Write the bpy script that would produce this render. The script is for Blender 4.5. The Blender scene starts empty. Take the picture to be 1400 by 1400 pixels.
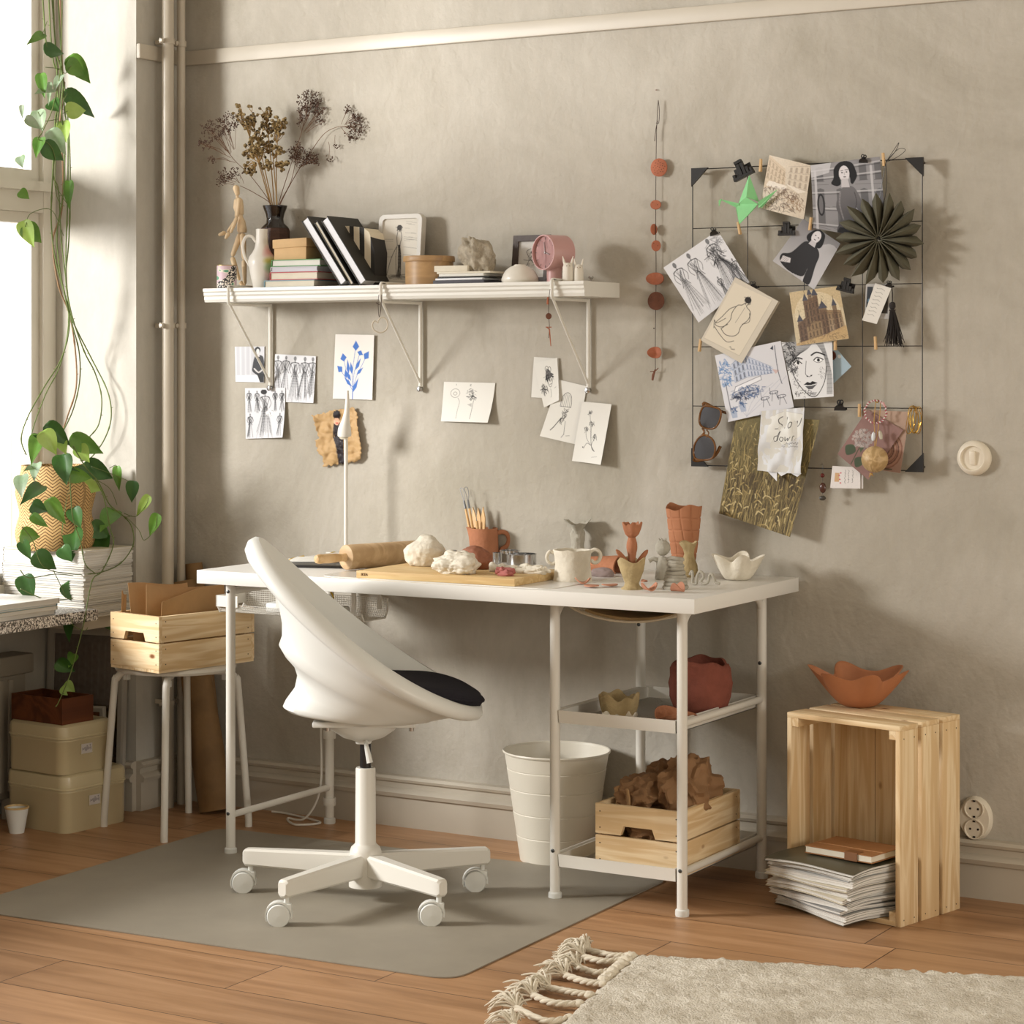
import bpy, bmesh, math, random
from mathutils import Vector, Matrix, noise
from mathutils.geometry import tessellate_polygon
PI=math.pi
scn=bpy.context.scene
COL=scn.collection
# ---------------- camera: a level view camera with shift ----------------
F,CX,YH,YAW=3106.7,645.5,495.6,-0.5388
CP=Vector((3.5837,-5.2482,1.2693))
SY,CYW=math.sin(YAW),math.cos(YAW)
RIGHT=Vector((CYW,-SY,0)); FWD=Vector((SY,CYW,0))
def ray(u,v):
    r=(u-CX)/F
    return Vector((SY+r*CYW,CYW-r*SY,-(v-YH)/F))
def onY(u,v,Y=0.0):
    d=ray(u,v); return CP+d*((Y-CP.y)/d.y)
def onX(u,v,X):
    d=ray(u,v); return CP+d*((X-CP.x)/d.x)
def onZ(u,v,Z=0.0):
    d=ray(u,v); return CP+d*((Z-CP.z)/d.z)
def sc(p):                       # metres per measured unit at the distance of p
    return (p-CP).dot(FWD)/F
def proj(p):
    d=p-CP; w=d.dot(FWD); return (CX+F*d.dot(RIGHT)/w, YH-F*d.z/w)
def foot(u,v,Z,r=0.0):           # centre of a round foot whose front touches (u,v)
    p=onZ(u,v,Z); return Vector((p.x+FWD.x*r,p.y+FWD.y*r,Z))
cd=bpy.data.cameras.new('camera'); cam=bpy.data.objects.new('camera',cd); COL.objects.link(cam)
cd.sensor_width=36; cd.lens=36*F/1400; cd.clip_start=0.05
cam.location=CP; cam.rotation_euler=(PI/2,0,-YAW)
cd.shift_x=(700-CX)/1400; cd.shift_y=(YH-700)/1400
scn.camera=cam
scn.view_settings.view_transform='Standard'; scn.view_settings.look='None'
scn.view_settings.gamma=1; scn.view_settings.use_curve_mapping=False
# ---------------- materials ----------------
def lin(h):
    h=h.lstrip('#'); o=[]
    for i in (0,2,4):
        c=int(h[i:i+2],16)/255
        o.append(c/12.92 if c<=.04045 else ((c+.055)/1.055)**2.4)
    return (*o,1)
class N:
    def __init__(s,name):
        s.m=bpy.data.materials.new(name); s.m.use_nodes=True
        s.t=s.m.node_tree; s.b=s.t.nodes['Principled BSDF']
    def n(s,t,**k):
        x=s.t.nodes.new(t)
        for a,b in k.items():
            if a in x.inputs: x.inputs[a].default_value=b
            else: setattr(x,a,b)
        return x
    def l(s,a,b): s.t.links.new(a,b)
    def co(s,scale=(1,1,1)):
        c=s.n('ShaderNodeTexCoord'); m=s.n('ShaderNodeMapping'); m.inputs['Scale'].default_value=scale
        s.l(c.outputs['Object'],m.inputs['Vector']); return m.outputs['Vector']
def mat(name,hx,rough=.55,var=0.0,vs=8,bump=0,bs=60,metal=0,spec=.5,hx2=None,det=4,stretch=(1,1,1),coat=0,sss=0):
    k=N(name); k.b.inputs['Roughness'].default_value=rough; k.b.inputs['Metallic'].default_value=metal
    k.b.inputs['Specular IOR Level'].default_value=spec
    if coat: k.b.inputs['Coat Weight'].default_value=coat
    c=lin(hx)
    if var or hx2:
        v=k.co(stretch)
        no=k.n('ShaderNodeTexNoise',Scale=vs,Detail=det,Roughness=.6); k.l(v,no.inputs['Vector'])
        r=k.n('ShaderNodeValToRGB'); k.l(no.outputs['Fac'],r.inputs['Fac'])
        r.color_ramp.elements[0].position=.32; r.color_ramp.elements[1].position=.68
        c2=lin(hx2) if hx2 else tuple(min(1,x*(1+var)) for x in c[:3])+(1,)
        c1=c if hx2 else tuple(x*(1-var) for x in c[:3])+(1,)
        r.color_ramp.elements[0].color=c1; r.color_ramp.elements[1].color=c2
        k.l(r.outputs['Color'],k.b.inputs['Base Color'])
    else: k.b.inputs['Base Color'].default_value=c
    if bump:
        v=k.co(stretch); no=k.n('ShaderNodeTexNoise',Scale=bs,Detail=5,Roughness=.65); k.l(v,no.inputs['Vector'])
        b=k.n('ShaderNodeBump',Strength=min(1,bump),Distance=.004); k.l(no.outputs['Fac'],b.inputs['Height']); k.l(b.outputs['Normal'],k.b.inputs['Normal'])
    return k.m
def wood(name,hx1,hx2,axis=0,scale=22,rough=.55,knots=True,dark='#7a4a22'):
    """pine: streaks along one axis plus a few knots"""
    k=N(name); k.b.inputs['Roughness'].default_value=rough; k.b.inputs['Specular IOR Level'].default_value=.3
    st=[1,1,1]; st[axis]=.07
    v=k.co(tuple(st))
    n1=k.n('ShaderNodeTexNoise',Scale=scale,Detail=3,Distortion=.6); k.l(v,n1.inputs['Vector'])
    mu=k.n('ShaderNodeMath',operation='MULTIPLY'); mu.inputs[1].default_value=9; k.l(n1.outputs['Fac'],mu.inputs[0])
    fr=k.n('ShaderNodeMath',operation='PINGPONG'); fr.inputs[1].default_value=1; k.l(mu.outputs[0],fr.inputs[0])
    st2=[1,1,1]; st2[axis]=.02
    n2=k.n('ShaderNodeTexNoise',Scale=260,Detail=2); k.l(k.co(tuple(st2)),n2.inputs['Vector'])
    ad=k.n('ShaderNodeMath',operation='MULTIPLY_ADD'); ad.inputs[1].default_value=.45; k.l(n2.outputs['Fac'],ad.inputs[0]); k.l(fr.outputs[0],ad.inputs[2])
    r=k.n('ShaderNodeValToRGB'); r.color_ramp.elements[0].position=.15; r.color_ramp.elements[1].position=1.0
    r.color_ramp.elements[0].color=lin(hx1); r.color_ramp.elements[1].color=lin(hx2); k.l(ad.outputs[0],r.inputs['Fac'])
    out=r.outputs['Color']
    if knots:
        st3=[1,1,1]; st3[axis]=.55
        vo=k.n('ShaderNodeTexVoronoi',Scale=9); k.l(k.co(tuple(st3)),vo.inputs['Vector'])
        r2=k.n('ShaderNodeValToRGB'); r2.color_ramp.elements[0].position=.035; r2.color_ramp.elements[1].position=.075
        r2.color_ramp.elements[0].color=(1,1,1,1); r2.color_ramp.elements[1].color=(0,0,0,1); k.l(vo.outputs['Distance'],r2.inputs['Fac'])
        mx=k.n('ShaderNodeMixRGB'); k.l(r2.outputs['Color'],mx.inputs['Fac']); k.l(out,mx.inputs['Color1']); mx.inputs['Color2'].default_value=lin(dark)
        out=mx.outputs['Color']
    k.l(out,k.b.inputs['Base Color'])
    return k.m
# ---------------- mesh builder ----------------
def catmull(P,n=6,closed=False):
    P=[Vector(p) for p in P]; m=len(P); out=[]
    rng=range(m if closed else m-1)
    for i in rng:
        if closed: a,b,c,d=P[(i-1)%m],P[i],P[(i+1)%m],P[(i+2)%m]
        else: a,b,c,d=P[max(i-1,0)],P[i],P[i+1],P[min(i+2,m-1)]
        for j in range(n):
            t=j/n
            out.append(.5*((2*b)+(c-a)*t+(2*a-5*b+4*c-d)*t*t+(3*b-a-3*c+d)*t**3))
    if not closed: out.append(P[-1])
    return out
class MB:
    def __init__(s): s.v=[]; s.f=[]; s.mi=[]; s.M=None
    def add(s,vs,fs,m=0):
        o=len(s.v)
        s.v+=[(s.M@Vector(p) if s.M else Vector(p)) for p in vs]
        s.f+=[tuple(i+o for i in f) for f in fs]; s.mi+=[m]*len(fs); return s
    def box(s,c,size,rot=None,bev=0.0,m=0,seg=2):
        x,y,z=[a/2 for a in size]; c=Vector(c)
        R=rot if isinstance(rot,Matrix) else (Matrix.Rotation(rot,3,'Z') if rot else Matrix.Identity(3))
        if bev<=0:
            vs=[R@Vector((i*x,j*y,k*z))+c for i in(-1,1) for j in(-1,1) for k in(-1,1)]
            return s.add(vs,[(0,1,3,2),(4,6,7,5),(0,4,5,1),(2,3,7,6),(0,2,6,4),(1,5,7,3)],m)
        bm=bmesh.new(); bmesh.ops.create_cube(bm,size=1)
        for v in bm.verts: v.co=Vector((v.co.x*2*x,v.co.y*2*y,v.co.z*2*z))
        bmesh.ops.bevel(bm,geom=bm.edges[:],offset=bev,segments=seg,profile=.5,affect='EDGES')
        s.bm(bm,R,c,m); return s
    def bm(s,bm,R=None,c=(0,0,0),m=0):
        R=R or Matrix.Identity(3); c=Vector(c); bm.verts.index_update()
        s.add([R@v.co+c for v in bm.verts],[tuple(v.index for v in f.verts) for f in bm.faces],m); bm.free()
    def b2(s,a,b,**k):           # box from two corners
        a=Vector(a);b=Vector(b); d=b-a
        return s.box((a+b)/2,(abs(d.x),abs(d.y),abs(d.z)),**k)
    def tube(s,P,r,n=8,m=0,closed=False,cap=True,flat=1.0):
        P=[Vector(p) for p in P]; K=len(P)
        rs=r if isinstance(r,(list,tuple)) else [r]*K
        T=[]
        for i in range(K):
            a=P[(i-1)%K] if (closed or i>0) else P[i]; b=P[(i+1)%K] if (closed or i<K-1) else P[i]
            d=(b-a); T.append(d.normalized() if d.length>1e-9 else Vector((0,0,1)))
        up=Vector((0,0,1)) if abs(T[0].z)<.9 else Vector((1,0,0))
        nrm=(up-T[0]*up.dot(T[0])).normalized(); vs=[]
        for i in range(K):
            nrm=(nrm-T[i]*nrm.dot(T[i])); nrm=nrm.normalized() if nrm.length>1e-6 else Vector((1,0,0))
            bi=T[i].cross(nrm)
            for j in range(n):
                a=2*PI*j/n; vs.append(P[i]+(nrm*math.cos(a)+bi*math.sin(a)*flat)*rs[i])
        fs=[]
        for i in range(K if closed else K-1):
            i2=(i+1)%K
            for j in range(n):
                j2=(j+1)%n; fs.append((i*n+j,i*n+j2,i2*n+j2,i2*n+j))
        if not closed and cap:
            fs.append(tuple(reversed(range(n)))); fs.append(tuple((K-1)*n+j for j in range(n)))
        return s.add(vs,fs,m)
    def cyl(s,a,b,r,r2=None,n=20,m=0): return s.tube([a,b],[r,r if r2 is None else r2],n=n,m=m)
    def lathe(s,prof,c=(0,0,0),n=32,m=0,fn=None,R=None,close=False):
        c=Vector(c); vs=[]; K=len(prof)
        for (r,z) in prof:
            for j in range(n):
                a=2*PI*j/n; rr,zz=(r,z) if fn is None else fn(r,z,a)
                p=Vector((rr*math.cos(a),rr*math.sin(a),zz)); vs.append((R@p if R else p)+c)
        fs=[]
        for i in range(K if close else K-1):
            i2=(i+1)%K
            for j in range(n):
                j2=(j+1)%n; fs.append((i*n+j,i*n+j2,i2*n+j2,i2*n+j))
        if not close:
            if prof[0][0]>1e-5: fs.append(tuple(reversed(range(n))))
            if prof[-1][0]>1e-5: fs.append(tuple((K-1)*n+j for j in range(n)))
        return s.add(vs,fs,m)
    def loft(s,rings,m=0,closed=True,cap0=False,cap1=False,loop=False):
        n=len(rings[0]); vs=[Vector(p) for r in rings for p in r]; fs=[]; K=len(rings)
        for i in range(K if loop else K-1):
            i2=(i+1)%K
            for j in range(n if closed else n-1):
                j2=(j+1)%n; fs.append((i*n+j,i*n+j2,i2*n+j2,i2*n+j))
        if cap0: fs.append(tuple(reversed(range(n))))
        if cap1: fs.append(tuple((K-1)*n+j for j in range(n)))
        return s.add(vs,fs,m)
    def sheet(s,fn,nu,nv,th=0.0,m=0,mback=None):
        P=[[Vector(fn(i/nu,j/nv)) for i in range(nu+1)] for j in range(nv+1)]
        def nr(i,j):
            a=P[j][min(i+1,nu)]-P[j][max(i-1,0)]; b=P[min(j+1,nv)][i]-P[max(j-1,0)][i]
            c=a.cross(b); return c.normalized() if c.length>1e-12 else Vector((0,-1,0))
        vs=[P[j][i] for j in range(nv+1) for i in range(nu+1)]; W=nu+1; fs=[]
        for j in range(nv):
            for i in range(nu): fs.append((j*W+i,j*W+i+1,(j+1)*W+i+1,(j+1)*W+i))
        if th<=0: return s.add(vs,fs,m)
        o=len(vs); bk=[P[j][i]-nr(i,j)*th for j in range(nv+1) for i in range(nu+1)]
        s.add(vs,fs,m); base=len(s.v)-o
        fb=[tuple(reversed(f)) for f in fs]; b0=len(s.v)
        s.add(bk,fb,m if mback is None else mback)
        per=[i for i in range(W)]+[j*W+nu for j in range(1,nv+1)]+[nv*W+i for i in range(nu-1,-1,-1)]+[j*W for j in range(nv-1,0,-1)]
        for a,b in zip(per,per[1:]+per[:1]): s.f.append((base+b,base+a,b0+a,b0+b)); s.mi.append(m if mback is None else mback)
        return s
    def prism(s,pts,d,m=0):      # polygon pts (3d, planar) extruded by vector d
        pts=[Vector(p) for p in pts]; d=Vector(d); n=len(pts)
        tri=tessellate_polygon([pts]); fs=[tuple(t) for t in tri]+[tuple(i+n for i in reversed(t)) for t in tri]
        fs+=[(i,(i+1)%n,(i+1)%n+n,i+n) for i in range(n)]
        return s.add(pts+[p+d for p in pts],fs,m)
    def blob(s,c,rad,seed=0,amp=.2,freq=2.0,sub=4,m=0,flat=True,rot=0,crease=0):
        bm=bmesh.new(); bmesh.ops.create_icosphere(bm,subdivisions=sub,radius=1)
        R=Matrix.Rotation(rot,3,'Z'); off=Vector((seed*7.3,seed*3.1,seed*1.7))
        for v in bm.verts:
            d=v.co.normalized(); k=1+amp*noise.fractal(d*freq+off,1.0,2.0,4)
            if crease:
                cc=noise.cell(d*2.2+off); k-=crease*abs(noise.noise(d*4+off*1.3))**.5*.6
                k+=crease*.3
            p=d*k; p=Vector((p.x*rad[0],p.y*rad[1],p.z*rad[2]))
            if flat and p.z<-rad[2]*.62: p.z=-rad[2]*.62
            v.co=p
        s.bm(bm,R,c,m); return s
    def fillets(s): return s
    def build(s,name,mats,parent=None,loc=None,world=True,sharp=40,flat=False):
        me=bpy.data.meshes.new(name)
        if parent is not None:
            inv=(Matrix.Translation(parent.location)@parent.rotation_euler.to_matrix().to_4x4())
            q=parent.parent
            if q is not None: inv=(Matrix.Translation(q.location)@q.rotation_euler.to_matrix().to_4x4())@inv
            inv=inv.inverted() if world else Matrix.Identity(4)
        else:
            inv=Matrix.Translation(-Vector(loc)) if (loc is not None and world) else Matrix.Identity(4)
        me.from_pydata([inv@p for p in s.v],[],s.f)
        if not isinstance(mats,(list,tuple)): mats=[mats]
        for k in mats: me.materials.append(k)
        me.polygons.foreach_set('material_index',s.mi)
        if not flat:
            me.polygons.foreach_set('use_smooth',[True]*len(me.polygons)); me.set_sharp_from_angle(angle=math.radians(sharp))
        me.update()
        o=bpy.data.objects.new(name,me); COL.objects.link(o)
        if parent is not None: o.parent=parent
        elif loc is not None: o.location=loc
        return o
def tag(o,label=None,cat=None,group=None,kind=None):
    if label:o['label']=label
    if cat:o['category']=cat
    if group:o['group']=group
    if kind:o['kind']=kind
    return o
def thing(name,label,cat,loc=(0,0,0),rz=0,group=None):
    o=bpy.data.objects.new(name,None); COL.objects.link(o); o.location=loc; o.rotation_euler=(0,0,rz)
    o.empty_display_size=.05
    return tag(o,label,cat,group)
def dup(o,loc=None,rz=None,label=None,parent=None,group=None):
    c=o.copy(); COL.objects.link(c)
    if parent is not None: c.parent=parent
    if loc is not None: c.location=loc
    if rz is not None: c.rotation_euler=(0,0,rz)
    if label: c['label']=label
    if group: c['group']=group
    for ch in list(o.children): dup(ch,parent=c)
    return c
def struct(name,mb,m,**k): return tag(mb.build(name,m,**k),kind='structure')
rnd=random.Random(7)
def jit(a): return rnd.uniform(-a,a)
# ---------- common materials ----------
WHITE=mat('white_paint','#dedbd2',.35,spec=.4)
WHITEM=mat('white_powder_coat','#d9d5cb',.4,spec=.4)
PLAST=mat('white_plastic','#d8d8d2',.38,spec=.45)
DARK=mat('black_metal','#1d1b1a',.4)
BLACKP=mat('black_plastic','#211f1e',.3)
INK=mat('ink','#3a3736',.8)
INKD=mat('dark_ink','#1b1a1a',.8)
GREY1=mat('grey_wash','#8a8886',.8)
GREY2=mat('light_grey_wash','#bcbab8',.8)
GREY3=mat('dark_grey_wash','#4b4949',.8)
PAPER=mat('white_paper','#dcd9d0',.8,var=.02,vs=30,spec=.2)
PAPERC=mat('cream_paper','#d9d1bf',.8,var=.03,vs=30,spec=.2)
PAPERP=mat('photo_paper','#dddde0',.5,spec=.3)
KRAFT=mat('kraft_paper','#b08c62',.8,var=.08,vs=12,bump=.3,bs=40)
TERRA=mat('terracotta_clay','#a87153',.85,var=.1,vs=25,bump=.7,bs=70,spec=.2)
TERRAR=mat('red_clay','#8c5544',.85,var=.12,vs=25,bump=.5,bs=60,spec=.2)
TERRAB=mat('brown_red_clay','#8f5d47',.7,var=.1,vs=25,bump=.3,bs=60,spec=.25)
CLAYW=mat('white_clay','#d9d1c0',.8,var=.06,vs=25,bump=.8,bs=55,spec=.2)
CLAYG=mat('grey_clay','#a8a294',.85,var=.08,vs=30,bump=.8,bs=90,spec=.2)
CLAYY=mat('ochre_clay','#ab9770',.9,var=.12,vs=40,bump=.7,bs=120,spec=.15)
PINE_X=wood('pine_along_x','#e8d2ac','#d3b487',0)
PINE_Y=wood('pine_along_y','#e8d2ac','#d3b487',1)
PINE_Z=wood('pine_along_z','#e8d2ac','#d3b487',2)
BEECH=wood('beech_wood','#d9b98c','#c4a070',2,scale=14,knots=False)
CHROME=mat('polished_steel','#c8c8c8',.18,metal=1)
KEY,WS,FILL,FR_,SIDE,EXPO=245.0,1.5,.42,.9,26.0,.3
# ================= SETTING =================
XC=-0.535; YR=-0.213; XW=-0.86
def plaster(name,h1,h2,h3,str_=.35):
    k=N(name); k.b.inputs['Roughness'].default_value=.75; k.b.inputs['Specular IOR Level'].default_value=.25
    v=k.co((1,1,.8))
    n1=k.n('ShaderNodeTexNoise',Scale=1.6,Detail=7,Roughness=.62,Distortion=1.2); k.l(v,n1.inputs['Vector'])
    r=k.n('ShaderNodeValToRGB'); e=r.color_ramp.elements
    e[0].position=.3; e[0].color=lin(h1); e[1].position=.72; e[1].color=lin(h3); x=e.new(.5); x.color=lin(h2)
    k.l(n1.outputs['Fac'],r.inputs['Fac'])
    n2=k.n('ShaderNodeTexNoise',Scale=26,Detail=6,Roughness=.75); k.l(k.co((1,1,.45)),n2.inputs['Vector'])
    r2=k.n('ShaderNodeValToRGB'); r2.color_ramp.elements[0].position=.3; r2.color_ramp.elements[1].position=.75
    r2.color_ramp.elements[0].color=(.9,.9,.9,1); r2.color_ramp.elements[1].color=(1.04,1.04,1.04,1)
    k.l(n2.outputs['Fac'],r2.inputs['Fac'])
    mx=k.n('ShaderNodeMixRGB',blend_type='MULTIPLY',Fac=.8); k.l(r.outputs['Color'],mx.inputs['Color1']); k.l(r2.outputs['Color'],mx.inputs['Color2'])
    k.l(mx.outputs['Color'],k.b.inputs['Base Color'])
    w=k.n('ShaderNodeTexWave',Scale=5,Distortion=14,Detail=4); w.inputs['Detail Scale'].default_value=2.2; k.l(k.co((1,1,1)),w.inputs['Vector'])
    n3=k.n('ShaderNodeTexNoise',Scale=90,Detail=5); k.l(k.co(),n3.inputs['Vector'])
    ad=k.n('ShaderNodeMath',operation='MULTIPLY_ADD'); ad.inputs[1].default_value=.35; k.l(w.outputs['Fac'],ad.inputs[0]); k.l(n3.outputs['Fac'],ad.inputs[2])
    b=k.n('ShaderNodeBump',Strength=str_,Distance=.004); k.l(ad.outputs[0],b.inputs['Height']); k.l(b.outputs['Normal'],k.b.inputs['Normal'])
    return k.m
WALL=plaster('limewash_plaster','#a29b8c','#b2ab9e','#bfb9ad')
WALLP=plaster('painted_reveal','#b4afa4','#bab5aa','#c0bbb1',.15)
TRIM=mat('painted_trim','#b9b0a0',.45,var=.03,vs=6)
CEIL=mat('ceiling_paint','#d6d2c8',.8)
# floor planks along X
def floor_mat():
    k=N('oiled_pine_floor'); k.b.inputs['Roughness'].default_value=.42; k.b.inputs['Specular IOR Level'].default_value=.35
    geo=k.n('ShaderNodeTexCoord'); sep=k.n('ShaderNodeSeparateXYZ'); k.l(geo.outputs['Object'],sep.inputs[0])
    PW=.2
    def math_(op,a,b=None,c=None):
        x=k.n('ShaderNodeMath',operation=op)
        for i,q in enumerate((a,b,c)):
            if q is None: continue
            if isinstance(q,(int,float)): x.inputs[i].default_value=q
            else: k.l(q,x.inputs[i])
        return x.outputs[0]
    yy=math_('DIVIDE',math_('ADD',sep.outputs[1],.152),PW)
    idx=math_('FLOOR',yy); fy=math_('FRACT',yy)
    wn=k.n('ShaderNodeTexWhiteNoise',noise_dimensions='1D'); k.l(idx,wn.inputs['W'])
    xs=math_('ADD',sep.outputs[0],math_('MULTIPLY',wn.outputs['Value'],1.7))
    xx=math_('DIVIDE',xs,1.9); ix=math_('FLOOR',xx); fx=math_('FRACT',xx)
    cmb=k.n('ShaderNodeCombineXYZ'); k.l(math_('MULTIPLY',xs,.09),cmb.inputs[0]); k.l(math_('ADD',sep.outputs[1],math_('MULTIPLY',idx,3.7)),cmb.inputs[1]); k.l(ix,cmb.inputs[2])
    n1=k.n('ShaderNodeTexNoise',Scale=16,Detail=5,Distortion=.8,Roughness=.6); k.l(cmb.outputs[0],n1.inputs['Vector'])
    r=k.n('ShaderNodeValToRGB'); e=r.color_ramp.elements; e[0].position=.25; e[0].color=lin('#8a6443'); e[1].position=.75; e[1].color=lin('#c09772'); q=e.new(.5); q.color=lin('#ab825c')
    k.l(n1.outputs['Fac'],r.inputs['Fac'])
    wn2=k.n('ShaderNodeTexWhiteNoise',noise_dimensions='2D'); cm2=k.n('ShaderNodeCombineXYZ'); k.l(idx,cm2.inputs[0]); k.l(ix,cm2.inputs[1]); k.l(cm2.outputs[0],wn2.inputs['Vector'])
    tone=math_('MULTIPLY_ADD',wn2.outputs['Value'],.3,.82)
    # knots
    vo=k.n('ShaderNodeTexVoronoi',Scale=3.2); cm3=k.n('ShaderNodeCombineXYZ'); k.l(math_('MULTIPLY',sep.outputs[0],.6),cm3.inputs[0]); k.l(math_('MULTIPLY',sep.outputs[1],1.5),cm3.inputs[1]); k.l(cm3.outputs[0],vo.inputs['Vector'])
    kn=math_('LESS_THAN',vo.outputs['Distance'],.045)
    gap=math_('MAXIMUM',math_('LESS_THAN',fy,.014),math_('LESS_THAN',fx,.0014))
    m1=k.n('ShaderNodeMixRGB',blend_type='MULTIPLY',Fac=1); k.l(r.outputs['Color'],m1.inputs['Color1']); k.l(tone,m1.inputs['Color2'])
    m2=k.n('ShaderNodeMixRGB'); k.l(math_('MULTIPLY',kn,.6),m2.inputs['Fac']); k.l(m1.outputs[0],m2.inputs['Color1']); m2.inputs['Color2'].default_value=lin('#4a2c18')
    m3=k.n('ShaderNodeMixRGB'); k.l(math_('MULTIPLY',gap,.85),m3.inputs['Fac']); k.l(m2.outputs[0],m3.inputs['Color1']); m3.inputs['Color2'].default_value=lin('#2e1c10')
    k.l(m3.outputs[0],k.b.inputs['Base Color'])
    b=k.n('ShaderNodeBump',Strength=.25,Distance=.003); h=math_('SUBTRACT',math_('MULTIPLY',n1.outputs['Fac'],.4),gap); k.l(h,b.inputs['Height']); k.l(b.outputs['Normal'],k.b.inputs['Normal'])
    return k.m
FLOOR=floor_mat()
struct('floor',MB().b2((-1.2,-6.5,-.05),(4.6,.1,0)),FLOOR)
struct('wall_back',MB().b2((-1.2,0,0),(4.6,.12,2.95)),WALL)
struct('ceiling',MB().b2((-1.2,-6.5,2.95),(4.6,.12,3.0)),CEIL)
# window wall (left): corner pier, recess back under the sill, lintel, far pier
YE=-3.1    # near end of the wide window niche
wl=MB()
wl.b2((-1.0,YR,0),(XC,0,2.95)); wl.b2((-1.0,-6.5,0),(XC,YE,2.95)); wl.b2((-1.0,YE,2.72),(XC,YR,2.95))
wl.b2((-1.0,YE,0),(XW+.03,YR,.555))
struct('wall_left',wl,WALLP)
# moulded baseboard profile (z, projection)
PR=[(0,.018),(.083,.018),(.083,.026),(.094,.03),(.101,.024),(.106,.014),(.12,.014),(.124,.022),(.131,.025),(.138,.019),(.14,.006),(.14,0),(0,0)]
def base(name,p,q,nrm):
    m=MB(); a=[Vector((p[0]+nrm[0]*d,p[1]+nrm[1]*d,z)) for z,d in PR]; b=[Vector((q[0]+nrm[0]*d,q[1]+nrm[1]*d,z)) for z,d in PR]
    m.loft([a,b],cap0=True,cap1=True); return struct(name,m,TRIM,sharp=30)
base('baseboard_back',(XC,0),(4.6,0),(0,-1))
base('baseboard_left',(XC,0),(XC,YR),(1,0))
base('baseboard_niche',(XC,YR),(XW+.03,YR),(0,-1))
base('baseboard_left_near',(XC,YE),(XC,-6.5),(1,0))
struct('trim_1',MB().box(((4.6+XC)/2,-.007,2.152),(4.6-XC,.014,.042),bev=.003),TRIM)
struct('trim_2',MB().box((XC+.007,YR/2,2.152),(.014,-YR,.042),bev=.003),TRIM)
# stone sill
def granite():
    k=N('speckled_granite'); k.b.inputs['Roughness'].default_value=.35
    vo=k.n('ShaderNodeTexVoronoi',Scale=260); k.l(k.co(),vo.inputs['Vector'])
    sp=k.n('ShaderNodeSeparateColor'); k.l(vo.outputs['Color'],sp.inputs[0])
    r=k.n('ShaderNodeValToRGB'); r.color_ramp.interpolation='CONSTANT'; e=r.color_ramp.elements
    e[0].position=0; e[0].color=lin('#3c3836'); e[1].position=.3; e[1].color=lin('#86807b'); a=e.new(.55); a.color=lin('#c9c3bd'); a=e.new(.85); a.color=lin('#e4e0da')
    k.l(sp.outputs[0],r.inputs['Fac']); k.l(r.outputs[0],k.b.inputs['Base Color']); return k.m
GRAN=granite()
struct('trim_3',MB().b2((XW,YE,.562),(-.50,-.42,.592)),GRAN)          # granite sill slab
ss=MB(); ss.b2((XW,-.42,.53),(XC-.02,YR,.562)); struct('trim_4',ss,TRIM)
# window: frame, mullions, transom and panes
FR=mat('window_frame_paint','#cfc9bc',.4)
GL=N('window_glass'); GL.t.nodes.remove(GL.b); tr=GL.n('ShaderNodeBsdfTransparent'); gl=GL.n('ShaderNodeBsdfGlossy',Roughness=.02); mx=GL.n('ShaderNodeMixShader'); mx.inputs[0].default_value=.06
GL.l(tr.outputs[0],mx.inputs[1]); GL.l(gl.outputs[0],mx.inputs[2]); GL.l(mx.outputs[0],GL.t.nodes['Material Output'].inputs['Surface'])
wf=MB(); Z0,Z1=.592,2.72
y0=YR; 
wf.b2((XW-.03,y0-.055,Z0),(XW+.03,y0,Z1),bev=.004); wf.b2((XW-.03,YE,Z0),(XW+.03,YE+.055,Z1),bev=.004)
ya,yb_=YE+.056,y0-.056; wf.b2((XW-.029,ya,Z1-.05),(XW+.029,yb_,Z1)); wf.b2((XW-.029,ya,Z0),(XW+.029,yb_,Z0+.05))
wf.b2((XW-.029,ya,1.70),(XW+.029,yb_,1.79)); wf.b2((XW+.0295,ya,1.76),(XW+.05,y0-.03,1.785))
win=struct('window_1',wf,FR)
for (a,b) in ((-.268,-.95),(-.95,-1.65),(-1.65,-2.35),(-2.35,YE+.055)):
    for (z0,z1) in ((Z0+.05,1.70),(1.79,Z1-.05)):
        c=MB(); t=.032
        q1,q2=XW-.02,XW+.012; rc_=lambda x,e:[(x,b+e,z0+e),(x,a-e,z0+e),(x,a-e,z1-e),(x,b+e,z1-e)]; c.loft([rc_(q1,.0005),rc_(q2,.0005),rc_(q2,t),rc_(q1,t)],loop=True)
        cs=tag(c.build('casement',FR,win),kind='structure')
        g=MB(); g.b2((XW-.006,b+t,z0+t),(XW-.002,a-t,z1-t)); tag(g.build('pane',GL.m,win),kind='structure')
# two heating pipes with clamps
PIPE=mat('pipe_paint','#b5ab9a',.35)
def pipe(u0,u1,x,lab):
    yc=(onX(u0,500,x).y+onX(u1,500,x).y)/2; r=abs(onX(u0,500,x).y-onX(u1,500,x).y)*.40
    loc=Vector((x,yc,0)); t=thing('heating_pipe',lab,'pipe',loc)
    MB().cyl((x,yc,0),(x,yc,2.95),r,n=24).build('pipe_tube',PIPE,t)
    for z in (2.185,1.375,.30):
        c=MB(); c.lathe([(r+.0005,-.008),(r+.003,-.008),(r+.003,.008),(r+.0005,.008)],(x,yc,z),n=24,close=True)
        c.box((x-.028,yc,z),(.03,.008,.012)); c.cyl((x-.004,yc-r-.012,z),(x+.006,yc-r-.012,z),.0065,n=6); c.box((x-.002,yc-r-.006,z),(.003,.02,.014))
        c.build('pipe_clamp',PIPE,t)
pipe(223,236,-.488,'thicker painted heating pipe rising by the corner, nearer the window')
pipe(243,252,-.488,'thinner painted heating pipe rising in the corner, right of the thicker one')
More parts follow.
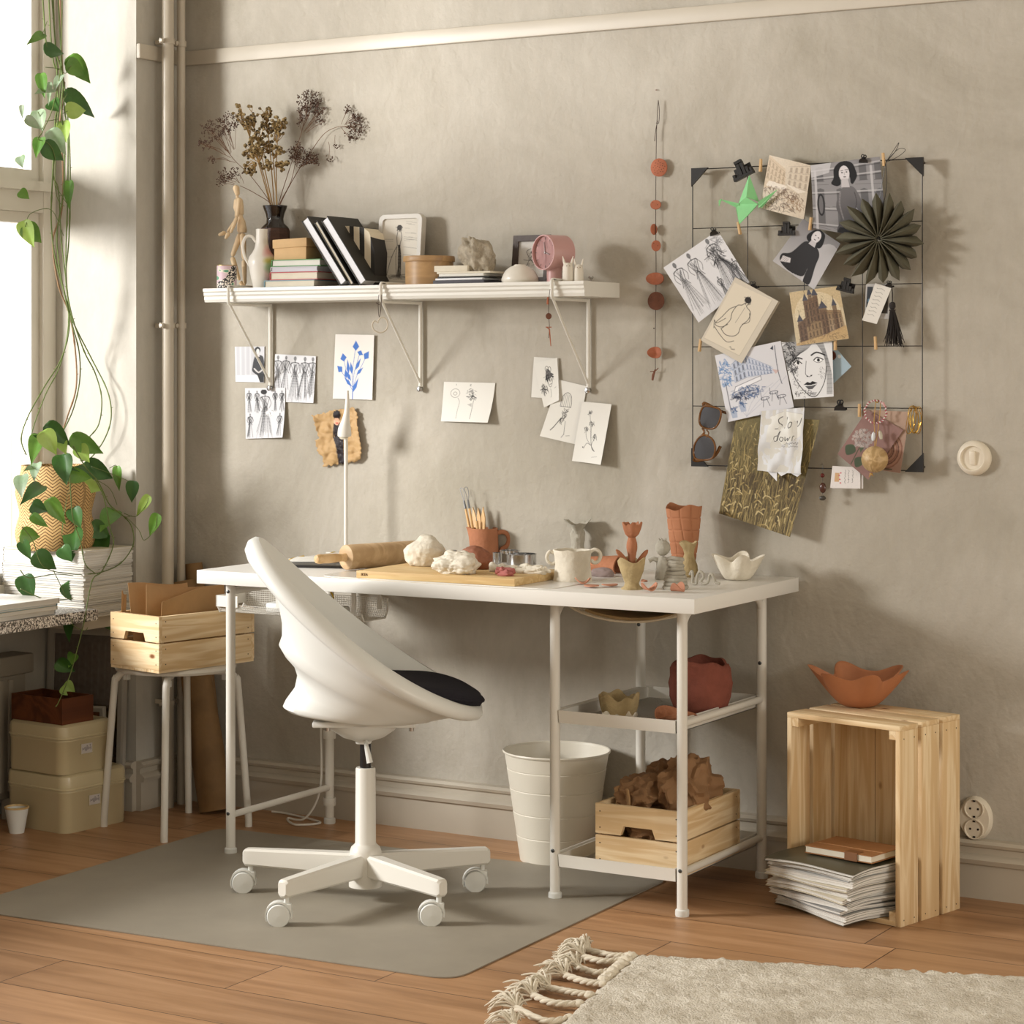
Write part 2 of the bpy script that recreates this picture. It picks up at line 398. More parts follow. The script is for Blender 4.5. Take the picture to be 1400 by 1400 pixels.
# wall switch and double socket
def wall_p(u,v,Y=0): return onY(u,v,Y)
p=wall_p(1333,626); R_=Matrix.Rotation(PI/2,3,'X')
SWM=mat('cream_plastic','#ddd3c0',.4)
t=thing('light_switch','round cream rocker light switch on the plaster wall, right of the wire board','light switch',p)
MB().lathe([(.0,0),(.041,0),(.042,.004),(.040,.012),(.031,.022),(.029,.022),(.027,.016),(0,.0155)],p,R=R_,n=48).build('switch_housing',SWM,t,sharp=50)
MB().box(p+Vector((0,-.018,0)),(.014,.009,.034),rot=Matrix.Rotation(.12,3,'X'),bev=.003).build('rocker',SWM,t)
p=wall_p(1335,1118)
t=thing('wall_socket','cream double power socket on the wall beside the standing crate','power socket',p)
MB().lathe([(0,0),(.052,0),(.053,.005),(.046,.017),(.0,.018)],p,R=R_,n=48,fn=lambda r,z,a:(r*(1-.22*abs(math.cos(a))**1.5),z)).build('socket_housing',SWM,t)
HOLE=mat('socket_hole','#1d1510',.6)
for dz in (.024,-.024):
    q=p+Vector((0,-.017,dz))
    f=MB().lathe([(.019,-.001),(.024,0),(.0235,.004),(.0215,.004),(.0205,-.0005),(0,-.0005)],q,R=R_,n=32).build('socket_outlet',SWM,t)
    h=MB()
    for dx in(-.0095,.0095): h.cyl(q+Vector((dx,.001,0)),q+Vector((dx,-.0012,0)),.0027,n=12)
    h.box(q+Vector((0,-.001,-.0185)),(.006,.002,.004)); h.box(q+Vector((0,-.001,.0185)),(.006,.002,.004))
    h.build('contact_hole',HOLE,f)
# ---- light: daylight strobe-like sun disc outside the window + sky ----
def area(name,loc,target,size,power,col,sy=None):
    l=bpy.data.lights.new(name,'AREA'); l.shape='DISK' if sy is None else 'RECTANGLE'; l.size=size
    if sy: l.size_y=sy
    l.energy=power; l.color=col; o=bpy.data.objects.new(name,l); COL.objects.link(o); o.location=loc
    o.rotation_euler=(Vector(target)-Vector(loc)).to_track_quat('-Z','Y').to_euler(); return o
area('window_light',(-2.5,-3.1,2.05),(.8,0,1.1),.95,KEY,(1.0,.985,.96))
W=bpy.data.worlds.new('daylight'); scn.world=W; W.use_nodes=True
wt=W.node_tree; bg=wt.nodes['Background']; bg.inputs['Strength'].default_value=1
_tc=wt.nodes.new('ShaderNodeTexCoord'); _sx=wt.nodes.new('ShaderNodeSeparateXYZ'); _mr=wt.nodes.new('ShaderNodeMapRange'); _vr=wt.nodes.new('ShaderNodeMixRGB')
wt.links.new(_tc.outputs['Generated'],_sx.inputs[0]); wt.links.new(_sx.outputs[0],_mr.inputs['Value'])
_mr.inputs['From Min'].default_value=-.7; _mr.inputs['From Max'].default_value=-.1; _mr.inputs['To Min'].default_value=0; _mr.inputs['To Max'].default_value=1
wt.links.new(_mr.outputs[0],_vr.inputs['Fac']); _vr.inputs['Color1'].default_value=(WS,WS,WS*1.02,1); _vr.inputs['Color2'].default_value=(FILL,FILL*.86,FILL*.66,1)
_m2=wt.nodes.new('ShaderNodeMapRange'); _v2=wt.nodes.new('ShaderNodeMixRGB'); wt.links.new(_sx.outputs[0],_m2.inputs['Value'])
_m2.inputs['From Min'].default_value=.15; _m2.inputs['From Max'].default_value=.8; wt.links.new(_m2.outputs[0],_v2.inputs['Fac']); wt.links.new(_vr.outputs[0],_v2.inputs['Color1']); _v2.inputs['Color2'].default_value=(FR_,FR_*.90,FR_*.74,1)
wt.links.new(_v2.outputs[0],bg.inputs['Color'])
area('side_fill_light',(5.4,-2.1,1.15),(1.8,-.3,.3),.5,SIDE,(1.0,.95,.88))  # added fill lamp out of view, brightens right-facing sides; no window there
scn.view_settings.exposure=EXPO
# ================= DESK =================
H=.739; DY0=-.6255; DY1=-.0255
LX,MX,RX=.035,.9908,1.3233; FY,BY=-.528,-.077
t=desk=thing('desk','long white desk with tube legs and two open side shelves under its right end','desk',(.7,-.33,0))
TOPM=mat('white_foil_tabletop','#e0ddd6',.32,spec=.4)
MB().b2((0,DY0,H-.034),(1.4,DY1,H),bev=.0012).build('tabletop',TOPM,t)
def leg(x,y,collars=()):
    m=MB(); m.cyl((x,y,.012),(x,y,H-.034),.0122,n=24)
    o=m.build('leg',WHITEM,t)
    MB().lathe([(.0,0),(.0155,0),(.0165,.004),(.016,.014),(.0125,.017)],(x,y,0),n=24).build('foot_cap',PLAST,o)
    for z in collars:
        MB().lathe([(.0123,-.011),(.017,-.011),(.0175,-.008),(.0175,.008),(.017,.011),(.0123,.011)],(x,y,z),n=24).build('collar',WHITEM,o)
    return o
BOLT=mat('bolt_steel','#5c5f60',.3,metal=1)
def bolt(par,x,y,z): MB().lathe([(0,0),(.0032,0),(.0045,-.001),(.0052,-.003),(.0052,-.005)],(x,y-.0135,z),R=Matrix.Rotation(PI/2,3,'X'),n=16).build('bolt',BOLT,par)
l1=leg(LX,FY); l2=leg(LX,BY,(.665,.245,.06)); l3=leg(MX,FY); l4=leg(MX,BY); l5=leg(RX,FY); l6=leg(RX,BY)
bolt(l1,LX,FY,.678); bolt(l1,LX,FY,.105); bolt(l3,MX,FY,.115); bolt(l5,RX,FY,.105)
bolt(l4,MX,BY,.605); bolt(l6,RX,BY,.53)
for z in (.678,.1): MB().cyl((LX,FY,z),(LX,BY,z),.0085).build('crossbar',WHITEM,t)
for x in (MX,RX):
    b=MB(); b.tube(catmull([(x,FY,.62),(x,FY+.004,.665),(x,FY+.03,.692),(x,FY+.08,.697),(x,BY-.08,.697),(x,BY-.03,.692),(x,BY-.004,.665),(x,BY,.62)],6),.009,n=12); b.build('top_rail',WHITEM,t)
MESHT=mat('tray_perforated','#c9c5bb',.5)
def tray(z,lab):
    m=MB(); x0,x1,y0,y1=MX+.014,RX-.014,FY-.006,BY+.01; h=.03; w=.003
    m.prism([(x0,y0,z),(x1,y0,z),(x1+0,y0-.004,z+h),(x0,y0-.004,z+h)],(0,w,0)); m.prism([(x0,y1,z),(x1,y1,z),(x1,y1+.004,z+h),(x0,y1+.004,z+h)],(0,-w,0))
    m.b2((x0,y0,z),(x0+w,y1,z+h)); m.b2((x1-w,y0,z),(x1,y1,z+h)); m.b2((x0,y0,z),(x1,y1,z+.0015))
    o=m.build('shelf_tray',WHITEM,t)
    g=MB()
    k=0; y=y0+.012
    while y<y1-.01: g.b2((x0+.01,y,z+.0015),(x1-.01,y+.0035,z+.0035)); y+=.0075
    x=x0+.012
    while x<x1-.01: g.b2((x,y0+.01,z+.0015),(x+.0035,y1-.01,z+.0035)); x+=.0075
    g.build('mesh_floor',MESHT,o)
    for x in (MX,RX):
        MB().cyl((x,FY,z+.022),(x,BY,z+.022),.0085).build('side_rail',WHITEM,t)
tray(.418,''); tray(.078,'')
# sagging net sling under the top, right bay, and the folder lying in it
NETM=mat('net_cord','#c9bda6',.8)
nm=MB()
def sag(u,v):
    x=MX+.02+(RX-MX-.04)*u; y=FY+.03+(BY-FY-.06)*v
    return (x,y,H-.047-.03*(1-(2*u-1)**2)**.8-.004*math.sin(v*PI))
for i in range(23): nm.tube([sag(i/22,j/14) for j in range(15)],.0011,n=5)
for j in range(31): nm.tube([sag(i/12,j/30) for i in range(13)],.0011,n=5)
nm.tube([sag(i/16,0) for i in range(17)],.0026,n=6); nm.tube([sag(i/16,1) for i in range(17)],.0026,n=6)
nm.build('net_sling',NETM,t)
# mesh cable tray under the left end
ct=thing('cable_tray','white wire mesh cable tray hung under the left end of the desk','cable tray',(.1,-.28,.60))
m=MB(); x0,x1=-.135,.33; yc=-.30
sec=[(-.062,.095),(-.062,.02),(-.05,.0),(.05,.0),(.062,.018),(.062,.05)]
for i in range(int((x1-x0)/.006)+1):
    x=x0+.006*i; m.tube([(x,yc+a,.60+b) for a,b in sec[1:]],.0007,n=4)
for k in range(24):
    tt=k/23*(len(sec)-2); i=int(min(tt,len(sec)-3)); f=tt-i; a=Vector(sec[i+1]).lerp(Vector(sec[i+2]),f)
    m.tube([(x0,yc+a.x,.60+a.y),(x1,yc+a.x,.60+a.y)],.0007,n=4)
m.build('mesh_basket',WHITEM,ct)
e=MB(); 
e.tube([(x0,yc+a,.60+b) for a,b in sec[1:]]+[(x0,yc-.062,.62)],.0025,n=8); e.tube([(x1,yc+a,.60+b) for a,b in sec[1:]],.0025,n=8)
e.b2((x0-.001,yc-.066,.615),(x0+.002,yc+.064,.645)); e.b2((x0,yc-.066,.615),(x0+.07,yc-.062,.645))
e.build('rim',WHITEM,ct)
for x in (.06,.30):
    MB().b2((x,yc-.064,.62),(x+.012,yc-.060,.705)).build('hanger',WHITEM,ct); MB().b2((x,yc+.058,.62),(x+.012,yc+.062,.705)).build('hanger',WHITEM,ct)
YEL=mat('yellow_cord','#d8b53a',.6); WCORD=mat('white_cord','#d9d5cb',.5)
def cord(name,lab,P,r,mt,group=None,n=8,cat='cord'):
    m=MB(); m.tube(catmull(P,8),r,n=n); o=m.build(name,mt,loc=Vector(P[0])); return tag(o,lab,cat,group)
cord('yellow_cable','yellow cable looped on the desk top beside the lamp and hanging into the cable tray','' or [(.02,-.18,H+.004),(.06,-.30,H+.004),(.14,-.25,H+.006),(.22,-.2,H+.004),(.10,-.16,H+.009),(.06,-.12,H+.004),(.02,-.03,H+.003),(.04,-.017,H-.02),(.06,-.05,.68),(.09,-.2,.66),(.1,-.27,.67),(.135,-.3,.63),(.17,-.28,.615),(.2,-.30,.65),(.17,-.30,.69)],.0022,YEL,cat='cable')
cord('white_cable','white power cable lying on the floor behind the left desk legs',[(.03,-.09,.5),(.012,-.085,.3),(.01,-.085,.1),(-.03,-.10,.012),(-.09,-.10,.005),(-.02,-.16,.005),(.02,-.10,.005),(-.12,-.05,.005),(-.18,-.05,.006)],.003,WCORD,cat='cable')
# adapters in the tray
for i,(x,l) in enumerate(((.02,'white round-edged power adapter lying in the cable tray, nearer its open end'),(.17,'white power strip lying in the cable tray under the desk'))):
    tag(MB().box((x,yc,.615),(.05+.09*i,.045,.026),bev=.006).build('power_adapter',PLAST,loc=(x,yc,.601)),l,'power adapter')
# folder in the sling
fp=MB()
def fo(u,v):
    x,y,z=sag(.12+.76*u,.05+.55*v); return (x,y,z+.008)
fp.sheet(fo,8,6,.006); tag(fp.build('folder',mat('brown_card','#a5895f',.8),loc=(1.15,-.4,.68)),'brown cardboard folder lying in the net sling under the desk','folder')
# ================= SHELF =================
t=thing('wall_shelf','long white wall shelf with a moulded front edge, carrying vases, books and a pink clock','shelf',(.29,-.1,1.436))
SX0,SX1,SZ=-.309,.891,1.475
prof=[(0,-.038),(0,0),(-.199,0),(-.199,-.008),(-.195,-.012),(-.196,-.018),(-.192,-.023),(-.193,-.03),(-.19,-.038)]
m=MB(); m.loft([[ (SX0,y,SZ+z) for y,z in prof],[(SX1,y,SZ+z) for y,z in prof]],cap0=True,cap1=True); m.build('board',WHITE,t,sharp=25)
for x in (-.215,.288,.805):
    b=MB(); r=.0045
    b.tube(catmull([(x,-.205,SZ+.004),(x,-.1,SZ+.004),(x,-.03,SZ+.004),(x,-.006,SZ+.003)],4),r,n=10)
    b.tube(catmull([(x,-.19,SZ+.0045),(x,-.206,SZ+.002),(x,-.207,SZ-.02),(x,-.206,SZ-.038),(x,-.196,SZ-.044),(x,-.15,SZ-.044),(x,-.01,SZ-.044)],5),r,n=10)
    b.tube([(x,-.203,SZ-.042),(x,-.012,1.215)],.0036,n=10); b.tube([(x,-.010,SZ-.04),(x,-.010,1.195)],.0052,n=10)
    o=b.build('bracket',WHITEM,t)
    MB().lathe([(0,-.003),(.008,-.003),(.008,.006),(.004,.008),(0,.008)],(x,-.010,1.197),R=Matrix.Rotation(PI/2,3,'X'),n=16).build('screw_cap',CHROME,o)
# ================= CHAIR =================
CHC=Vector((.62,-.78,0)); CHR=math.atan2(-SY,CYW)
t=thing('swivel_chair','white plastic bucket swivel chair on five castors with a black seat pad','chair',CHC,CHR)
# rings from rim to base: Bx,Bz, Fx,Fz, halfwidth, sag
def egg(Bx,Bz,Fx,Fz,w,sg,n=96,xb=1.0,pinch=.10):
    out=[]
    for j in range(n):
        a=2*PI*j/n; c_,s_=math.cos(a),math.sin(a); tt=(1-c_)/2   # 0 back,1 front
        x=Bx+(Fx-Bx)*tt; z=Bz+(Fz-Bz)*tt-sg*4*tt*(1-tt)
        y=-w*math.copysign(abs(s_)**.82,s_)*(1-pinch*(1-tt)**2*1.2)
        out.append(Vector((x,y,z)))
    return out
E0=egg(-.262,.846,.268,.452,.225,.045)
R=[]
outer=[(-.250,.856,.262,.467,.208,.045),(-.262,.858,.268,.466,.228,.047),(-.276,.850,.275,.456,.246,.050),(-.283,.832,.276,.444,.252,.052),(-.278,.815,.270,.436,.246,.052),(-.262,.803,.258,.434,.234,.049),(-.238,.795,.240,.437,.222,.044),
(-.222,.765,.225,.440,.212,.038),(-.205,.71,.20,.438,.205,.03),(-.196,.66,.18,.435,.198,.022),(-.196,.628,.17,.432,.192,.016),(-.203,.608,.16,.430,.188,.013),(-.190,.585,.155,.428,.182,.010),(-.168,.560,.15,.427,.176,.008),(-.160,.535,.145,.427,.17,.006),(-.166,.505,.14,.427,.162,.004),(-.188,.475,.135,.427,.152,.003),(-.194,.462,.13,.427,.147,.002),(-.184,.453,.13,.427,.142,.001),(-.150,.447,.125,.427,.13,0),(-.09,.435,.115,.427,.1,0),(-.04,.430,.08,.427,.05,0)]
def ringS(Bx,Bz,Fx,Fz,w,sg,base=None):
    return egg(Bx,Bz,Fx,Fz,w,sg)
for o_ in outer: R.append(ringS(*o_))
inner=[(-.245,.838,.252,.462,.205,.045),(-.225,.80,.235,.463,.195,.045),(-.20,.73,.215,.462,.19,.043),(-.180,.66,.2,.460,.185,.036),(-.165,.59,.19,.457,.178,.026),(-.145,.52,.18,.453,.165,.012),(-.11,.475,.165,.450,.14,.002),(-.06,.455,.12,.448,.09,0),(0,.45,.05,.448,.03,0)]
shell=MB(); rings=[egg(*i) for i in reversed(inner)]+R
shell.loft(rings,cap0=True,cap1=True)
shell.build('seat_shell',PLAST,t,world=False,sharp=60)
# seat pad
PADM=mat('black_seat_fabric','#26242a',.9,var=.15,vs=200,bump=.5,bs=300,spec=.2)
pd=MB(); PR_=[]
for k in range(9):
    f=k/8; rr=math.sin(f*PI/2); hz=(1-f)**.0*0
pprof=[(0,.034),(.06,.034),(.12,.032),(.165,.026),(.19,.014),(.197,.002),(.19,-.010),(.16,-.016),(0,-.018)]
for r_,z_ in pprof:
    ring=[]
    for j in range(48):
        a=2*PI*j/48; x=.095+r_*.90*math.cos(a); y=r_*.87*math.sin(a)
        zz=.484+z_+.055*max(0,(-(x-.095))/.18)**2-.012*max(0,(x-.12)/.15)**2+.02*(abs(y)/.17)**2
        ring.append(Vector((x+.006,y,zz)))
    PR_.append(ring)
PR_[0]=[Vector((.1,0,.518))]*48; 
pd.loft(PR_[0:1]+PR_[1:]); pdo=pd.build('seat_pad',PADM,t,world=False,sharp=60)
pp=MB(); pp.tube([v for v in PR_[5]],.003,n=6,closed=True); pp.build('piping',PADM,pdo,world=False)
# mechanism
m=MB(); m.box((.0,0,.428),(.24,.17,.014),bev=.004); m.lathe([(.0,.372),(.018,.372),(.02,.378),(.05,.388),(.075,.405),(.088,.424)],(-.005,0,0),n=32); m.build('tilt_plate',PLAST,t,world=False)
for x in(-.085,.11): 
    for y in(-.07,.07): MB().cyl((x,y,.412),(x,y,.424),.006,n=12).build('screw',CHROME,t,world=False)
lv=MB(); lv.tube([(.0,-.02,.385),(.004,-.06,.380),(.006,-.075,.372)],.005); lv.tube([(.006,-.076,.376),(.014,-.082,.340)],[.0055,.0075]); lv.build('height_lever',PLAST,t,world=False)
MB().cyl((0,0,.31),(0,0,.374),.0135,n=24).build('gas_lift',BLACKP,t,world=False)
MB().lathe([(.0,.315),(.022,.315),(.0235,.312),(.0245,.138),(.027,.134),(.034,.128),(.0375,.118),(.039,.100),(.0395,.036),(.0,.036)],n=32).build('column',WHITEM,t,world=False)
A0=math.radians(194)-CHR
for k in range(5):
    a=A0+2*PI*k/5; d=Vector((math.cos(a),math.sin(a),0)); n_=Vector((-d.y,d.x,0))
    am=MB(); rr=[]
    for (q,zt,zb,w) in ((.02,.114,.060,.019),(.05,.113,.061,.0185),(.285,.107,.066,.0145),(.302,.106,.066,.014),(.308,.101,.071,.011)):
        c_=d*q; hz=(zt-zb)/2; zc=(zt+zb)/2; b_=.005
        rr.append([c_+n_*x+Vector((0,0,zc+z)) for x,z in ((-w,-hz+b_),(-w+b_,-hz),(w-b_,-hz),(w,-hz+b_),(w,hz-b_),(w-b_,hz),(-w+b_,hz),(-w,hz-b_))])
    am.loft(rr,cap0=True,cap1=True); ao=am.build('base_arm',WHITEM,t,world=False,sharp=35)
    # castor: hood and two wheels, trailing in a common direction
    cm=MB(); p=d*.292; tr=Matrix.Rotation(-CHR+PI*.0+(-.05),3,'Z')@Vector((-1,0,0)) if False else Vector((-1,0,0))
    tr=(Vector((-.93,.0,0)) if k!=1 else Vector((-.95,.0,0))).normalized(); wc=p+tr*.017+Vector((0,0,.026)); ax=Vector((0,1,0))
    cm.cyl(p+Vector((0,0,.045)),p+Vector((0,0,.07)),.006)
    hood=[]
    for q in range(13):
        an=math.radians(-10+ (205-(-10))*q/12); v_=Vector((math.cos(an),0,math.sin(an)))
        hood.append(v_)
    for s_ in (0,):
        oo=[wc+v_*.031-ax*.012 for v_ in hood]; ii=[wc+v_*.0275-ax*.012 for v_ in hood]
        o2=[v_+ax*.024 for v_ in oo]; i2=[v_+ax*.024 for v_ in ii]
        cm.loft([oo,o2,i2,ii],closed=False,loop=True)
    cm.box(p+Vector((-.002,0,.042)),(.028,.022,.02),bev=.004)
    co=cm.build('castor',PLAST,t,world=False)
    for s_ in (-1,1):
        c0=wc+ax*(.0125*s_)
        MB().lathe([(0,-.0075),(.018,-.0075),(.0235,-.006),(.026,-.003),(.026,.004),(.024,.0065),(0,.008)],c0,R=Matrix.Rotation(-PI/2*s_,3,'X'),n=32).build('wheel',PLAST,co,world=False)
# ================= STOOL =================
SC=Vector((-.297,-.334,0))
t=thing('stool','round white metal stool under the pine crate with the brown paper','stool',SC)
MB().lathe([(0,.448),(.155,.448),(.163,.445),(.166,.440),(.163,.434),(.155,.432),(0,.432)],(SC.x,SC.y,0),n=48).build('seat',WHITEM,t)
for (x,y) in ((-.469,-.429),(-.198,-.51),(-.385,-.168),(-.134,-.229)):
    d=Vector((x,y,0))-SC; d.z=0; d=d.normalized()*.198; f=SC+d
    P=[f+Vector((0,0,.0)),f*1.0+Vector((0,0,.02)),SC+d*.86+Vector((0,0,.37)),SC+d*.82+Vector((0,0,.405)),SC+d*.70+Vector((0,0,.424)),SC+d*.4+Vector((0,0,.425))]
    l=MB(); l.tube([P[0]]+catmull(P[1:],6),.0098,n=16); lo=l.build('leg',WHITEM,t)
    MB().box(SC+d*.68+Vector((0,0,.41)),(.014,.014,.016)).build('stacking_stop',PLAST,t)
# ================= PINE CRATES (two slats each side) =================
class NB:
    """collects nails, each becomes a part of its own on its slat"""
    def __init__(s): s.q=[]
    def cyl(s,a,b,r,n=8): s.q.append((a,b,r,n))
    def build(s,name,m,par,world=False):
        for a,b,r,n in s.q: MB().cyl(a,b,r,n=n).build(name,m,par,world=False)
NAIL=mat('nail_head','#2c2724',.5,metal=.6)
def crate(name,lab,loc,rz,w,l,h,group=None):
    """w across x (short end faces -y), l along y"""
    t=thing(name,lab,'crate',loc,rz,group); th=.011; g=.004; sh=(h-g)/2-.004
    for e in (-1,1):
        y=e*(l/2-th/2)
        for k in (0,1):
            z0=.008+k*(sh+g); z1=z0+sh
            if k==1:
                cw,chh=.045,.022
                pts=[(-w/2,z0),(-cw,z0),(-cw+.008,z0+chh),(cw-.008,z0+chh),(cw,z0),(w/2,z0),(w/2,z1),(-w/2,z1)]
                m=MB(); m.prism([(x,y-th/2,z) for x,z in pts],(0,th,0))
            else: m=MB(); m.b2((-w/2,y-th/2,z0),(w/2,y+th/2,z1),bev=.0008)
            o=m.build('end_slat',PINE_X,t,world=False,sharp=20)
            nm=NB()
            for x in (-w/2+.012,w/2-.012):
                for z in (z0+.014,z1-.018): nm.cyl((x,y+e*(th/2-.0005),z),(x,y+e*(th/2+.0004),z),.0016,n=8)
            nm.build('nail',NAIL,o,world=False)
    for e in (-1,1):
        x=e*(w/2-th/2+.0)
        for k in (0,1):
            z0=.008+k*(sh+g)
            o=MB().b2((x-th/2,-l/2+th,z0),(x+th/2,l/2-th,z0+sh),bev=.0008).build('side_slat',PINE_Y,t,world=False)
            nm=NB()
            for y in (-l/2+th+.012,l/2-th-.012):
                for z in (z0+.014,z0+sh-.014): nm.cyl((x+e*(th/2-.0005),y,z),(x+e*(th/2+.0004),y,z),.0016,n=8)
            nm.build('nail',NAIL,o,world=False)
    for i in range(4):
        ww=(w-.006)/4; MB().b2((-w/2+.001+i*(ww+.0012),-l/2+.001,0),(-w/2+.001+i*(ww+.0012)+ww,l/2-.001,.0078)).build('bottom_slat',PINE_Y,t,world=False)
    for sx in(-1,1):
        for sy in (-1,1): MB().box((sx*(w/2-th-.008),sy*(l/2-th-.008),h/2+.005),(.015,.015,h-.03)).build('corner_post',PINE_Z,t,world=False)
    return t
ang=math.radians(-11.0)
CA=Vector((-.198,-.531,.449)); ex=Vector((math.cos(ang),math.sin(ang),0)); ey=Vector((-ex.y,ex.x,0))
w_,l_=.20,.34
crA=crate('pine_crate','small slatted pine crate holding folded brown paper, standing on the white stool',CA-ex*w_/2+ey*l_/2,ang,w_,l_,.149)
pB=onY(813,1176,FY+.012)
crB=crate('pine_crate','small slatted pine crate full of crumpled paper on the lower desk shelf',(pB.x+.112,FY+.014+.165,.0822),0,.222,.33,.152)
# big crate standing on its end, open side to the chair
FRc=Vector((1.791,-.378,0)); dw=Vector((-.9744,.2250,0)).normalized(); dd=Vector((-dw.y,dw.x,0))*-1
if dd.y<0: dd=-dd
rz=math.atan2(-dw.y,-dw.x)
W_,D_,HH=.31,.25,.452
org=FRc+dw*W_/2+dd*D_/2
t=thing('pine_crate','large slatted pine crate standing on end with magazines spilling out of its open side','crate',org,rz)
th=.012; sl=(D_-.028)/3; 
for k in range(3):
    y0=-D_/2+k*(sl+.014)
    dz_=(0,.0,.0)[k]; 
    for e in (-1,1):
        x=e*(W_/2-th/2)
        o=MB().b2((x-th/2,y0,0.0),(x+th/2,y0+sl,HH-th),bev=.001).build('side_slat',PINE_Z,t,world=False)
        nm=NB()
        for yy in (y0+.016,y0+sl-.016):
            for z in (.014,HH-.03): nm.cyl((x+e*(th/2-.0005),yy,z),(x+e*(th/2+.0004),yy,z),.0016,n=8)
        nm.build('nail',NAIL,o,world=False)
    MB().b2((-W_/2,y0,HH-th),(W_/2,y0+sl,HH),bev=.001).build('top_slat',PINE_X,t,world=False)
    MB().b2((-W_/2+th,y0,0.001),(W_/2-th,y0+sl,th),bev=.001).build('bottom_slat',PINE_X,t,world=False)
for k in range(4):
    ww=(W_-2*th-.006)/4; x0=-W_/2+th+k*(ww+.002); MB().b2((x0,D_/2-.010,th),(x0+ww,D_/2,HH-th)).build('back_slat',PINE_Z,t,world=False)
for sx in (-1,1):
    for z in (th,HH-th-.02): MB().b2((sx*(W_/2-th)-(.018 if sx>0 else 0),-D_/2+.002,z),(sx*(W_/2-th)+(.018 if sx<0 else 0),D_/2-.012,z+.02)).build('corner_batten',PINE_Y,t,world=False)
bigcrate=t
# ================= BIN =================
bc=onY(761,1100,-.15); bc=Vector((bc.x,-.15,0))
t=thing('waste_bin','white ribbed metal waste bin behind the middle desk leg','waste bin',bc)
pf=[(0,.003),(.088,.003),(.090,.0),(.0935,.0)]
for z in (.065,.125,.185,.235): 
    r=.0935+(.1335-.0935)*z/.276; pf+=[(r,z-.002),(r-.0012,z),(r,z+.002)]
pf+=[(.1335,.272),(.137,.274),(.1385,.277),(.137,.280),(.134,.279),(.1315,.274),(.0915,.006),(0,.006)]
MB().lathe(pf,bc,n=64).build('bin_body',mat('bin_enamel','#ddd6c6',.4),t,sharp=14)
# ================= FLOOR MAT =================
c4=[onZ(*q,0) for q in ((-60,1243),(620,1341),(915,1203),(300,1133))]
mm=MB(); pts=[]
for i,(p,r) in enumerate(zip(c4,(.0,.06,.05,.06))):
    a=(c4[i-1]-p).normalized(); b=(c4[(i+1)%4]-p).normalized()
    r=max(r,.05)
    for k in range(9):
        f=k/8; q=(p+a*r)*(1-f)**2+2*p*f*(1-f)+(p+b*r)*f*f; pts.append(Vector((q.x,q.y,.0006)))
mm.prism(pts,(0,0,.0024))
MATM=mat('frosted_floor_mat','#948c7d',.5,var=.06,vs=5,bump=.2,bs=400,spec=.35)
tag(mm.build('floor_mat',MATM,loc=sum(c4,Vector())/4,flat=True),'grey translucent floor protector mat under the swivel chair','floor mat')
# ================= THINGS ON THE DESK =================
def loftpx(u0,vfoot,Z,prof,r=None,fn=None,n=40,inner=.003,seedw=0,c=None):
    """profile given as measured (height row, half width) pairs -> centre point and (radius, height) list in metres"""
    if c is None:
        c=foot(u0,vfoot,Z,r if r is not None else 0)
    k=sc(c); vb=proj(c)[1]
    out=[(hw*k,Z+max(0,(vb-v-(0))*k)) for v,hw in prof]
    return c,k,out
def irr(seed,amp,f=3):
    o=Vector((seed*5.1,seed*2.3,seed*9.7))
    def fn(r,z,a):
        return r*(1+amp*noise.noise(Vector((math.cos(a)*f*.4,math.sin(a)*f*.4,z*18))+o)),z
    return fn
def vessel(name,lab,cat,mt,u,vf,Z,prof,r0,fn,wall=.0035,n=48,group=None,depth=None,c=None,build=True):
    """open pot: outer profile bottom->top, then an inner wall back down"""
    c,k,o=loftpx(u,vf,Z,prof,r0,c=c)
    bz=o[0][1]
    o[0]=(o[0][0],Z)
    inn=[(max(r-wall,.001),z) for r,z in reversed(o) if z>Z+wall*1.5]
    P=[(0,Z)]+o+inn+[(0,Z+wall*1.6)]
    m=MB(); m.lathe([(r,z) for r,z in P],(c.x,c.y,0),n=n,fn=fn)
    if not build: return m,c,k
    ob=m.build(name,mt,loc=Vector((c.x,c.y,Z)),sharp=60); tag(ob,lab,cat,group); return ob,c,k
# desk lamp
LMP=onY(473,600,-.10)
t=thing('desk_lamp','slim white desk lamp with a conical head on a thin straight pole','desk lamp',(LMP.x,-.10,H))
MB().lathe([(0,0),(.062,0),(.063,.003),(.060,.007),(.01,.009),(0,.009)],(LMP.x,-.10,H),n=48).build('base_plate',WHITEM,t)
ztop=onY(473,598,-.10).z
MB().cyl((LMP.x,-.10,H+.008),(LMP.x,-.10,ztop),.0052,n=20).build('pole',WHITEM,t)
tip=onY(475,534,-.13); neck=onY(474,565,-.125); e1=onY(471,588,-.12); e2=onY(471,596,-.118)
hd=MB(); ax=(e2-tip).normalized()
hd.tube(catmull([tip,onY(475,548,-.128),neck,onY(472,580,-.121),e1,e2],4),[.0035,.004,.0045,.005,.0055,.006,.0065,.007,.008,.009,.0105,.012,.014,.0155,.0165,.0175,.018,.0185,.0188,.0188,.0185],n=28,cap=True)
ho=hd.build('lamp_head',WHITEM,t,sharp=60)
MB().tube([e2+Vector((0,-.001,.0)),e2+(e2-e1).normalized()*.002],[.0145,.0135],n=28).build('lens',mat('lamp_lens','#d6cdb9',.25),ho)
MB().cyl(onY(472,590,-.13),Vector((LMP.x,-.10,ztop-.004)),.005,n=14).build('joint',WHITEM,t)
cord('lamp_cable','white lamp cable lying on the desk top behind the rolling pin',[(LMP.x+.06,-.10,H+.004),(LMP.x+.15,-.07,H+.003),(LMP.x+.22,-.045,H+.003),(LMP.x+.15,-.04,H+.003),(LMP.x-.1,-.05,H+.003)],.002,WCORD,cat='cable')
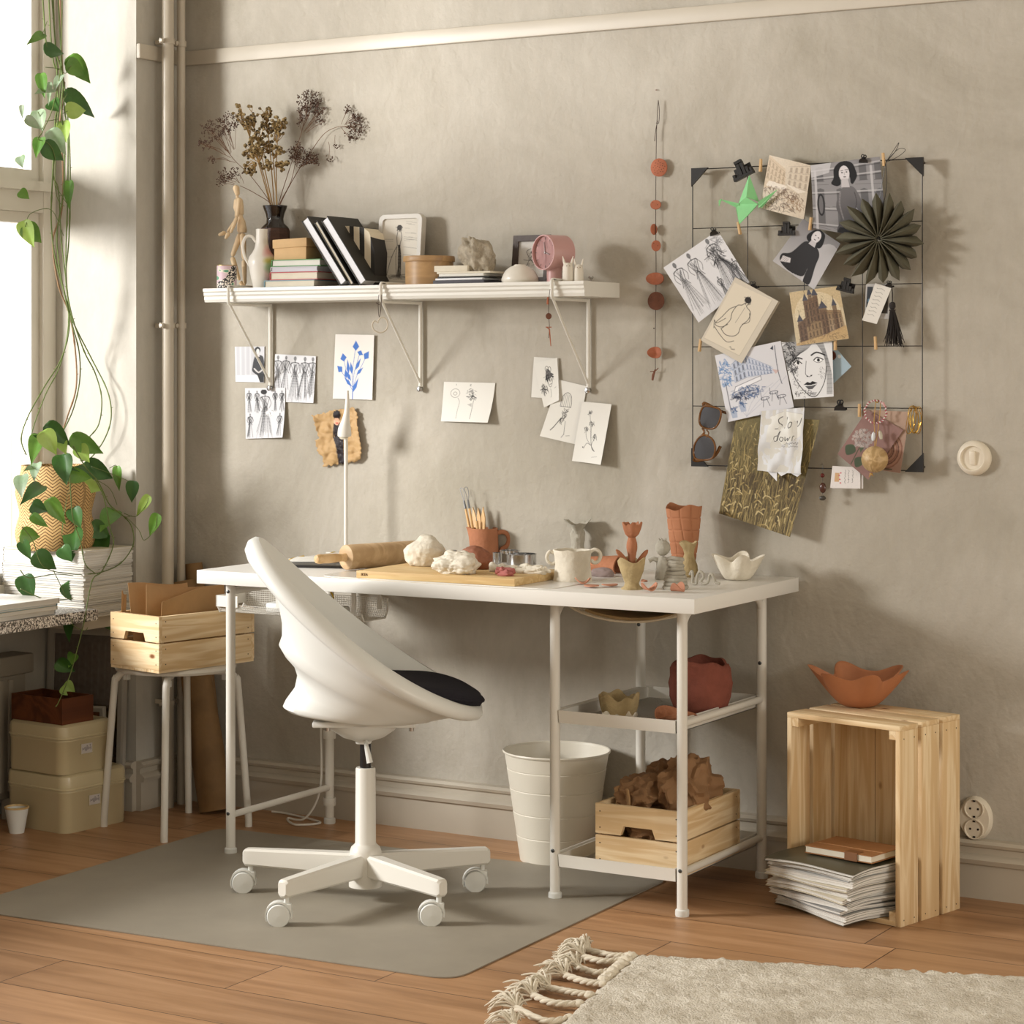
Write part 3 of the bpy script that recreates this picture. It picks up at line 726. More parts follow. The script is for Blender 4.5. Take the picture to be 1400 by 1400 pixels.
# tablet and notebook pile behind the rolling pin
def slab(name,lab,cat,c,size,rz,mt,bev=.002,z=H,par=None):
    o=MB().box((c[0],c[1],z+size[2]/2),size,rot=rz,bev=bev,seg=2).build(name,mt,loc=Vector((c[0],c[1],z))); return tag(o,lab,cat)
slab('tablet','black tablet lying flat on the desk behind the chair back','tablet',(.19,-.36),(.21,.15,.007),.30,BLACKP)
slab('sketchbook','white sketchbook on the black tablet beside the rolling pin','sketchbook',(.17,-.30),(.17,.12,.005),.42,PAPER,z=H+.0075)
# desk protector sheet line under the board (large white desk pad)
dp=MB(); pts=[]
P4=[Vector((.36,-.605,0)),Vector((1.02,-.605,0)),Vector((1.02,-.15,0)),Vector((.36,-.15,0))]
for i,p in enumerate(P4):
    a=(P4[i-1]-p).normalized(); b=(P4[(i+1)%4]-p).normalized()
    for k in range(7):
        f=k/6; r=.05; q=(p+a*r)*(1-f)**2+2*p*f*(1-f)+(p+b*r)*f*f; pts.append(Vector((q.x,q.y,H)))
dp.prism(pts,(0,0,.0018)); tag(dp.build('desk_pad',mat('clear_white_pad','#dcd9d2',.25),loc=(.69,-.38,H),flat=True),'thin translucent white desk pad with rounded corners under the cutting board','desk pad')
HP=H+.0018
# rolling pin
ROLL=wood('worn_beech','#cdb08a','#b89a74',0,scale=14,knots=False)
A=onZ(472,762,HP+.032); B=onZ(569,755.5,HP+.032); d=(B-A).normalized()
t=thing('rolling_pin','pale wooden rolling pin lying on the desk beside the cutting board','rolling pin',(A+(B-A)*.5)*1.0)
t.location=(t.location.x,t.location.y,HP)
m=MB(); m.tube([A,A+d*.002,A+d*.004,B-d*.004,B],[.026,.031,.032,.032,.028],n=40); m.build('roller',ROLL,t)
h=MB(); P=[A-d*x for x in (0,.006,.012,.03,.05,.07,.082,.090,.094)]; h.tube(P,[.011,.0105,.0095,.0115,.0125,.0118,.0125,.010,.003],n=24); h.build('handle',BEECH,t)
h=MB(); P=[B+d*x for x in (0,.006,.012,.03,.05,.07,.082,.090,.094)]; h.tube(P,[.011,.0105,.0095,.0115,.0125,.0118,.0125,.010,.003],n=24); h.build('handle',BEECH,t)
# cutting board
BT=HP+.018
c0=[onZ(487,780,BT),onZ(703.7,791.5,BT)]; ang=math.atan2((c0[1]-c0[0]).y,(c0[1]-c0[0]).x)
bl=(c0[1]-c0[0]).length; dx=(c0[1]-c0[0]).normalized(); dy=Vector((-dx.y,dx.x,0))
bc_=c0[0]+dx*bl/2+dy*.135; bd=.27
BAMB=wood('bamboo','#dabf8c','#c9a874',0,scale=30,knots=False)
t=thing('cutting_board','pale bamboo cutting board in the middle of the desk, carrying the clay lumps','cutting board',(bc_.x,bc_.y,HP),ang)
MB().box((0,0,.009),(bl,bd,.018),bev=.0015).build('board',BAMB,t,world=False)
# maker's mark burnt into the front edge
fc=bpy.data.curves.new('mark_text','FONT'); fc.body='IKEA'; fc.size=.0085; fc.extrude=.0001; fc.space_character=1.15; fc.offset=.0003
fo_=bpy.data.objects.new('tmp',fc); COL.objects.link(fo_); bpy.context.view_layer.update()
me=bpy.data.meshes.new_from_object(fo_); bpy.data.objects.remove(fo_)
me.transform(Matrix.Translation((-bl/2+.014,-bd/2-.0004,.0065))@Matrix.Rotation(PI/2,4,'X')); me.materials.clear(); me.materials.append(mat('burnt_mark','#5a3a1c',.8))
o=bpy.data.objects.new('burnt_mark',me); COL.objects.link(o); o.parent=t
# clay lumps
def lump(name,lab,mt,uL,uR,vT,vB,Z,seed,cat='clay lump',amp=.25,freq=1.5,crease=.2,ydep=1.0,flatz=.62):
    k=sc(onZ((uL+uR)/2,vB,Z)); rx=(uR-uL)/2*k; hz=(vB-vT)*k
    c=foot((uL+uR)/2,vB,Z,rx*ydep*.8); rz=hz/(1+flatz)
    m=MB(); m.blob((c.x,c.y,Z+rz*.62),(rx,rx*ydep,rz),seed,amp,freq,5,rot=YAW*-1*0,crease=crease)
    o=m.build(name,mt,loc=Vector((c.x,c.y,Z)),sharp=75); return tag(o,lab,cat)
lump('clay_lump','big smooth lump of off-white clay at the left end of the cutting board',CLAYW,551,611,734,775,BT,1,amp=.22,freq=.9,crease=.04)
lump('clay_lump','flat crumpled lump of white clay on the front edge of the cutting board',CLAYW,592,656,757,786,BT,5,amp=.32,freq=1.2,crease=.16,ydep=.8)
lump('clay_lump','brown-red lump of clay in front of the terracotta jug',TERRAB,622,677,748,779,BT,9,amp=.2,freq=1.0,crease=.05,ydep=.8)
m=MB()
cc=foot(690,788,BT,.01)
rr=random.Random(4)
for i in range(5):
    P=[cc+Vector((rr.uniform(-.024,.024),rr.uniform(-.012,.012),rr.uniform(.004,.018))) for _ in range(4)]; m.tube(catmull(P,6),rr.uniform(.0045,.007),n=10)
m.blob(cc+Vector((0,0,.006)),(.024,.014,.009),3,.3,2,3)
tag(m.build('clay_scrap',mat('pink_clay','#a4605a',.85,bump=.3),loc=(cc.x,cc.y,BT),sharp=70),'small twisted pink-red clay scrap at the front of the cutting board','clay scrap')
m=MB(); cc=foot(712,784,BT,.02)
for i in range(11):
    x=-.065+.013*i; P=[cc+Vector((x+rr.uniform(-.02,.02),rr.uniform(-.015,.015),rr.uniform(.005,.016))) for _ in range(4)]; m.tube(catmull(P,6),rr.uniform(.004,.0085),n=10)
m.blob(cc+Vector((-.03,0,.005)),(.04,.02,.011),4,.3,2,4); m.blob(cc+Vector((.035,0,.006)),(.036,.02,.013),6,.3,2,4)
tag(m.build('clay_scrap',CLAYW,loc=(cc.x,cc.y,BT),sharp=70),'heap of torn white clay strips at the right end of the cutting board','clay scrap')
# jug with tools
jc=foot(662,768,H+.0018,.03); k=sc(jc)
t=thing('jug','terracotta clay jug with a spout and a loop handle holding modelling tools','jug',(jc.x,jc.y,H+.0018))
vb=proj(Vector((jc.x,jc.y,H)))[1]
def zz(v): return H+.002+max(0,(vb-v)*k)
def jf(r,z,a):
    sp=max(0,math.cos(a-math.radians(205)))**14; up=max(0,(z-zz(742))/(zz(722)-zz(742)))
    return r*(1+.38*sp*up)*(1+.02*noise.noise(Vector((math.cos(a),math.sin(a),z*30)))),z+.003*sp*up+.0015*noise.noise(Vector((math.cos(a)*2,math.sin(a)*2,5)))*(1 if up>.9 else 0)
o=[(0,zz(770)),(19*k,zz(770)),(20*k,zz(766)),(19.5*k,zz(750)),(19*k,zz(735)),(18.5*k,zz(727)),(18.7*k,zz(723)),(17*k,zz(723)),(16.6*k,zz(735)),(17*k,zz(764)),(0,zz(764))]
MB().lathe(o,(jc.x,jc.y,0),n=48,fn=jf).build('jug_body',TERRA,t,sharp=70)
hp=[Vector((jc.x,jc.y,0))+RIGHT*(du*k)+Vector((0,0,zz(v))) for du,v in ((15,731),(22,728.5),(30,730),(34,738),(31,747),(24,752),(19.5,760))]
MB().tube(catmull(hp,6),[.0062]*31+[.005]*6,n=12,flat=.7).build('handle',TERRA,t,sharp=70)
# modelling tools standing in it
TOOLW=mat('tool_wood','#d3ab74',.5,var=.08,vs=60)
def tool(lab,u0,v0,u1,v1,dy,kind,wd=.004):
    b=onY(u0,v0,jc.y+dy*.4); tp=onY(u1,v1,jc.y+dy); d=(tp-b).normalized()
    b0=b-d*.0; b0=Vector((jc.x,jc.y,zz(764)+.003))+ (b-Vector((jc.x,jc.y,b.z)))*.55
    t=thing('clay_tool',lab,'clay tool',b0)
    L=(tp-b0); D=L.normalized(); Ln=L.length; sd=D.cross(Vector((0,1,0))).normalized()
    if kind=='loop':
        MB().tube([b0,b0+D*Ln*.4,b0+D*Ln*.72],[wd*.8,wd,wd*.75],n=12).build('handle',TOOLW,t)
        MB().tube([b0+D*Ln*.70,b0+D*Ln*.82],[wd*.85,wd*.6],n=12).build('ferrule',mat('ferrule','#7e7f82',.3,metal=1) if 'ferrule' not in bpy.data.materials else bpy.data.materials['ferrule'],t)
        q=b0+D*Ln*.82; s=.006
        MB().tube(catmull([q-sd*.001,q+D*.012-sd*s*.8,q+D*(Ln*.18-.001)-sd*s*.8,q+D*Ln*.18+sd*s*.8,q+D*.012+sd*s*.3,q+sd*.001],3),.0008,n=6).build('wire_loop',bpy.data.materials['ferrule'],t)
    elif kind=='blade':
        m=MB(); m.tube([b0,b0+D*Ln*.55],[wd,wd],n=10)
        a=b0+D*Ln*.5; pts=[a-sd*wd,a+sd*wd,b0+D*Ln*.80+sd*wd*1.6,tp+sd*wd*.2,b0+D*Ln*.78-sd*wd*1.4]
        m.prism([p+Vector((0,-.002,0)) for p in pts],(0,.004,0)); m.build('wooden_blade',TOOLW,t,sharp=30)
    else:
        m=MB(); m.tube([b0,tp-D*.012],[wd,wd],n=12); m.build('handle',TOOLW,t); MB().tube([tp-D*.013,tp],[wd*.4,.0003],n=8).build('needle',CHROME,t)
tool('wire loop clay tool leaning left, leftmost in the terracotta jug',640,723,631,668,.012,'loop')
tool('wire loop clay tool just right of the leftmost one in the jug',645,722,637,667,-.006,'loop')
tool('dark shaded wooden blade tool behind the loop tools in the jug',650,722,647,693,.02,'blade')
tool('short pointed needle tool in the middle of the jug',653,722,651,706,-.008,'needle',.0042)
tool('wooden blade tool with a slanted tip near the middle of the jug',656,721,654,694,.008,'blade')
tool('pointed wooden blade tool standing rightmost in the jug',660,721,661,693,.003,'blade')
# steel cutters
def cutter(lab,u,v0,v1,hw,y,scal=0):
    k=sc(Vector((1,y,0))); p=onY(u,v1,y); z0=H+.0018; 
    if y<-.10 and False: pass
    h=(v1-v0)*k; r=hw*k
    m=MB(); m.lathe([(r,0),(r,h-.001),(r+.0015,h),(r+.0015,h+.0008),(r-.0008,h+.0008),(r-.0008,0)],(p.x,y,p.z),n=48,close=True,fn=(lambda r_,z,a:(r_*(1+.06*math.cos(a*scal)),z)) if scal else None)
    return tag(m.build('cookie_cutter',CHROME,loc=(p.x,y,p.z),sharp=50),lab,'cookie cutter')
def czz(u,y): return proj(Vector((onY(u,700,y).x,y,H+.002)))[1]
cutter('large round steel cutter ring on the desk behind the cutting board',713,757,czz(713,-.13)-3,21,-.13)
cutter('small plain steel cutter ring left of the larger one by the jug handle',680,755,czz(680,-.12),6.5,-.12)
cutter('scalloped steel cutter lying on top of the large round cutter ring',697,752.5,756,13,-.13,10)
cutter('shallow steel cutter ring half hidden between the clay lumps',617,752,czz(617,-.12),8,-.12)
# two handled cup
ob,c,k=vessel('clay_cup','',None,CLAYW,784,796,HP,[(797,26),(794,27),(785,26),(772,24.5),(760,25),(753,26.5),(751.5,26.5)],.043,None,wall=.004,build=False) or (None,)*3
t=thing('clay_cup','large two-handled off-white clay cup beside the cutting board','clay cup',(c.x,c.y,HP))
def cf(r,z,a): 
    q=1+.05*noise.noise(Vector((math.cos(a)*1.5,math.sin(a)*1.5,z*25)));
    seam=.0025*math.exp(-((a-math.radians(232))/.05)**2) if r>.03 else 0
    return r*q+seam, z+(.003*noise.noise(Vector((math.cos(a)*2,math.sin(a)*2,7))) if z>HP+.05 else 0)
_,kk,o=loftpx(784,796,HP,[(797,26),(794,27),(785,26),(772,24.5),(760,25),(753,26.5),(751.5,26.5)],c=c)
o[0]=(o[0][0],HP); P=[(0,HP)]+o+[(r-.005,z) for r,z in reversed(o) if z>HP+.006]+[(0,HP+.006)]
MB().lathe(P,(c.x,c.y,0),n=72,fn=cf).build('cup_body',CLAYW,t,sharp=70)
q=Vector((c.x,c.y,0))
hl=[q+RIGHT*(du*k)+Vector((0,0,c.z+(proj(c)[1]-v)*k)) for du,v in ((-24,757),(-31,754),(-35,760),(-34,767),(-29,771),(-24,769))]
MB().tube(catmull(hl,6),.0042,n=10).build('handle',CLAYW,t,sharp=70)
hr=[q+RIGHT*(du*k)+Vector((0,0,c.z+(proj(c)[1]-v)*k))+FWD*(-.004) for du,v in ((24,754),(30,751),(36,754),(38,760),(35,767),(29,769),(25,765))]
MB().tube(catmull(hr,6),.0045,n=10).build('handle',CLAYW,t,sharp=70)
# lumpy grey goblet behind the cup
ob,c,k=vessel('clay_goblet','small grey clay goblet with a torn flower rim behind the two-handled cup','clay goblet',CLAYG,790,775,H,[(776,12),(768,12),(756,11),(750,9),(744,8),(738,9),(732,10),(727,7),(722,9),(717,14),(713,18)],.01,
 lambda r,z,a:(r*(1+.22*noise.noise(Vector((math.cos(a)*1.8,math.sin(a)*1.8,z*40)))),z+(.006*math.sin(a*2+.6)+.003*math.sin(5*a) if z>H+.075 else 0)),wall=.003)
# terracotta rolled sheet
c=Vector((.93,-.14,0)); rp=[]
d=(RIGHT*.9-Vector((0,0,.25))).normalized()
m=MB(); a0=onY(808,766,-.15); b0=onY(846,776,-.17); m.loft([[ (a0.lerp(b0,f)+Vector((0,math.cos(x)*(.024+.004*f),math.sin(x)*(.018+.006*f)+0))) for x in [math.radians(-200+i*12) for i in range(24)]] for f in (0,.25,.5,.75,1)],closed=False)
sh=MB(); pts=[]
def rollf(u,v):
    x=math.radians(-60+300*u); f=v; r=.020+.006*f
    p=a0.lerp(b0,f); p=Vector((p.x,p.y,0)); return Vector((p.x,p.y+math.cos(x)*r*1.2,max(H+.0005,H+.018+math.sin(x)*r*1.05+.004*f*math.sin(x*2))))
sh.sheet(rollf,40,8,.0035); tag(sh.build('clay_scrap',TERRA,loc=(c.x,c.y,H),sharp=70),'curled terracotta clay sheet behind the right handle of the cup','clay scrap')
lump('clay_piece','dark grey-brown half moon of dried clay behind the cup',mat('dark_grey_clay','#8b7a75',.9,bump=.5),806,842,776,790,H,14,cat='clay scrap',amp=.1,crease=.05,ydep=.5)
# ochre goblet with terracotta flower
ob,c,k=vessel('clay_goblet','rough ochre clay goblet on a spread foot holding the terracotta flower','clay goblet',CLAYY,865,807,H,
 [(807,15),(804,15),(801,11),(797,9.5),(790,12),(780,16),(770,18.5),(765,19)],.026,
 lambda r,z,a:(r*(1+.10*noise.noise(Vector((math.cos(a)*2,math.sin(a)*2,z*45)))),z+(.006*math.sin(a*3+1.2) if z>H+.055 else 0)),wall=.0035)
gc=Vector((c.x,c.y,0)); 
fz=lambda v: H+(proj(Vector((c.x,c.y,H)))[1]-v)*k
t=thing('clay_flower','terracotta clay flower on a stem with two leaves standing in the ochre goblet','clay flower',(c.x,c.y,fz(790)))
MB().tube(catmull([gc+Vector((0,0,fz(795))),gc+Vector((0,0,fz(775))),gc+RIGHT*.0+Vector((0,0,fz(755))),gc+Vector((0,0,fz(742))),gc+Vector((0,0,fz(733)))],5),[.008]*5+[.0085]*3+[.009,.010,.011,.0122,.0128,.0128,.0125,.012,.011,.010,.009,.008,.007],n=16).build('stem',TERRA,t,sharp=70)
m=MB(); zb=fz(735)
m.lathe([(0,zb),(.008,zb),(.016,zb+.008),(.020,zb+.02),(.0225,zb+.033),(.0205,zb+.033),(.015,zb+.012),(0,zb+.008)],gc,n=60,fn=lambda r,z,a:(r*(1+.10*math.sin(a*5)*(z-zb)/.03),z+(.003*math.sin(a*5+.5)+.002*math.sin(11*a))*(1 if z>zb+.03 else 0)))
m.build('petals',TERRA,t,sharp=70)
for (u0,v0,u1,v1,dy) in ((861,772,843,751,-.01),(871,772,887,752,.004)):
    a=gc+RIGHT*((u0-865)*k)+Vector((0,0,fz(v0))); b=gc+RIGHT*((u1-865)*k)+Vector((0,0,fz(v1)))+FWD*dy
    MB().tube([a,a.lerp(b,.25),a.lerp(b,.6),a.lerp(b,.85),b],[.004,.0058,.0062,.005,.0015],n=12,flat=.6).build('leaf',TERRA,t,sharp=70)
# little figure
c=foot(907,793,H,.015); k=sc(c); fz=lambda v: H+(proj(Vector((c.x,c.y,H)))[1]-v)*k
t=thing('clay_figure','small pale grey clay figure with a round head and outstretched arms','clay figure',(c.x,c.y,H))
q=Vector((c.x,c.y,0))
MB().lathe([(0,H),(11*k,H),(11.5*k,H+.004),(10*k,fz(780)),(9*k,fz(770)),(7.5*k,fz(763)),(0,fz(760))],q,n=36,fn=irr(3,.15,6)).build('torso',CLAYG,t,sharp=75)
hm=MB(); hm.blob(q+Vector((0,0,fz(749))),(.0185,.0185,.0195),2,.08,1.2,4,flat=False); 
for i in range(5):
    a=i*1.26; hm.tube([q+Vector((.006*math.cos(a),.006*math.sin(a),fz(739.5))),q+Vector((.010*math.cos(a),.010*math.sin(a),fz(736)))],[.003,.0012],n=8)
hm.build('head',CLAYG,t,sharp=75)
for s_ in(-1,1): MB().tube(catmull([q+RIGHT*(s_*7*k)+Vector((0,0,fz(766))),q+RIGHT*(s_*13*k)+Vector((0,0,fz(764))),q+RIGHT*(s_*19*k)+Vector((0,0,fz(767)))],4),[.006,.006,.006,.0055,.0055,.005,.005,.0055,.006],n=10).build('arm',CLAYG,t,sharp=75)
# coil pot
c=foot(925,807,H,.028); k=sc(c); t=thing('coil_pot','stacked grey clay coils narrowing upwards in front of the tall terracotta vase','clay pot',(c.x,c.y,H))
fz=lambda v: H+(proj(Vector((c.x,c.y,H)))[1]-v)*k
m=MB(); zt=fz(765); n_=8
for i in range(n_):
    f=i/(n_-1); r=(.0250,.0228,.0240,.0205,.0185,.0160,.0158,.0125)[i]; z=H+.0048+(zt-H-.010)*f
    m.tube([q2 for q2 in [Vector((c.x+r*math.cos(a)*(1+.05*math.sin(a*2+i*2)),c.y+r*math.sin(a),z+.0012*math.sin(a+i*1.7))) for a in [2*PI*j/28 for j in range(28)]]],.0052,n=10,closed=True)
m.lathe([(0,H),(.018,H+.001),(.015,zt-.03),(.009,zt-.004),(0,zt-.004)],(c.x,c.y,0),n=24)
mo=m.build('coils',CLAYG,t,sharp=75)
MB().tube(catmull([Vector((c.x-.018,c.y-.004,zt-.001)),Vector((c.x-.006,c.y-.010,zt+.004)),Vector((c.x+.010,c.y-.006,zt+.002)),Vector((c.x+.014,c.y+.008,zt)),Vector((c.x,c.y+.012,zt+.001))],6),.005,n=10).build('top_coil',CLAYG,t,sharp=75)
# tall terracotta vase
c=Vector((onY(935,780,-.09).x,-.09,0)); k=sc(c); vb=proj(Vector((c.x,c.y,H)))[1]; fz=lambda v:H+(vb-v)*k
GRV=N('scored_terracotta'); GRV.b.inputs['Roughness'].default_value=.85; GRV.b.inputs['Specular IOR Level'].default_value=.2
n1=GRV.n('ShaderNodeTexNoise',Scale=18,Detail=4); GRV.l(GRV.co(),n1.inputs['Vector']); r1=GRV.n('ShaderNodeValToRGB'); r1.color_ramp.elements[0].color=lin('#a0694c'); r1.color_ramp.elements[1].color=lin('#b8815f'); GRV.l(n1.outputs['Fac'],r1.inputs['Fac']); GRV.l(r1.outputs['Color'],GRV.b.inputs['Base Color'])
prof=[(13.5,0),(15,.12),(18,.3),(21,.55),(23,.75),(24.5,.92),(25.5,1.0)]
hh=fz(693)-H
def groove(a,z):
    # scored grid: vertical lines every 36 deg, horizontal every 22 mm
    g=0
    for q_ in range(10):
        da=abs((a-q_*.628-.15*math.sin(z*30)+PI)%(2*PI)-PI); g=max(g,math.exp(-(da/.035)**2))
    for zi in (.12,.3,.48,.66,.84):
        g=max(g,math.exp(-((z-hh*zi-.0015*math.sin(a*3))/.0014)**2))
    return g
rings=[]; NA=160; NZ=90
def rad(f):
    for (r0,f0),(r1_,f1) in zip(prof,prof[1:]):
        if f<=f1: return (r0+(r1_-r0)*(f-f0)/(f1-f0))*k
    return prof[-1][0]*k
m=MB()
for i in range(NZ+1):
    f=i/NZ; rings.append([Vector((c.x+math.cos(a)*(rad(f)-.0022*groove(a,f*hh)),c.y+math.sin(a)*(rad(f)-.0022*groove(a,f*hh))*.85,H+f*hh+(.007*f**12*math.sin(a*2+2.6)+.003*f**12*math.sin(a*5)))) for a in [2*PI*j/NA for j in range(NA)]])
inn=[[Vector((c.x+(p.x-c.x)*(1-.0035/rad(1-i/20)),c.y+(p.y-c.y)*(1-.0035/rad(1-i/20)),(H+.004)+(p.z-H)*(1) )) if i==0 else Vector((c.x+math.cos(2*PI*j/NA)*(rad(1-i/20)-.0035),c.y+math.sin(2*PI*j/NA)*(rad(1-i/20)-.0035)*.85,H+.004+(hh-.006)*(1-i/20))) for j,p in enumerate(rings[-1])] for i in range(1,21)]
m.loft(rings+inn,cap0=True,cap1=True)
tag(m.build('clay_vase',GRV.m,loc=(c.x,c.y,H),sharp=75),'tall wavy-rimmed terracotta vase with a scored grid, at the back of the desk','vase')
# small ochre vase
c=foot(942,786,H,.012); k=sc(c); vb=proj(Vector((c.x,c.y,H)))[1]
ob,c,k=vessel('clay_vase','small ochre clay vase with a ragged flared rim in front of the tall terracotta vase','vase',CLAYY,943,790,H,[(790,7),(786,9),(780,12),(772,11),(764,8),(757,6.5),(750,8),(744,11),(741,12)],.02,
 lambda r,z,a:(r*(1+.14*noise.noise(Vector((math.cos(a)*2+4,math.sin(a)*2,z*40)))+.12*(z>H+.06)*math.cos(a-3.6)),z+(.003*math.sin(3*a) if z>H+.072 else 0)),wall=.003)
# squiggle
P=[onY(u,v,onZ(960,801,H).y+.004) for u,v in ((943,789),(946,784),(947,791),(947,800),(952,801),(953,792),(956,785),(960,786),(962,792),(958,798),(962,801),(968,799),(970,790),(973,788),(976,793),(978,799),(984,801))]
zmin=min(p.z for p in P); 
for p in P: p.z=H+.0042+(p.z-zmin)
tag(MB().tube(catmull(P,5),.0034,n=10).build('clay_squiggle',CLAYG,loc=(P[8].x,P[8].y,H),sharp=75),'thin grey clay coil standing in loops right of the stacked coil pot','clay coil')
# folded white bowl
def foldbowl(name,lab,mt,c,Z,r0,r1,h,folds,amp,seed,ph=0,th=.0035,wz=.35,exts=None):
    m=MB(); NA=144; out=[]; inn=[]
    def P(f,a,off):
        base=r0+(r1-r0)*(f**.75); w=math.sin(folds*a+ph+.7*math.sin(a+seed))+.35*math.sin((folds+2)*a+seed)
        r=base*(1+amp*w*f**1.3)-off*(.6+.4*f); z=Z+h*(f**1.15)*(1+wz*w*.5*f)+ (off*.9 if f<.2 else 0)
        return Vector((c.x+r*math.cos(a),c.y+r*math.sin(a),z))
    for i in range(17): out.append([P(i/16,2*PI*j/NA,0) for j in range(NA)])
    for i in range(17): inn.append([P(1-i/16,2*PI*j/NA,th) for j in range(NA)])
    m.loft(out+inn,cap0=True,cap1=True)
    return tag(m.build(name,mt,loc=Vector((c.x,c.y,Z)),sharp=75),lab,'bowl')
c=foot(1010,794,H,.028)
foldbowl('clay_bowl','white clay bowl with a deeply folded rim at the right end of the desk',CLAYW,c,H,.026,.060,.056,5,.17,2.2,ph=-.8,wz=.26)
# terracotta offcuts
def chip(lab,u,v,r,curl,seed,tilt=0,Z=H):
    c=foot(u,v,Z,r*.5); rr=random.Random(seed); rz=rr.uniform(0,3)
    def fn(a,b):
        th=2*PI*a; q=b*r; x=q*math.cos(th); y=q*math.sin(th)*.8
        z=curl*(x/r)**2*r+curl*.35*(y/r)*(x/r)*r+tilt*x
        X=x*math.cos(rz)-y*math.sin(rz); Y=x*math.sin(rz)+y*math.cos(rz); return Vector((X,Y,z))
    pts=[fn(i/24,j/5) for i in range(25) for j in range(6)]; z0=min(p.z for p in pts)
    m=MB(); m.sheet(lambda a,b: fn(a,max(b,.02))+Vector((c.x,c.y,Z+.0032-z0)),24,5,.0028)
    return tag(m.build('clay_offcut',TERRAL,loc=(c.x,c.y,Z),sharp=60),lab,'clay offcut')
TERRAL=mat('light_terracotta','#b27c62',.85,var=.08,vs=40,bump=.2)
chip('curled terracotta offcut leaning against the front of the two-handled cup',797,800,.0195,.65,1)
chip('flat round terracotta offcut in front of the cup, left one of two',809,804,.0195,.06,2)
chip('flat round terracotta offcut in front of the cup, right one of two',834,803,.0195,.08,3)
chip('curled terracotta offcut near the desk edge, between goblet and coil pot',888,810,.0195,.9,4)
chip('curled terracotta offcut right in front of the grey coil pot',927,811,.0195,1.0,9)
chip('small terracotta offcut behind the foot of the ochre goblet',881,798,.010,.4,6)
# ================= THINGS ON THE SHELF =================
S=SZ
# bunnies, etc. use y between -.03 and -.18
def atS(u,y,z=S): p=onY(u,500,y); return Vector((p.x,y,z))
def zS(c,v): return c.z*0+CP.z-(v-YH)*sc(c)
# patterned tin
c=atS(310,-.155); k=sc(c); r=13.5*k
PT=N('patterned_paper'); PT.b.inputs['Roughness'].default_value=.5
ck=PT.n('ShaderNodeTexVoronoi',Scale=220); PT.l(PT.co(),ck.inputs['Vector']); rc=PT.n('ShaderNodeValToRGB'); rc.color_ramp.interpolation='CONSTANT'; rc.color_ramp.elements[0].color=lin('#e8dfd2'); rc.color_ramp.elements[1].color=lin('#2e2a2c'); rc.color_ramp.elements[1].position=.5; PT.l(ck.outputs['Distance'],rc.inputs['Fac'])
nb=PT.n('ShaderNodeTexNoise',Scale=22,Detail=0); PT.l(PT.co(),nb.inputs['Vector']); r3=PT.n('ShaderNodeValToRGB'); r3.color_ramp.interpolation='CONSTANT'; e=r3.color_ramp.elements; e[0].color=(0,0,0,1); e[1].position=.5; e[1].color=(1,1,1,1); PT.l(nb.outputs['Fac'],r3.inputs['Fac'])
n5=PT.n('ShaderNodeTexNoise',Scale=34,Detail=0); PT.l(PT.co((1,1,2)),n5.inputs['Vector']); r5=PT.n('ShaderNodeValToRGB'); r5.color_ramp.interpolation='CONSTANT'; e=r5.color_ramp.elements; e[0].color=lin('#d9bfc8'); e[1].position=.52; e[1].color=lin('#e3dccd'); x=e.new(.6); x.color=lin('#5f9c7c')
PT.l(n5.outputs['Fac'],r5.inputs['Fac']); mx=PT.n('ShaderNodeMixRGB'); PT.l(r3.outputs[0],mx.inputs['Fac']); PT.l(r5.outputs[0],mx.inputs['Color1']); PT.l(rc.outputs[0],mx.inputs['Color2']); PT.l(mx.outputs[0],PT.b.inputs['Base Color'])
t=thing('candle_cup','small cup wrapped in pink and green patterned paper at the shelf left end','cup',c)
hgt=.065
MB().lathe([(0,0),(r,0),(r,hgt),(r-.002,hgt),(r-.002,.004),(0,.004)],c,n=48).build('cup_body',PT.m,t)
MB().lathe([(r-.002,hgt-.001),(r+.0008,hgt-.001),(r+.0008,hgt+.001),(r-.002,hgt+.001)],c,n=48,close=True).build('rim',mat('gold_rim','#a08a4a',.4,metal=.6),t)
# wooden mannequin (artist's lay figure), walking to the left
MAN=mat('mannequin_wood','#e2c8a2',.5,var=.05,vs=40)
c=atS(336,-.085); k=sc(c); t=thing('artist_mannequin','jointed pale wooden artist mannequin mid-stride on a round base','mannequin',c)
def mp(u,v,dy=0): 
    p=Vector((c.x,c.y,0))+RIGHT*((u-336)*k)+FWD*dy; return Vector((p.x,p.y,S+(390.5-v)*k))
MB().lathe([(0,0),(13*k,0),(13*k,.006),(12*k,.009),(0,.009)],mp(336,390),n=32).build('base',MAN,t)
def limb(name,P,R): return MB().tube(P,R,n=16).build(name,MAN,t,sharp=60)
def seg(name,a,b,r0,r1,r2):
    a,b=Vector(a),Vector(b); L=[a,a.lerp(b,.06),a.lerp(b,.25),a.lerp(b,.6),a.lerp(b,.92),b]; return limb(name,L,[r0*.5,r0,r1,(r1+r2)/2,r2,r2*.5])
seg('head',mp(322,248),mp(325,262),.006,.0098,.0065)
limb('neck',[mp(324,262),mp(325,266)],[.004,.0045])
limb('chest',[mp(326,265),mp(326,268),mp(326,278),mp(328,288),mp(328,290)],[.006,.0125,.0150,.0115,.006])
limb('waist',[mp(328,289),mp(329,295)],[.008,.0085])
limb('pelvis',[mp(329,294),mp(330,298),mp(331,310),mp(331,313)],[.009,.0115,.0145,.012])
seg('upper_arm',mp(328,266,-.014),mp(325,292,-.016),.0058,.0058,.0052); seg('forearm',mp(325,292,-.016),mp(316,314,-.018),.0052,.0058,.004); seg('hand',mp(314,313,-.018),mp(309,322,-.018),.004,.0065,.004)
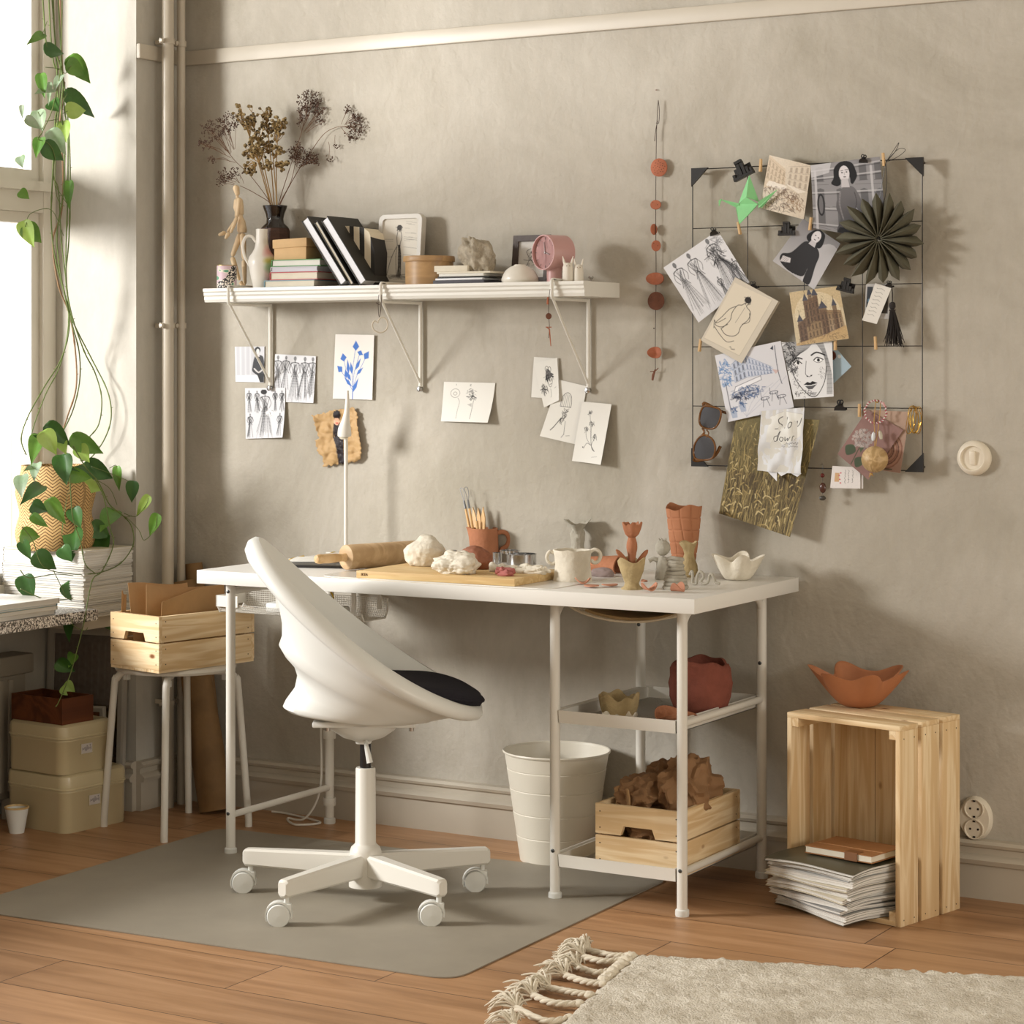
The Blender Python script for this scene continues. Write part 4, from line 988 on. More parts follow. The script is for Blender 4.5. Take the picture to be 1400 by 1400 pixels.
seg('upper_arm',mp(324,268,.016),mp(322,292,.018),.0055,.0055,.005); seg('forearm',mp(322,295,.018),mp(310,312,.014),.005,.0055,.004); seg('hand',mp(308,312,.014),mp(298,316,.012),.004,.0065,.004)
seg('thigh',mp(329,314,.006),mp(317,345,.008),.0085,.009,.0065); seg('shin',mp(317,346,.008),mp(327,378,.006),.0068,.0075,.005); seg('foot',mp(328,380,.006),mp(333,386,.004),.006,.006,.004)
seg('thigh',mp(332,314,-.006),mp(334,350,-.006),.0088,.009,.0065); seg('shin',mp(334,350,-.006),mp(335,384,-.004),.0068,.0075,.005); seg('foot',mp(336,386,-.004),mp(328,387,-.004),.005,.0055,.004)
# white pitcher
c=atS(358,-.135); k=sc(c); vb=proj(c)[1]; t=thing('pitcher','white ceramic pitcher with a looped handle and a blush of pink glaze on the shelf','pitcher',c)
GLZ=N('glazed_ceramic'); GLZ.b.inputs['Roughness'].default_value=.3; 
sx=GLZ.n('ShaderNodeSeparateXYZ'); GLZ.l(GLZ.co(),sx.inputs[0])
def patch(x0,z0,rx,rz,col,prev):
    v=GLZ.n('ShaderNodeVectorMath',operation='DISTANCE'); cb=GLZ.n('ShaderNodeCombineXYZ'); ma=GLZ.n('ShaderNodeMath',operation='MULTIPLY'); ma.inputs[1].default_value=1/rx; mb_=GLZ.n('ShaderNodeMath',operation='MULTIPLY'); mb_.inputs[1].default_value=1/rz
    GLZ.l(sx.outputs[0],ma.inputs[0]); GLZ.l(sx.outputs[2],mb_.inputs[0]); GLZ.l(ma.outputs[0],cb.inputs[0]); GLZ.l(mb_.outputs[0],cb.inputs[1]); GLZ.l(cb.outputs[0],v.inputs[0]); v.inputs[1].default_value=(x0/rx,z0/rz,0)
    r=GLZ.n('ShaderNodeMapRange'); r.inputs['From Min'].default_value=1.0; r.inputs['From Max'].default_value=.3; r.inputs['To Max'].default_value=.9; GLZ.l(v.outputs['Value'],r.inputs['Value'])
    m=GLZ.n('ShaderNodeMixRGB'); GLZ.l(r.outputs[0],m.inputs['Fac']); m.inputs['Color2'].default_value=lin(col)
    if prev is None: m.inputs['Color1'].default_value=lin('#e4dfd5')
    else: GLZ.l(prev,m.inputs['Color1'])
    return m.outputs[0]
o_=patch(.030,.108,.016,.026,'#d98a90',None); o_=patch(.034,.075,.012,.014,'#c9c060',o_); o_=patch(.036,.055,.014,.02,'#9cc08a',o_)
GLZ.l(o_,GLZ.b.inputs['Base Color'])
pv=[(393,11),(392,12),(378,15),(365,17.5),(357,19),(350,17.5),(344,13),(338,10),(330,8.5),(318,8),(312,8.2)]
ov=[(hw*k,(393-v)*k) for v,hw in pv]; P=[(0,0)]+ov+[(r-.0035,z) for r,z in reversed(ov[3:])]+[(0,.02)]
MB().lathe(P,c,n=48).build('pitcher_body',GLZ.m,t,sharp=70)
q=lambda u,v: Vector((c.x,c.y,0))+RIGHT*((u-362)*k)+Vector((0,0,c.z+(393-v)*k))
cx_=Vector((c.x,c.y,0))
q=lambda u,v: cx_+RIGHT*((u-358)*k)+Vector((0,0,c.z+(393-v)*k))
MB().tube(catmull([q(350,330),q(344,322),q(336,323),q(332,334),q(334,348),q(339,358),q(343,364)],6),.0042,n=12).build('handle',GLZ.m,t,sharp=70)
# dark vase
c=atS(376,-.065); k=sc(c); t=thing('brown_vase','dark brown stoneware vase with a glossy black flared neck on the shelf','vase',c)
vp=[(392,18),(390,20),(345,20),(324,20),(312,19.5)]
DV=N('vase_stoneware'); sx=DV.n('ShaderNodeSeparateXYZ'); DV.l(DV.co(),sx.inputs[0])
lo=MB(); lo.lathe([(0,0),(19*k,0),(20*k,.003),(20*k,(392-313)*k),(19*k,(392-309)*k),(12*k,(392-305)*k),(0,(392-305)*k)],c,n=10); lo.build('vase_body',mat('dark_stoneware','#4b2f22',.55,var=.3,vs=30,stretch=(1,1,6)),t,sharp=20)
up=[(19.2,309),(18,307),(12.5,302),(11.5,296),(13,289),(15.5,283),(17,279),(17,278)]
P=[(hw*k,(392-v)*k) for hw,v in up]; P=P+[(r-.003,z) for r,z in reversed(P[2:])]
MB().lathe(P,c,n=48).build('neck',mat('black_glaze','#1c1512',.12,coat=.5),t,sharp=60)
VM=Vector((c.x,c.y,c.z+(392-290)*k)); VT=Vector((c.x,c.y,c.z+(392-279)*k)); vk=k
# dried branches in the vase
TW=mat('dry_twig','#6b4a33',.8); POD=mat('dry_seed','#4d3426',.8,var=.3,vs=200); EUC=mat('gum_nut','#857048',.7,var=.3,vs=120); ESTM=mat('gum_stem','#9b7c4a',.8); NUTD=mat('nut_mouth','#2e2315',.8)
def vp_(u,v,dy): p=VT+RIGHT*((u-376)*vk)+FWD*dy; return Vector((p.x,min(p.y,-.012),VT.z+(279-v)*vk))
def branch(lab,pts,kind,clusters,seed,dy):
    rr=random.Random(seed); t=thing('dried_branch',lab,'dried branch',VM-Vector((0,0,.03)))
    P=[VM-Vector((0,0,.04))+Vector((rr.uniform(-.006,.006),rr.uniform(-.006,.006),0)),VT+Vector((rr.uniform(-.012,.012),rr.uniform(-.01,.01),0))]
    n_=len(pts)
    P=P[:1]+[VT+RIGHT*((pts[0][0]-376)*vk)+FWD*(dy*.1)]+[vp_(u,v,dy*(i+1)/n_) for i,(u,v) in enumerate(pts[1:])]
    C_=catmull(P,6); K=len(C_)
    m=MB(); m.tube(C_,[.0013*(1-.5*i/K)+(.0006 if kind=='euc' else 0) for i in range(K)],n=6)
    for (u,v,ru,rv,cnt,ju,jv) in clusters:
        pod=MB(); root0=vp_(ju,jv,dy*.9)
        for i in range(cnt):
            a=rr.uniform(0,2*PI); q=math.sqrt(rr.random()); uu=u+ru*q*math.cos(a); vv=v+rv*q*math.sin(a); e=vp_(uu,vv,dy+rr.uniform(-.02,.02))
            if i%7==0 or kind=='euc': 
                root=root0.lerp(e,rr.uniform(0,.45) if kind!='euc' else 0); mid=root.lerp(e,.5)+Vector((rr.uniform(-.006,.006),rr.uniform(-.004,.004),rr.uniform(-.002,.008)))
                m.tube(catmull([root,mid,e],3),.0006 if kind!='euc' else .0009,n=4,cap=False)
            if kind=='euc':
                d=Vector((rr.uniform(-1,1),rr.uniform(-1,.3),rr.uniform(-.9,.6))).normalized()
                pod.tube([e,e+d*.003,e+d*.007,e+d*.0095],[.0012,.0042,.0040,.0032],n=8,m=0); pod.tube([e+d*.0094,e+d*.0097],[.0027,.0026],n=8,m=1)
            else:
                d=Vector((rr.uniform(-.7,.7),rr.uniform(-.6,.6),rr.uniform(-.2,1))).normalized()
                for j in range(3):
                    o=e+Vector((rr.uniform(-.004,.004),rr.uniform(-.004,.004),rr.uniform(-.006,.006)))
                    pod.tube([o,o+d*.0022,o+d*.0052],[.0006,.0016,.0003],n=5)
        pod.build('seed_heads',[EUC,NUTD] if kind=='euc' else [POD],t)
    m.build('stem',ESTM if kind=='euc' else TW,t)
branch('brown seed-head branch reaching far left out of the dark vase',[(372,279),(345,240),(320,215),(303,190)],'seed',[(298,176,19,15,75,318,212),(315,165,12,12,40,322,205),(282,196,10,8,22,318,214),(292,217,6,5,9,325,220)],11,-.02)
branch('low brown seed-head branch drooping left in front of the mannequin head',[(373,279),(350,262),(330,252)],'seed',[(312,238,14,8,32,332,250),(305,248,8,4,14,332,252),(326,234,7,7,10,336,250)],12,-.055)
branch('tall brown seed-head branch rising right of the middle of the vase',[(380,279),(395,230),(410,185),(420,150)],'seed',[(424,134,18,13,80,418,165),(415,150,9,8,24,414,172),(440,150,10,6,22,415,178),(441,164,5,3,9,416,180),(410,160,4,7,12,412,180)],13,.0)
branch('short brown seed-head branch leaning right out of the dark vase',[(381,279),(398,245),(405,215)],'seed',[(406,205,11,12,45,404,225),(417,212,18,10,60,406,228),(428,216,10,7,22,408,228)],14,-.02)
branch('long arching brown branch bending far right out of the dark vase',[(382,279),(405,235),(425,205),(447,180),(475,172),(492,176)],'seed',[(503,176,13,10,34,480,172),(487,150,7,4,12,473,172),(500,163,12,7,22,478,172),(493,188,8,5,14,474,173),(466,200,3,2,4,463,175),(454,216,4,2,5,450,178)],15,-.03)
branch('ochre gum nut branch in the left half of the vase',[(370,279),(355,225),(340,180),(326,146)],'euc',[(327,150,6,12,14,334,172),(342,200,10,15,30,348,215),(340,165,5,10,12,342,185)],21,-.01)
branch('ochre gum nut branch with drooping nuts low in front of the vase opening',[(371,279),(362,240),(352,212)],'euc',[(343,228,8,9,18,352,222),(352,205,10,10,22,356,220)],22,-.035)
branch('tallest ochre gum nut branch with a single pod at its tip',[(373,279),(360,220),(346,165)],'euc',[(343,141,3,3,2,344,150),(344,160,8,7,20,347,172),(352,180,9,9,18,352,190)],23,.0)
branch('ochre gum nut branch in the middle of the vase',[(375,279),(370,215),(365,165)],'euc',[(362,151,11,6,20,365,165),(368,168,12,8,24,367,180),(362,196,12,14,30,366,205)],24,.01)
branch('ochre gum nut branch leaning right in the vase',[(378,279),(378,225),(380,175)],'euc',[(383,165,11,10,34,379,180),(378,180,9,8,14,378,192)],25,-.005)
branch('ochre gum nut branch with hanging bell pods right of the vase middle',[(379,279),(376,240),(374,205)],'euc',[(382,205,7,8,16,376,215),(388,222,9,8,20,377,225),(363,223,10,7,18,374,230)],26,-.03)
# book pile + small box
def book(name,lab,c,size,rz,cover,pages=PAPERC,z=0,tilt=None,parent=None,cat='book'):
    """size x width (spine to fore edge across y), lying flat: spine on the far side +y"""
    L,Wd,T=size; ct=.0022
    R3=(tilt or Matrix.Rotation(rz,3,'Z'))
    t=thing(name,lab,cat,Vector((c[0],c[1],z)))
    m=MB(); base=Vector((c[0],c[1],z))
    def bx(mb,cc,s,b=0): mb.box(base+R3@Vector(cc),s,rot=R3,bev=b)
    bx(m,(0,0,ct/2),(L,Wd,ct)); bx(m,(0,0,T-ct/2),(L,Wd,ct)); bx(m,(-L/2+ct/2-.0008,0,T/2),(ct,Wd,T-.001),.0008)
    m.build('cover',cover,t,sharp=20)
    g=MB(); bx(g,(-.001,0,T/2),(L-.006,Wd-.006,T-2*ct)); g.build('pages',pages,t,sharp=20)
    return t
GRN=mat('green_cloth','#4f8a4d',.6); RED=mat('red_cloth','#b04a4a',.6); TEAL=mat('blue_cloth','#7d9aa6',.6); GRYC=mat('grey_cloth','#bdb9bd',.6); BLK=mat('black_cloth','#26241f',.6); DOLV=mat('dark_olive_cloth','#4c473b',.6)
y_=-.10; k=sc(atS(400,y_))
zc=S
def bspan(u0,u1,y): a=atS(u0,y); b=atS(u1,y); return (a.x+b.x)/2,b.x-a.x
for (lab,u0,u1,T,cov,pg) in (('pale book with a blue cover, bottom of the pile on the shelf',361,430,.020,TEAL,PAPERC),('thick book with a red cover, second from the bottom of the pile',369,434,.022,RED,PAPERC),('thin grey-white book, third from the bottom of the pile',370,434,.014,GRYC,mat('grey_pages','#c9c6cc',.8)),('book with a green cover on top of the book pile',371,438,.019,GRN,PAPER)):
    yf=-.165; x,L=bspan(u0,u1,yf); book('book',lab,(x,yf+.06),(L,.12,T),0,cov,pg,z=zc); zc+=T+.0004
# kraft card box with lid
x,L=bspan(372,419,-.16); BOXM=mat('kraft_box','#cba878',.75,var=.04,vs=30)
t=thing('card_box','small kraft card box with a lid on top of the book pile','box',(x,-.12,zc))
MB().box((x+.001,-.12,zc+.017),(L*.93,.075,.034),bev=.001).build('box_base',BOXM,t)
lm=MB(); 
a0_=Vector((x-L/2-.001,-.16,zc+.030)); 
lm.box((x+.001,-.12,zc+.045),(L*.99,.081,.024),rot=Matrix.Rotation(-.03,3,'Y'),bev=.001); lm.build('lid',BOXM,t)
# three leaning black bound books plus a patterned one
def lean(lab,ub,vb_,ut,vt,T,D,cov,pg,y0,name='book'):
    """spine seen edge on: thick edge T, leaning to the left; lower corner (ub), upper corner (ut)"""
    a=onY(ub,vb_,y0); b=onY(ut,vt,y0); L=(b-a).length; d=(b-a).normalized()
    a.z=S; nrm=Vector((d.z,0,-d.x))   # to the right/up
    # local frame: X along length d, Y depth (world y), Z thickness
    R3=Matrix((d,Vector((0,1,0)),-d.cross(Vector((0,1,0)))*-1)).transposed()
    X=d; Y=Vector((0,1,0)); Z_=X.cross(Y)
    R3=Matrix((X,Y,Z_)).transposed()
    if Z_.x<0: base=a
    t=thing(name,lab,'book',a)
    m=MB(); ct=.002; s=1 if Z_.x>0 else -1
    low=min((a+X*0+Z_*(s*T)).z,a.z); off=Vector((0,0,S-low+.0005))
    def bx(mb,x0,x1,y0_,y1_,z0,z1): 
        cc=X*((x0+x1)/2)+Y*((y0_+y1_)/2)+Z_*(s*(z0+z1)/2); mb.box(a+off+cc,(x1-x0,y1_-y0_,z1-z0),rot=R3)
    bx(m,0,L,0,D,0,ct); bx(m,0,L,0,D,T-ct,T); bx(m,0,L,D-ct,D,0,T)
    m.build('cover',cov,t,sharp=20); g=MB(); bx(g,.003,L-.003,.003,D-ct,ct,T-ct); g.build('pages',pg,t,sharp=20); return t
lean('black-covered book leaning left, first of the leaning row by the box',465,391,412,303,.024,.15,BLK,PAPERP,-.185)
lean('thin black-covered book leaning left, second in the leaning row',479,391,429,305,.012,.15,BLK,PAPERC,-.18)
lean('black-covered book leaning left, third in the leaning row',492,391,439,303,.024,.15,BLK,PAPERP,-.18)
# black and white striped soft book
STR=N('striped_paper'); STR.b.inputs['Roughness'].default_value=.7
wv=STR.n('ShaderNodeTexWave',Scale=9,Distortion=3.5,Detail=1); wv.inputs['Detail Scale'].default_value=.8; STR.l(STR.co((1,.3,.25)),wv.inputs['Vector']); r6=STR.n('ShaderNodeValToRGB'); r6.color_ramp.interpolation='CONSTANT'; r6.color_ramp.elements[0].color=lin('#2b2826'); r6.color_ramp.elements[1].position=.42; r6.color_ramp.elements[1].color=lin('#d8ccb4'); STR.l(wv.outputs['Fac'],r6.inputs['Fac']); STR.l(r6.outputs[0],STR.b.inputs['Base Color'])
yb=-.12; pts=[onY(u,v,yb) for u,v in ((494,391),(513,391),(512,345),(505,318),(497,311),(478,309),(464,309),(470,330))]
for p in pts[:2]: p.z=S
m=MB(); m.prism(pts,(0,.09,0)); tag(m.build('sketchbook',STR.m,loc=(pts[0].x,yb,S),sharp=25),'black and cream striped sketchbook leaning behind the black books','sketchbook')
# picture frame (rounded, grey)
def rrect(w,h,r,n=6):
    out=[]
    for cx_,cz_,a0 in ((w/2-r,h/2-r,0),(-w/2+r,h/2-r,90),(-w/2+r,-h/2+r,180),(w/2-r,-h/2+r,270)):
        for i in range(n+1):
            a=math.radians(a0+90*i/n); out.append((cx_+r*math.cos(a),cz_+r*math.sin(a)))
    return out
yf=-.055; a=onY(517,388,yf); b=onY(577,291,yf); w=b.x-a.x; h=b.z-S; w_c=(a.x+b.x)/2
tl=Matrix.Rotation(-.10,3,'X')
t=thing('picture_frame','pale grey round-cornered frame with a sketch of a woman in a long dress','picture frame',(w_c,yf,S))
cc=Vector((w_c,yf+.002,S+h/2))
def fr(x,y,z): return cc+tl@Vector((x,y,z))
FRM=mat('frame_grey','#b9b3a8',.4)
o1=rrect(w,h,.018); i1=rrect(w-.026,h-.026,.010); m=MB()
ring=lambda pts,y:[fr(x,y,z) for x,z in pts]
m.loft([ring(o1,.012),ring(o1,-.006),ring(rrect(w-.003,h-.003,.017),-.008),ring(i1,-.008),ring(i1,.0),ring(i1,.012)],loop=True); m.build('frame',FRM,t,sharp=40)
# art is added with the drawing helpers below
FRAME1=(t,fr,w-.026,h-.026)
# round bentwood box
c=atS(587,-.115); k=sc(c); t=thing('bentwood_box','round bentwood box with a lid on the shelf','box',c)
BW=wood('bentwood','#b08e64','#9d7d58',0,scale=10,knots=False,rough=.4)
r=33*k; MB().lathe([(0,0),(r,0),(r,.064),(0,.064)],c,n=64).build('box_body',BW,t)
MB().lathe([(r*1.0,.062),(r*1.07,.062),(r*1.08,.064),(r*1.08,.073),(r*1.06,.0765),(0,.0775),(0,.062)],c,n=64,fn=lambda r_,z,a:(r_*(1+.012*math.sin(a*9)),z)).build('lid',BW,t)
# thin notebooks pile
zc=S
for i,(lab,u0,u1,T,cv) in enumerate((('slim dark grey notebook, bottom of the small pile beside the bentwood box',592,662,.010,mat('slate_card','#4b4a50',.7)),('thin white notebook, second from the bottom of the small notebook pile',595,660,.005,PAPERP),('thin dark-edged notebook in the middle of the small pile',598,668,.004,BLK),('thin white pad just below the cream block',600,662,.007,PAPER),('long cream pad under the pale rock',597,670,.005,PAPERC))):
    x,L=bspan(u0,u1,-.165); o=MB().box((x,-.165+.045,zc+T/2),(L,.09,T),rot=jit(.03),bev=.0006).build('notebook',[cv],loc=(x,-.12,zc)); tag(o,lab,'notebook'); zc+=T+.0003
x,L=bspan(592,636,-.165)
tag(MB().box((x,-.125,zc+.008),(L,.07,.016),rot=.05,bev=.001).build('notebook',PAPERC,loc=(x,-.125,zc)),'chunky cream block pad at the top left of the small notebook pile','notebook')
# rock
c=atS(653,-.115); k=sc(c); rock=MB(); 
bm=bmesh.new(); bmesh.ops.create_icosphere(bm,subdivisions=5,radius=1)
for v in bm.verts:
    d=v.co.normalized(); n_=noise.fractal(d*1.6+Vector((3,1,2)),1,2,5)+.7*noise.multi_fractal(d*3+Vector((5,5,5)),.6,2,4)*.25
    f=.85+.28*n_; p=Vector((d.x*.050*f,d.y*.040*f,d.z*.066*f)); p.x-=.012*(p.z/.06); p.z=max(p.z,-.036); v.co=p
rock.bm(bm,None,(c.x,c.y,zc+.0365),0)
tag(rock.build('rock',mat('pale_rock','#a89d8a',.9,var=.2,vs=60,bump=1,bs=150),loc=(c.x,c.y,zc),sharp=50),'rough pale grey rock standing on the small notebook pile','rock')
# white egg half vase
c=atS(711,-.14); k=sc(c); hh=.048
MBx=MB().lathe([(0,0),(23*k,0),(25.5*k,.006),(25*k,.014),(21*k,.030),(15*k,.040),(8*k,.0455),(7.5*k,.0475),(6*k,.0475),(5*k,.04),(0,.038)],c,n=56)
tag(MBx.build('bud_vase',mat('white_glaze','#dcd6ca',.25,coat=.2),loc=c,sharp=50),'low white dome-shaped bud vase on the shelf','vase')
# dark framed picture
yf=-.035; a=onY(702,388,yf); b=onY(753,321,yf); w=b.x-a.x; h=b.z-S; cc2=Vector(((a.x+b.x)/2,yf,S+h/2+.0005)); 
t=thing('picture_frame','dark brown wooden frame with an ink sketch, behind the pink clock','picture frame',(cc2.x,yf,S))
def fr2(x,y,z,cc2=cc2): return cc2+Matrix.Rotation(-.12,3,'X')@Vector((x,y+.0,z))
rect=lambda w,h:[(w/2,h/2),(-w/2,h/2),(-w/2,-h/2),(w/2,-h/2)]
m=MB(); m.loft([[fr2(x,.008,z) for x,z in rect(w,h)],[fr2(x,-.008,z) for x,z in rect(w,h)],[fr2(x,-.008,z) for x,z in rect(w-.032,h-.032)],[fr2(x,.008,z) for x,z in rect(w-.032,h-.032)]],loop=True); m.build('frame',mat('dark_walnut','#43352d',.5,bump=.3,bs=80),t,sharp=20)
FRAME2=(t,fr2,w-.032,h-.032)
# pink clock lamp
c=atS(756,-.125); k=sc(c); PK=mat('pink_enamel','#c09591',.4); t=thing('pink_clock','dusty pink table clock shaped like a drum on a round stem','clock',c)
MB().lathe([(0,0),(.0195,0),(.0195,.050),(0,.050)],(c.x+.004,c.y,c.z),n=40).build('stem',PK,t)
ctr=Vector((c.x+.002,c.y,onY(750,345,-.15).z)); ax=Vector((-.62,-.78,0)).normalized()
# drum axis: face turned to the viewer's left
axd=(RIGHT*-.78-FWD*.62).normalized(); zax=Vector((0,0,1)); Rr=Matrix((zax.cross(axd).normalized(),zax,axd)).transposed()
Rr=Matrix(((axd.cross(zax)).normalized()*-1,zax,axd)).transposed()
dr=.0455; dl=.036
MB().lathe([(0,-dl),(dr-.002,-dl),(dr,-dl+.002),(dr,dl-.001),(dr-.0008,dl),(dr-.003,dl),(dr-.0035,dl-.009),(0,dl-.009)],ctr,R=Rr,n=64).build('drum',PK,t,sharp=40)
fc_=MB().lathe([(0,dl-.0085),(dr-.005,dl-.0085)],ctr,R=Rr,n=48).build('clock_face',mat('pink_face','#d5a5a0',.5),t)
hm=MB(); up=zax; sd=Rr@Vector((1,0,0))
for i in range(12):
    a=i*PI/6; dv=sd*math.sin(a)+up*math.cos(a); hm.tube([ctr+axd*(dl-.008)+dv*(dr-.012),ctr+axd*(dl-.008)+dv*(dr-.006)],.0006,n=5)
hm.build('hour_marks',mat('grey_mark','#6f6360',.5),fc_)
hh_=MB(); hh_.tube([ctr+axd*(dl-.0068)-up*.004,ctr+axd*(dl-.0068)+up*.026+sd*-.004],.0009,n=6); hh_.tube([ctr+axd*(dl-.0066),ctr+axd*(dl-.0066)+sd*.018-up*.006],.0012,n=6); hh_.cyl(ctr+axd*(dl-.0075),ctr+axd*(dl-.005),.0028,n=16); hh_.build('hands',mat('clock_hand','#8d8480',.3,metal=.7),fc_)
# clay cats
WCL=mat('white_bisque','#d8d0c2',.6,bump=.2)
def catv(lab,u,y,hw,v0,seed):
    c=atS(u,y); k=sc(c); t=thing('clay_animal',lab,'figurine',c); h=(383-v0)*k
    r=hw*k; MB().lathe([(0,0),(r,0),(r*1.02,h*.1),(r,h*.4),(r*.97,h*.62),(r*.8,h*.76),(r*.4,h*.83),(0,h*.84)],c,n=36,fn=irr(seed,.08,4)).build('body',WCL,t,sharp=75)
    for s_ in(-1,1): MB().tube([c+RIGHT*(s_*r*.5)+Vector((0,0,h*.70)),c+RIGHT*(s_*r*.75)+Vector((0,0,h*.9)),c+RIGHT*(s_*r*.95)+Vector((0,0,h*1.12))],[r*.32,r*.25,r*.06],n=10,flat=.6).build('ear',WCL,t,sharp=75)
    f=MB(); fw=-FWD
    for s_ in(-1,1): f.blob(c+fw*(r*.86)+RIGHT*(s_*r*.28)+Vector((0,0,h*.68)),(.0012,.0012,.0012),1,0,1,2,flat=False)
    f.tube([c+fw*(r*.93)+Vector((0,0,h*.64)),c+fw*(r*.95)+Vector((0,0,h*.60))],.0007,n=5); f.build('face',mat('brown_mark','#7b6650',.8) if 'brown_mark' not in bpy.data.materials else bpy.data.materials['brown_mark'],t)
catv('taller white clay animal with pointed ears by the pink clock',776.5,-.165,7.5,352,1); catv('shorter white clay animal with pointed ears at the shelf end',791,-.155,6.5,355,2)
c=atS(808,-.06); tag(MB().lathe([(0,0),(.004,0),(.003,.004),(.0015,.006),(.0045,.010),(.0075,.014),(.0055,.017),(0,.016)],c,n=20).build('metal_knob',CHROME,loc=c),'tiny silver metal knob standing at the right end of the shelf','knob')
# ================= PRINTED SHEETS =================
class Cv:
    """small colour canvas, x right, y down, both 0..1"""
    def __init__(s,w,h,col='#dcd9d2'):
        s.w=w; s.h=h; c=lin(col)[:3]; s.p=[list(c) for _ in range(w*h)]
    def _mix(s,i,c,a):
        q=s.p[i]; b=1-a; q[0]=q[0]*b+c[0]*a; q[1]=q[1]*b+c[1]*a; q[2]=q[2]*b+c[2]*a
    def line(s,P,wd,col,a=1.0):
        c=lin(col); W=s.w-1; Hh=s.h-1; P=[(x*W,y*Hh) for x,y in P]; r=wd/2
        for (x0,y0),(x1,y1) in zip(P,P[1:]):
            dx,dy=x1-x0,y1-y0; L=dx*dx+dy*dy+1e-9
            for y in range(max(0,int(min(y0,y1)-r-1)),min(s.h,int(max(y0,y1)+r+2))):
                for x in range(max(0,int(min(x0,x1)-r-1)),min(s.w,int(max(x0,x1)+r+2))):
                    t=max(0,min(1,((x-x0)*dx+(y-y0)*dy)/L)); d=math.hypot(x-x0-dx*t,y-y0-dy*t)
                    al=min(1,max(0,r-d+.5))
                    if al>0: s._mix(y*s.w+x,c,al*a)
    def curve(s,P,wd,col,a=1.0,n=5):
        s.line([(q.x,q.y) for q in catmull([(x,y,0) for x,y in P],n)],wd,col,a)
    def poly(s,P,col,a=1.0,col2=None,smooth=False):
        if smooth: P=[(q.x,q.y) for q in catmull([(x,y,0) for x,y in P],5,closed=True)]
        c=lin(col); c2=lin(col2) if col2 else c; W=s.w-1; Hh=s.h-1; P=[(x*W,y*Hh) for x,y in P]
        ys=[y for x,y in P]; y0,y1=min(ys),max(ys)
        for y in range(max(0,int(y0)),min(s.h,int(y1)+2)):
            xs=[]
            for (ax,ay),(bx,by) in zip(P,P[1:]+P[:1]):
                if (ay<=y)!=(by<=y): xs.append(ax+(y-ay)/(by-ay)*(bx-ax))
            xs.sort(); f=(y-y0)/(y1-y0+1e-9); cc=[c[i]*(1-f)+c2[i]*f for i in range(3)]
            for a0,b0 in zip(xs[::2],xs[1::2]):
                for x in range(max(0,int(a0)),min(s.w,int(b0)+2)):
                    al=min(1,max(0,min(x-a0+.5,b0-x+.5)))
                    if al>0: s._mix(y*s.w+x,cc,al*a)
    def ell(s,cx,cy,rx,ry,col,a=1.0,rot=0,col2=None):
        P=[]
        for i in range(20):
            t=2*PI*i/20; x,y=rx*math.cos(t),ry*math.sin(t); P.append((cx+x*math.cos(rot)-y*math.sin(rot),cy+x*math.sin(rot)+y*math.cos(rot)))
        s.poly(P,col,a,col2)
    def ring(s,cx,cy,rx,ry,wd,col,a=1.0): s.line([(cx+rx*math.cos(2*PI*i/20),cy+ry*math.sin(2*PI*i/20)) for i in range(21)],wd,col,a)
    def grain(s,amp,f=.2,seed=0,col=None):
        for y in range(s.h):
            for x in range(s.w):
                n=noise.noise(Vector((x*f,y*f,seed*3.3)))*amp; q=s.p[y*s.w+x]
                for i in range(3): q[i]=max(0,q[i]*(1+n))
PRINT=N('printed_sheet'); PRINT.b.inputs['Roughness'].default_value=.6; PRINT.b.inputs['Specular IOR Level'].default_value=.25
_a=PRINT.n('ShaderNodeVertexColor',layer_name='print'); PRINT.l(_a.outputs['Color'],PRINT.b.inputs['Base Color'])
def V2(u,v,Y): return onY(u,v,Y)
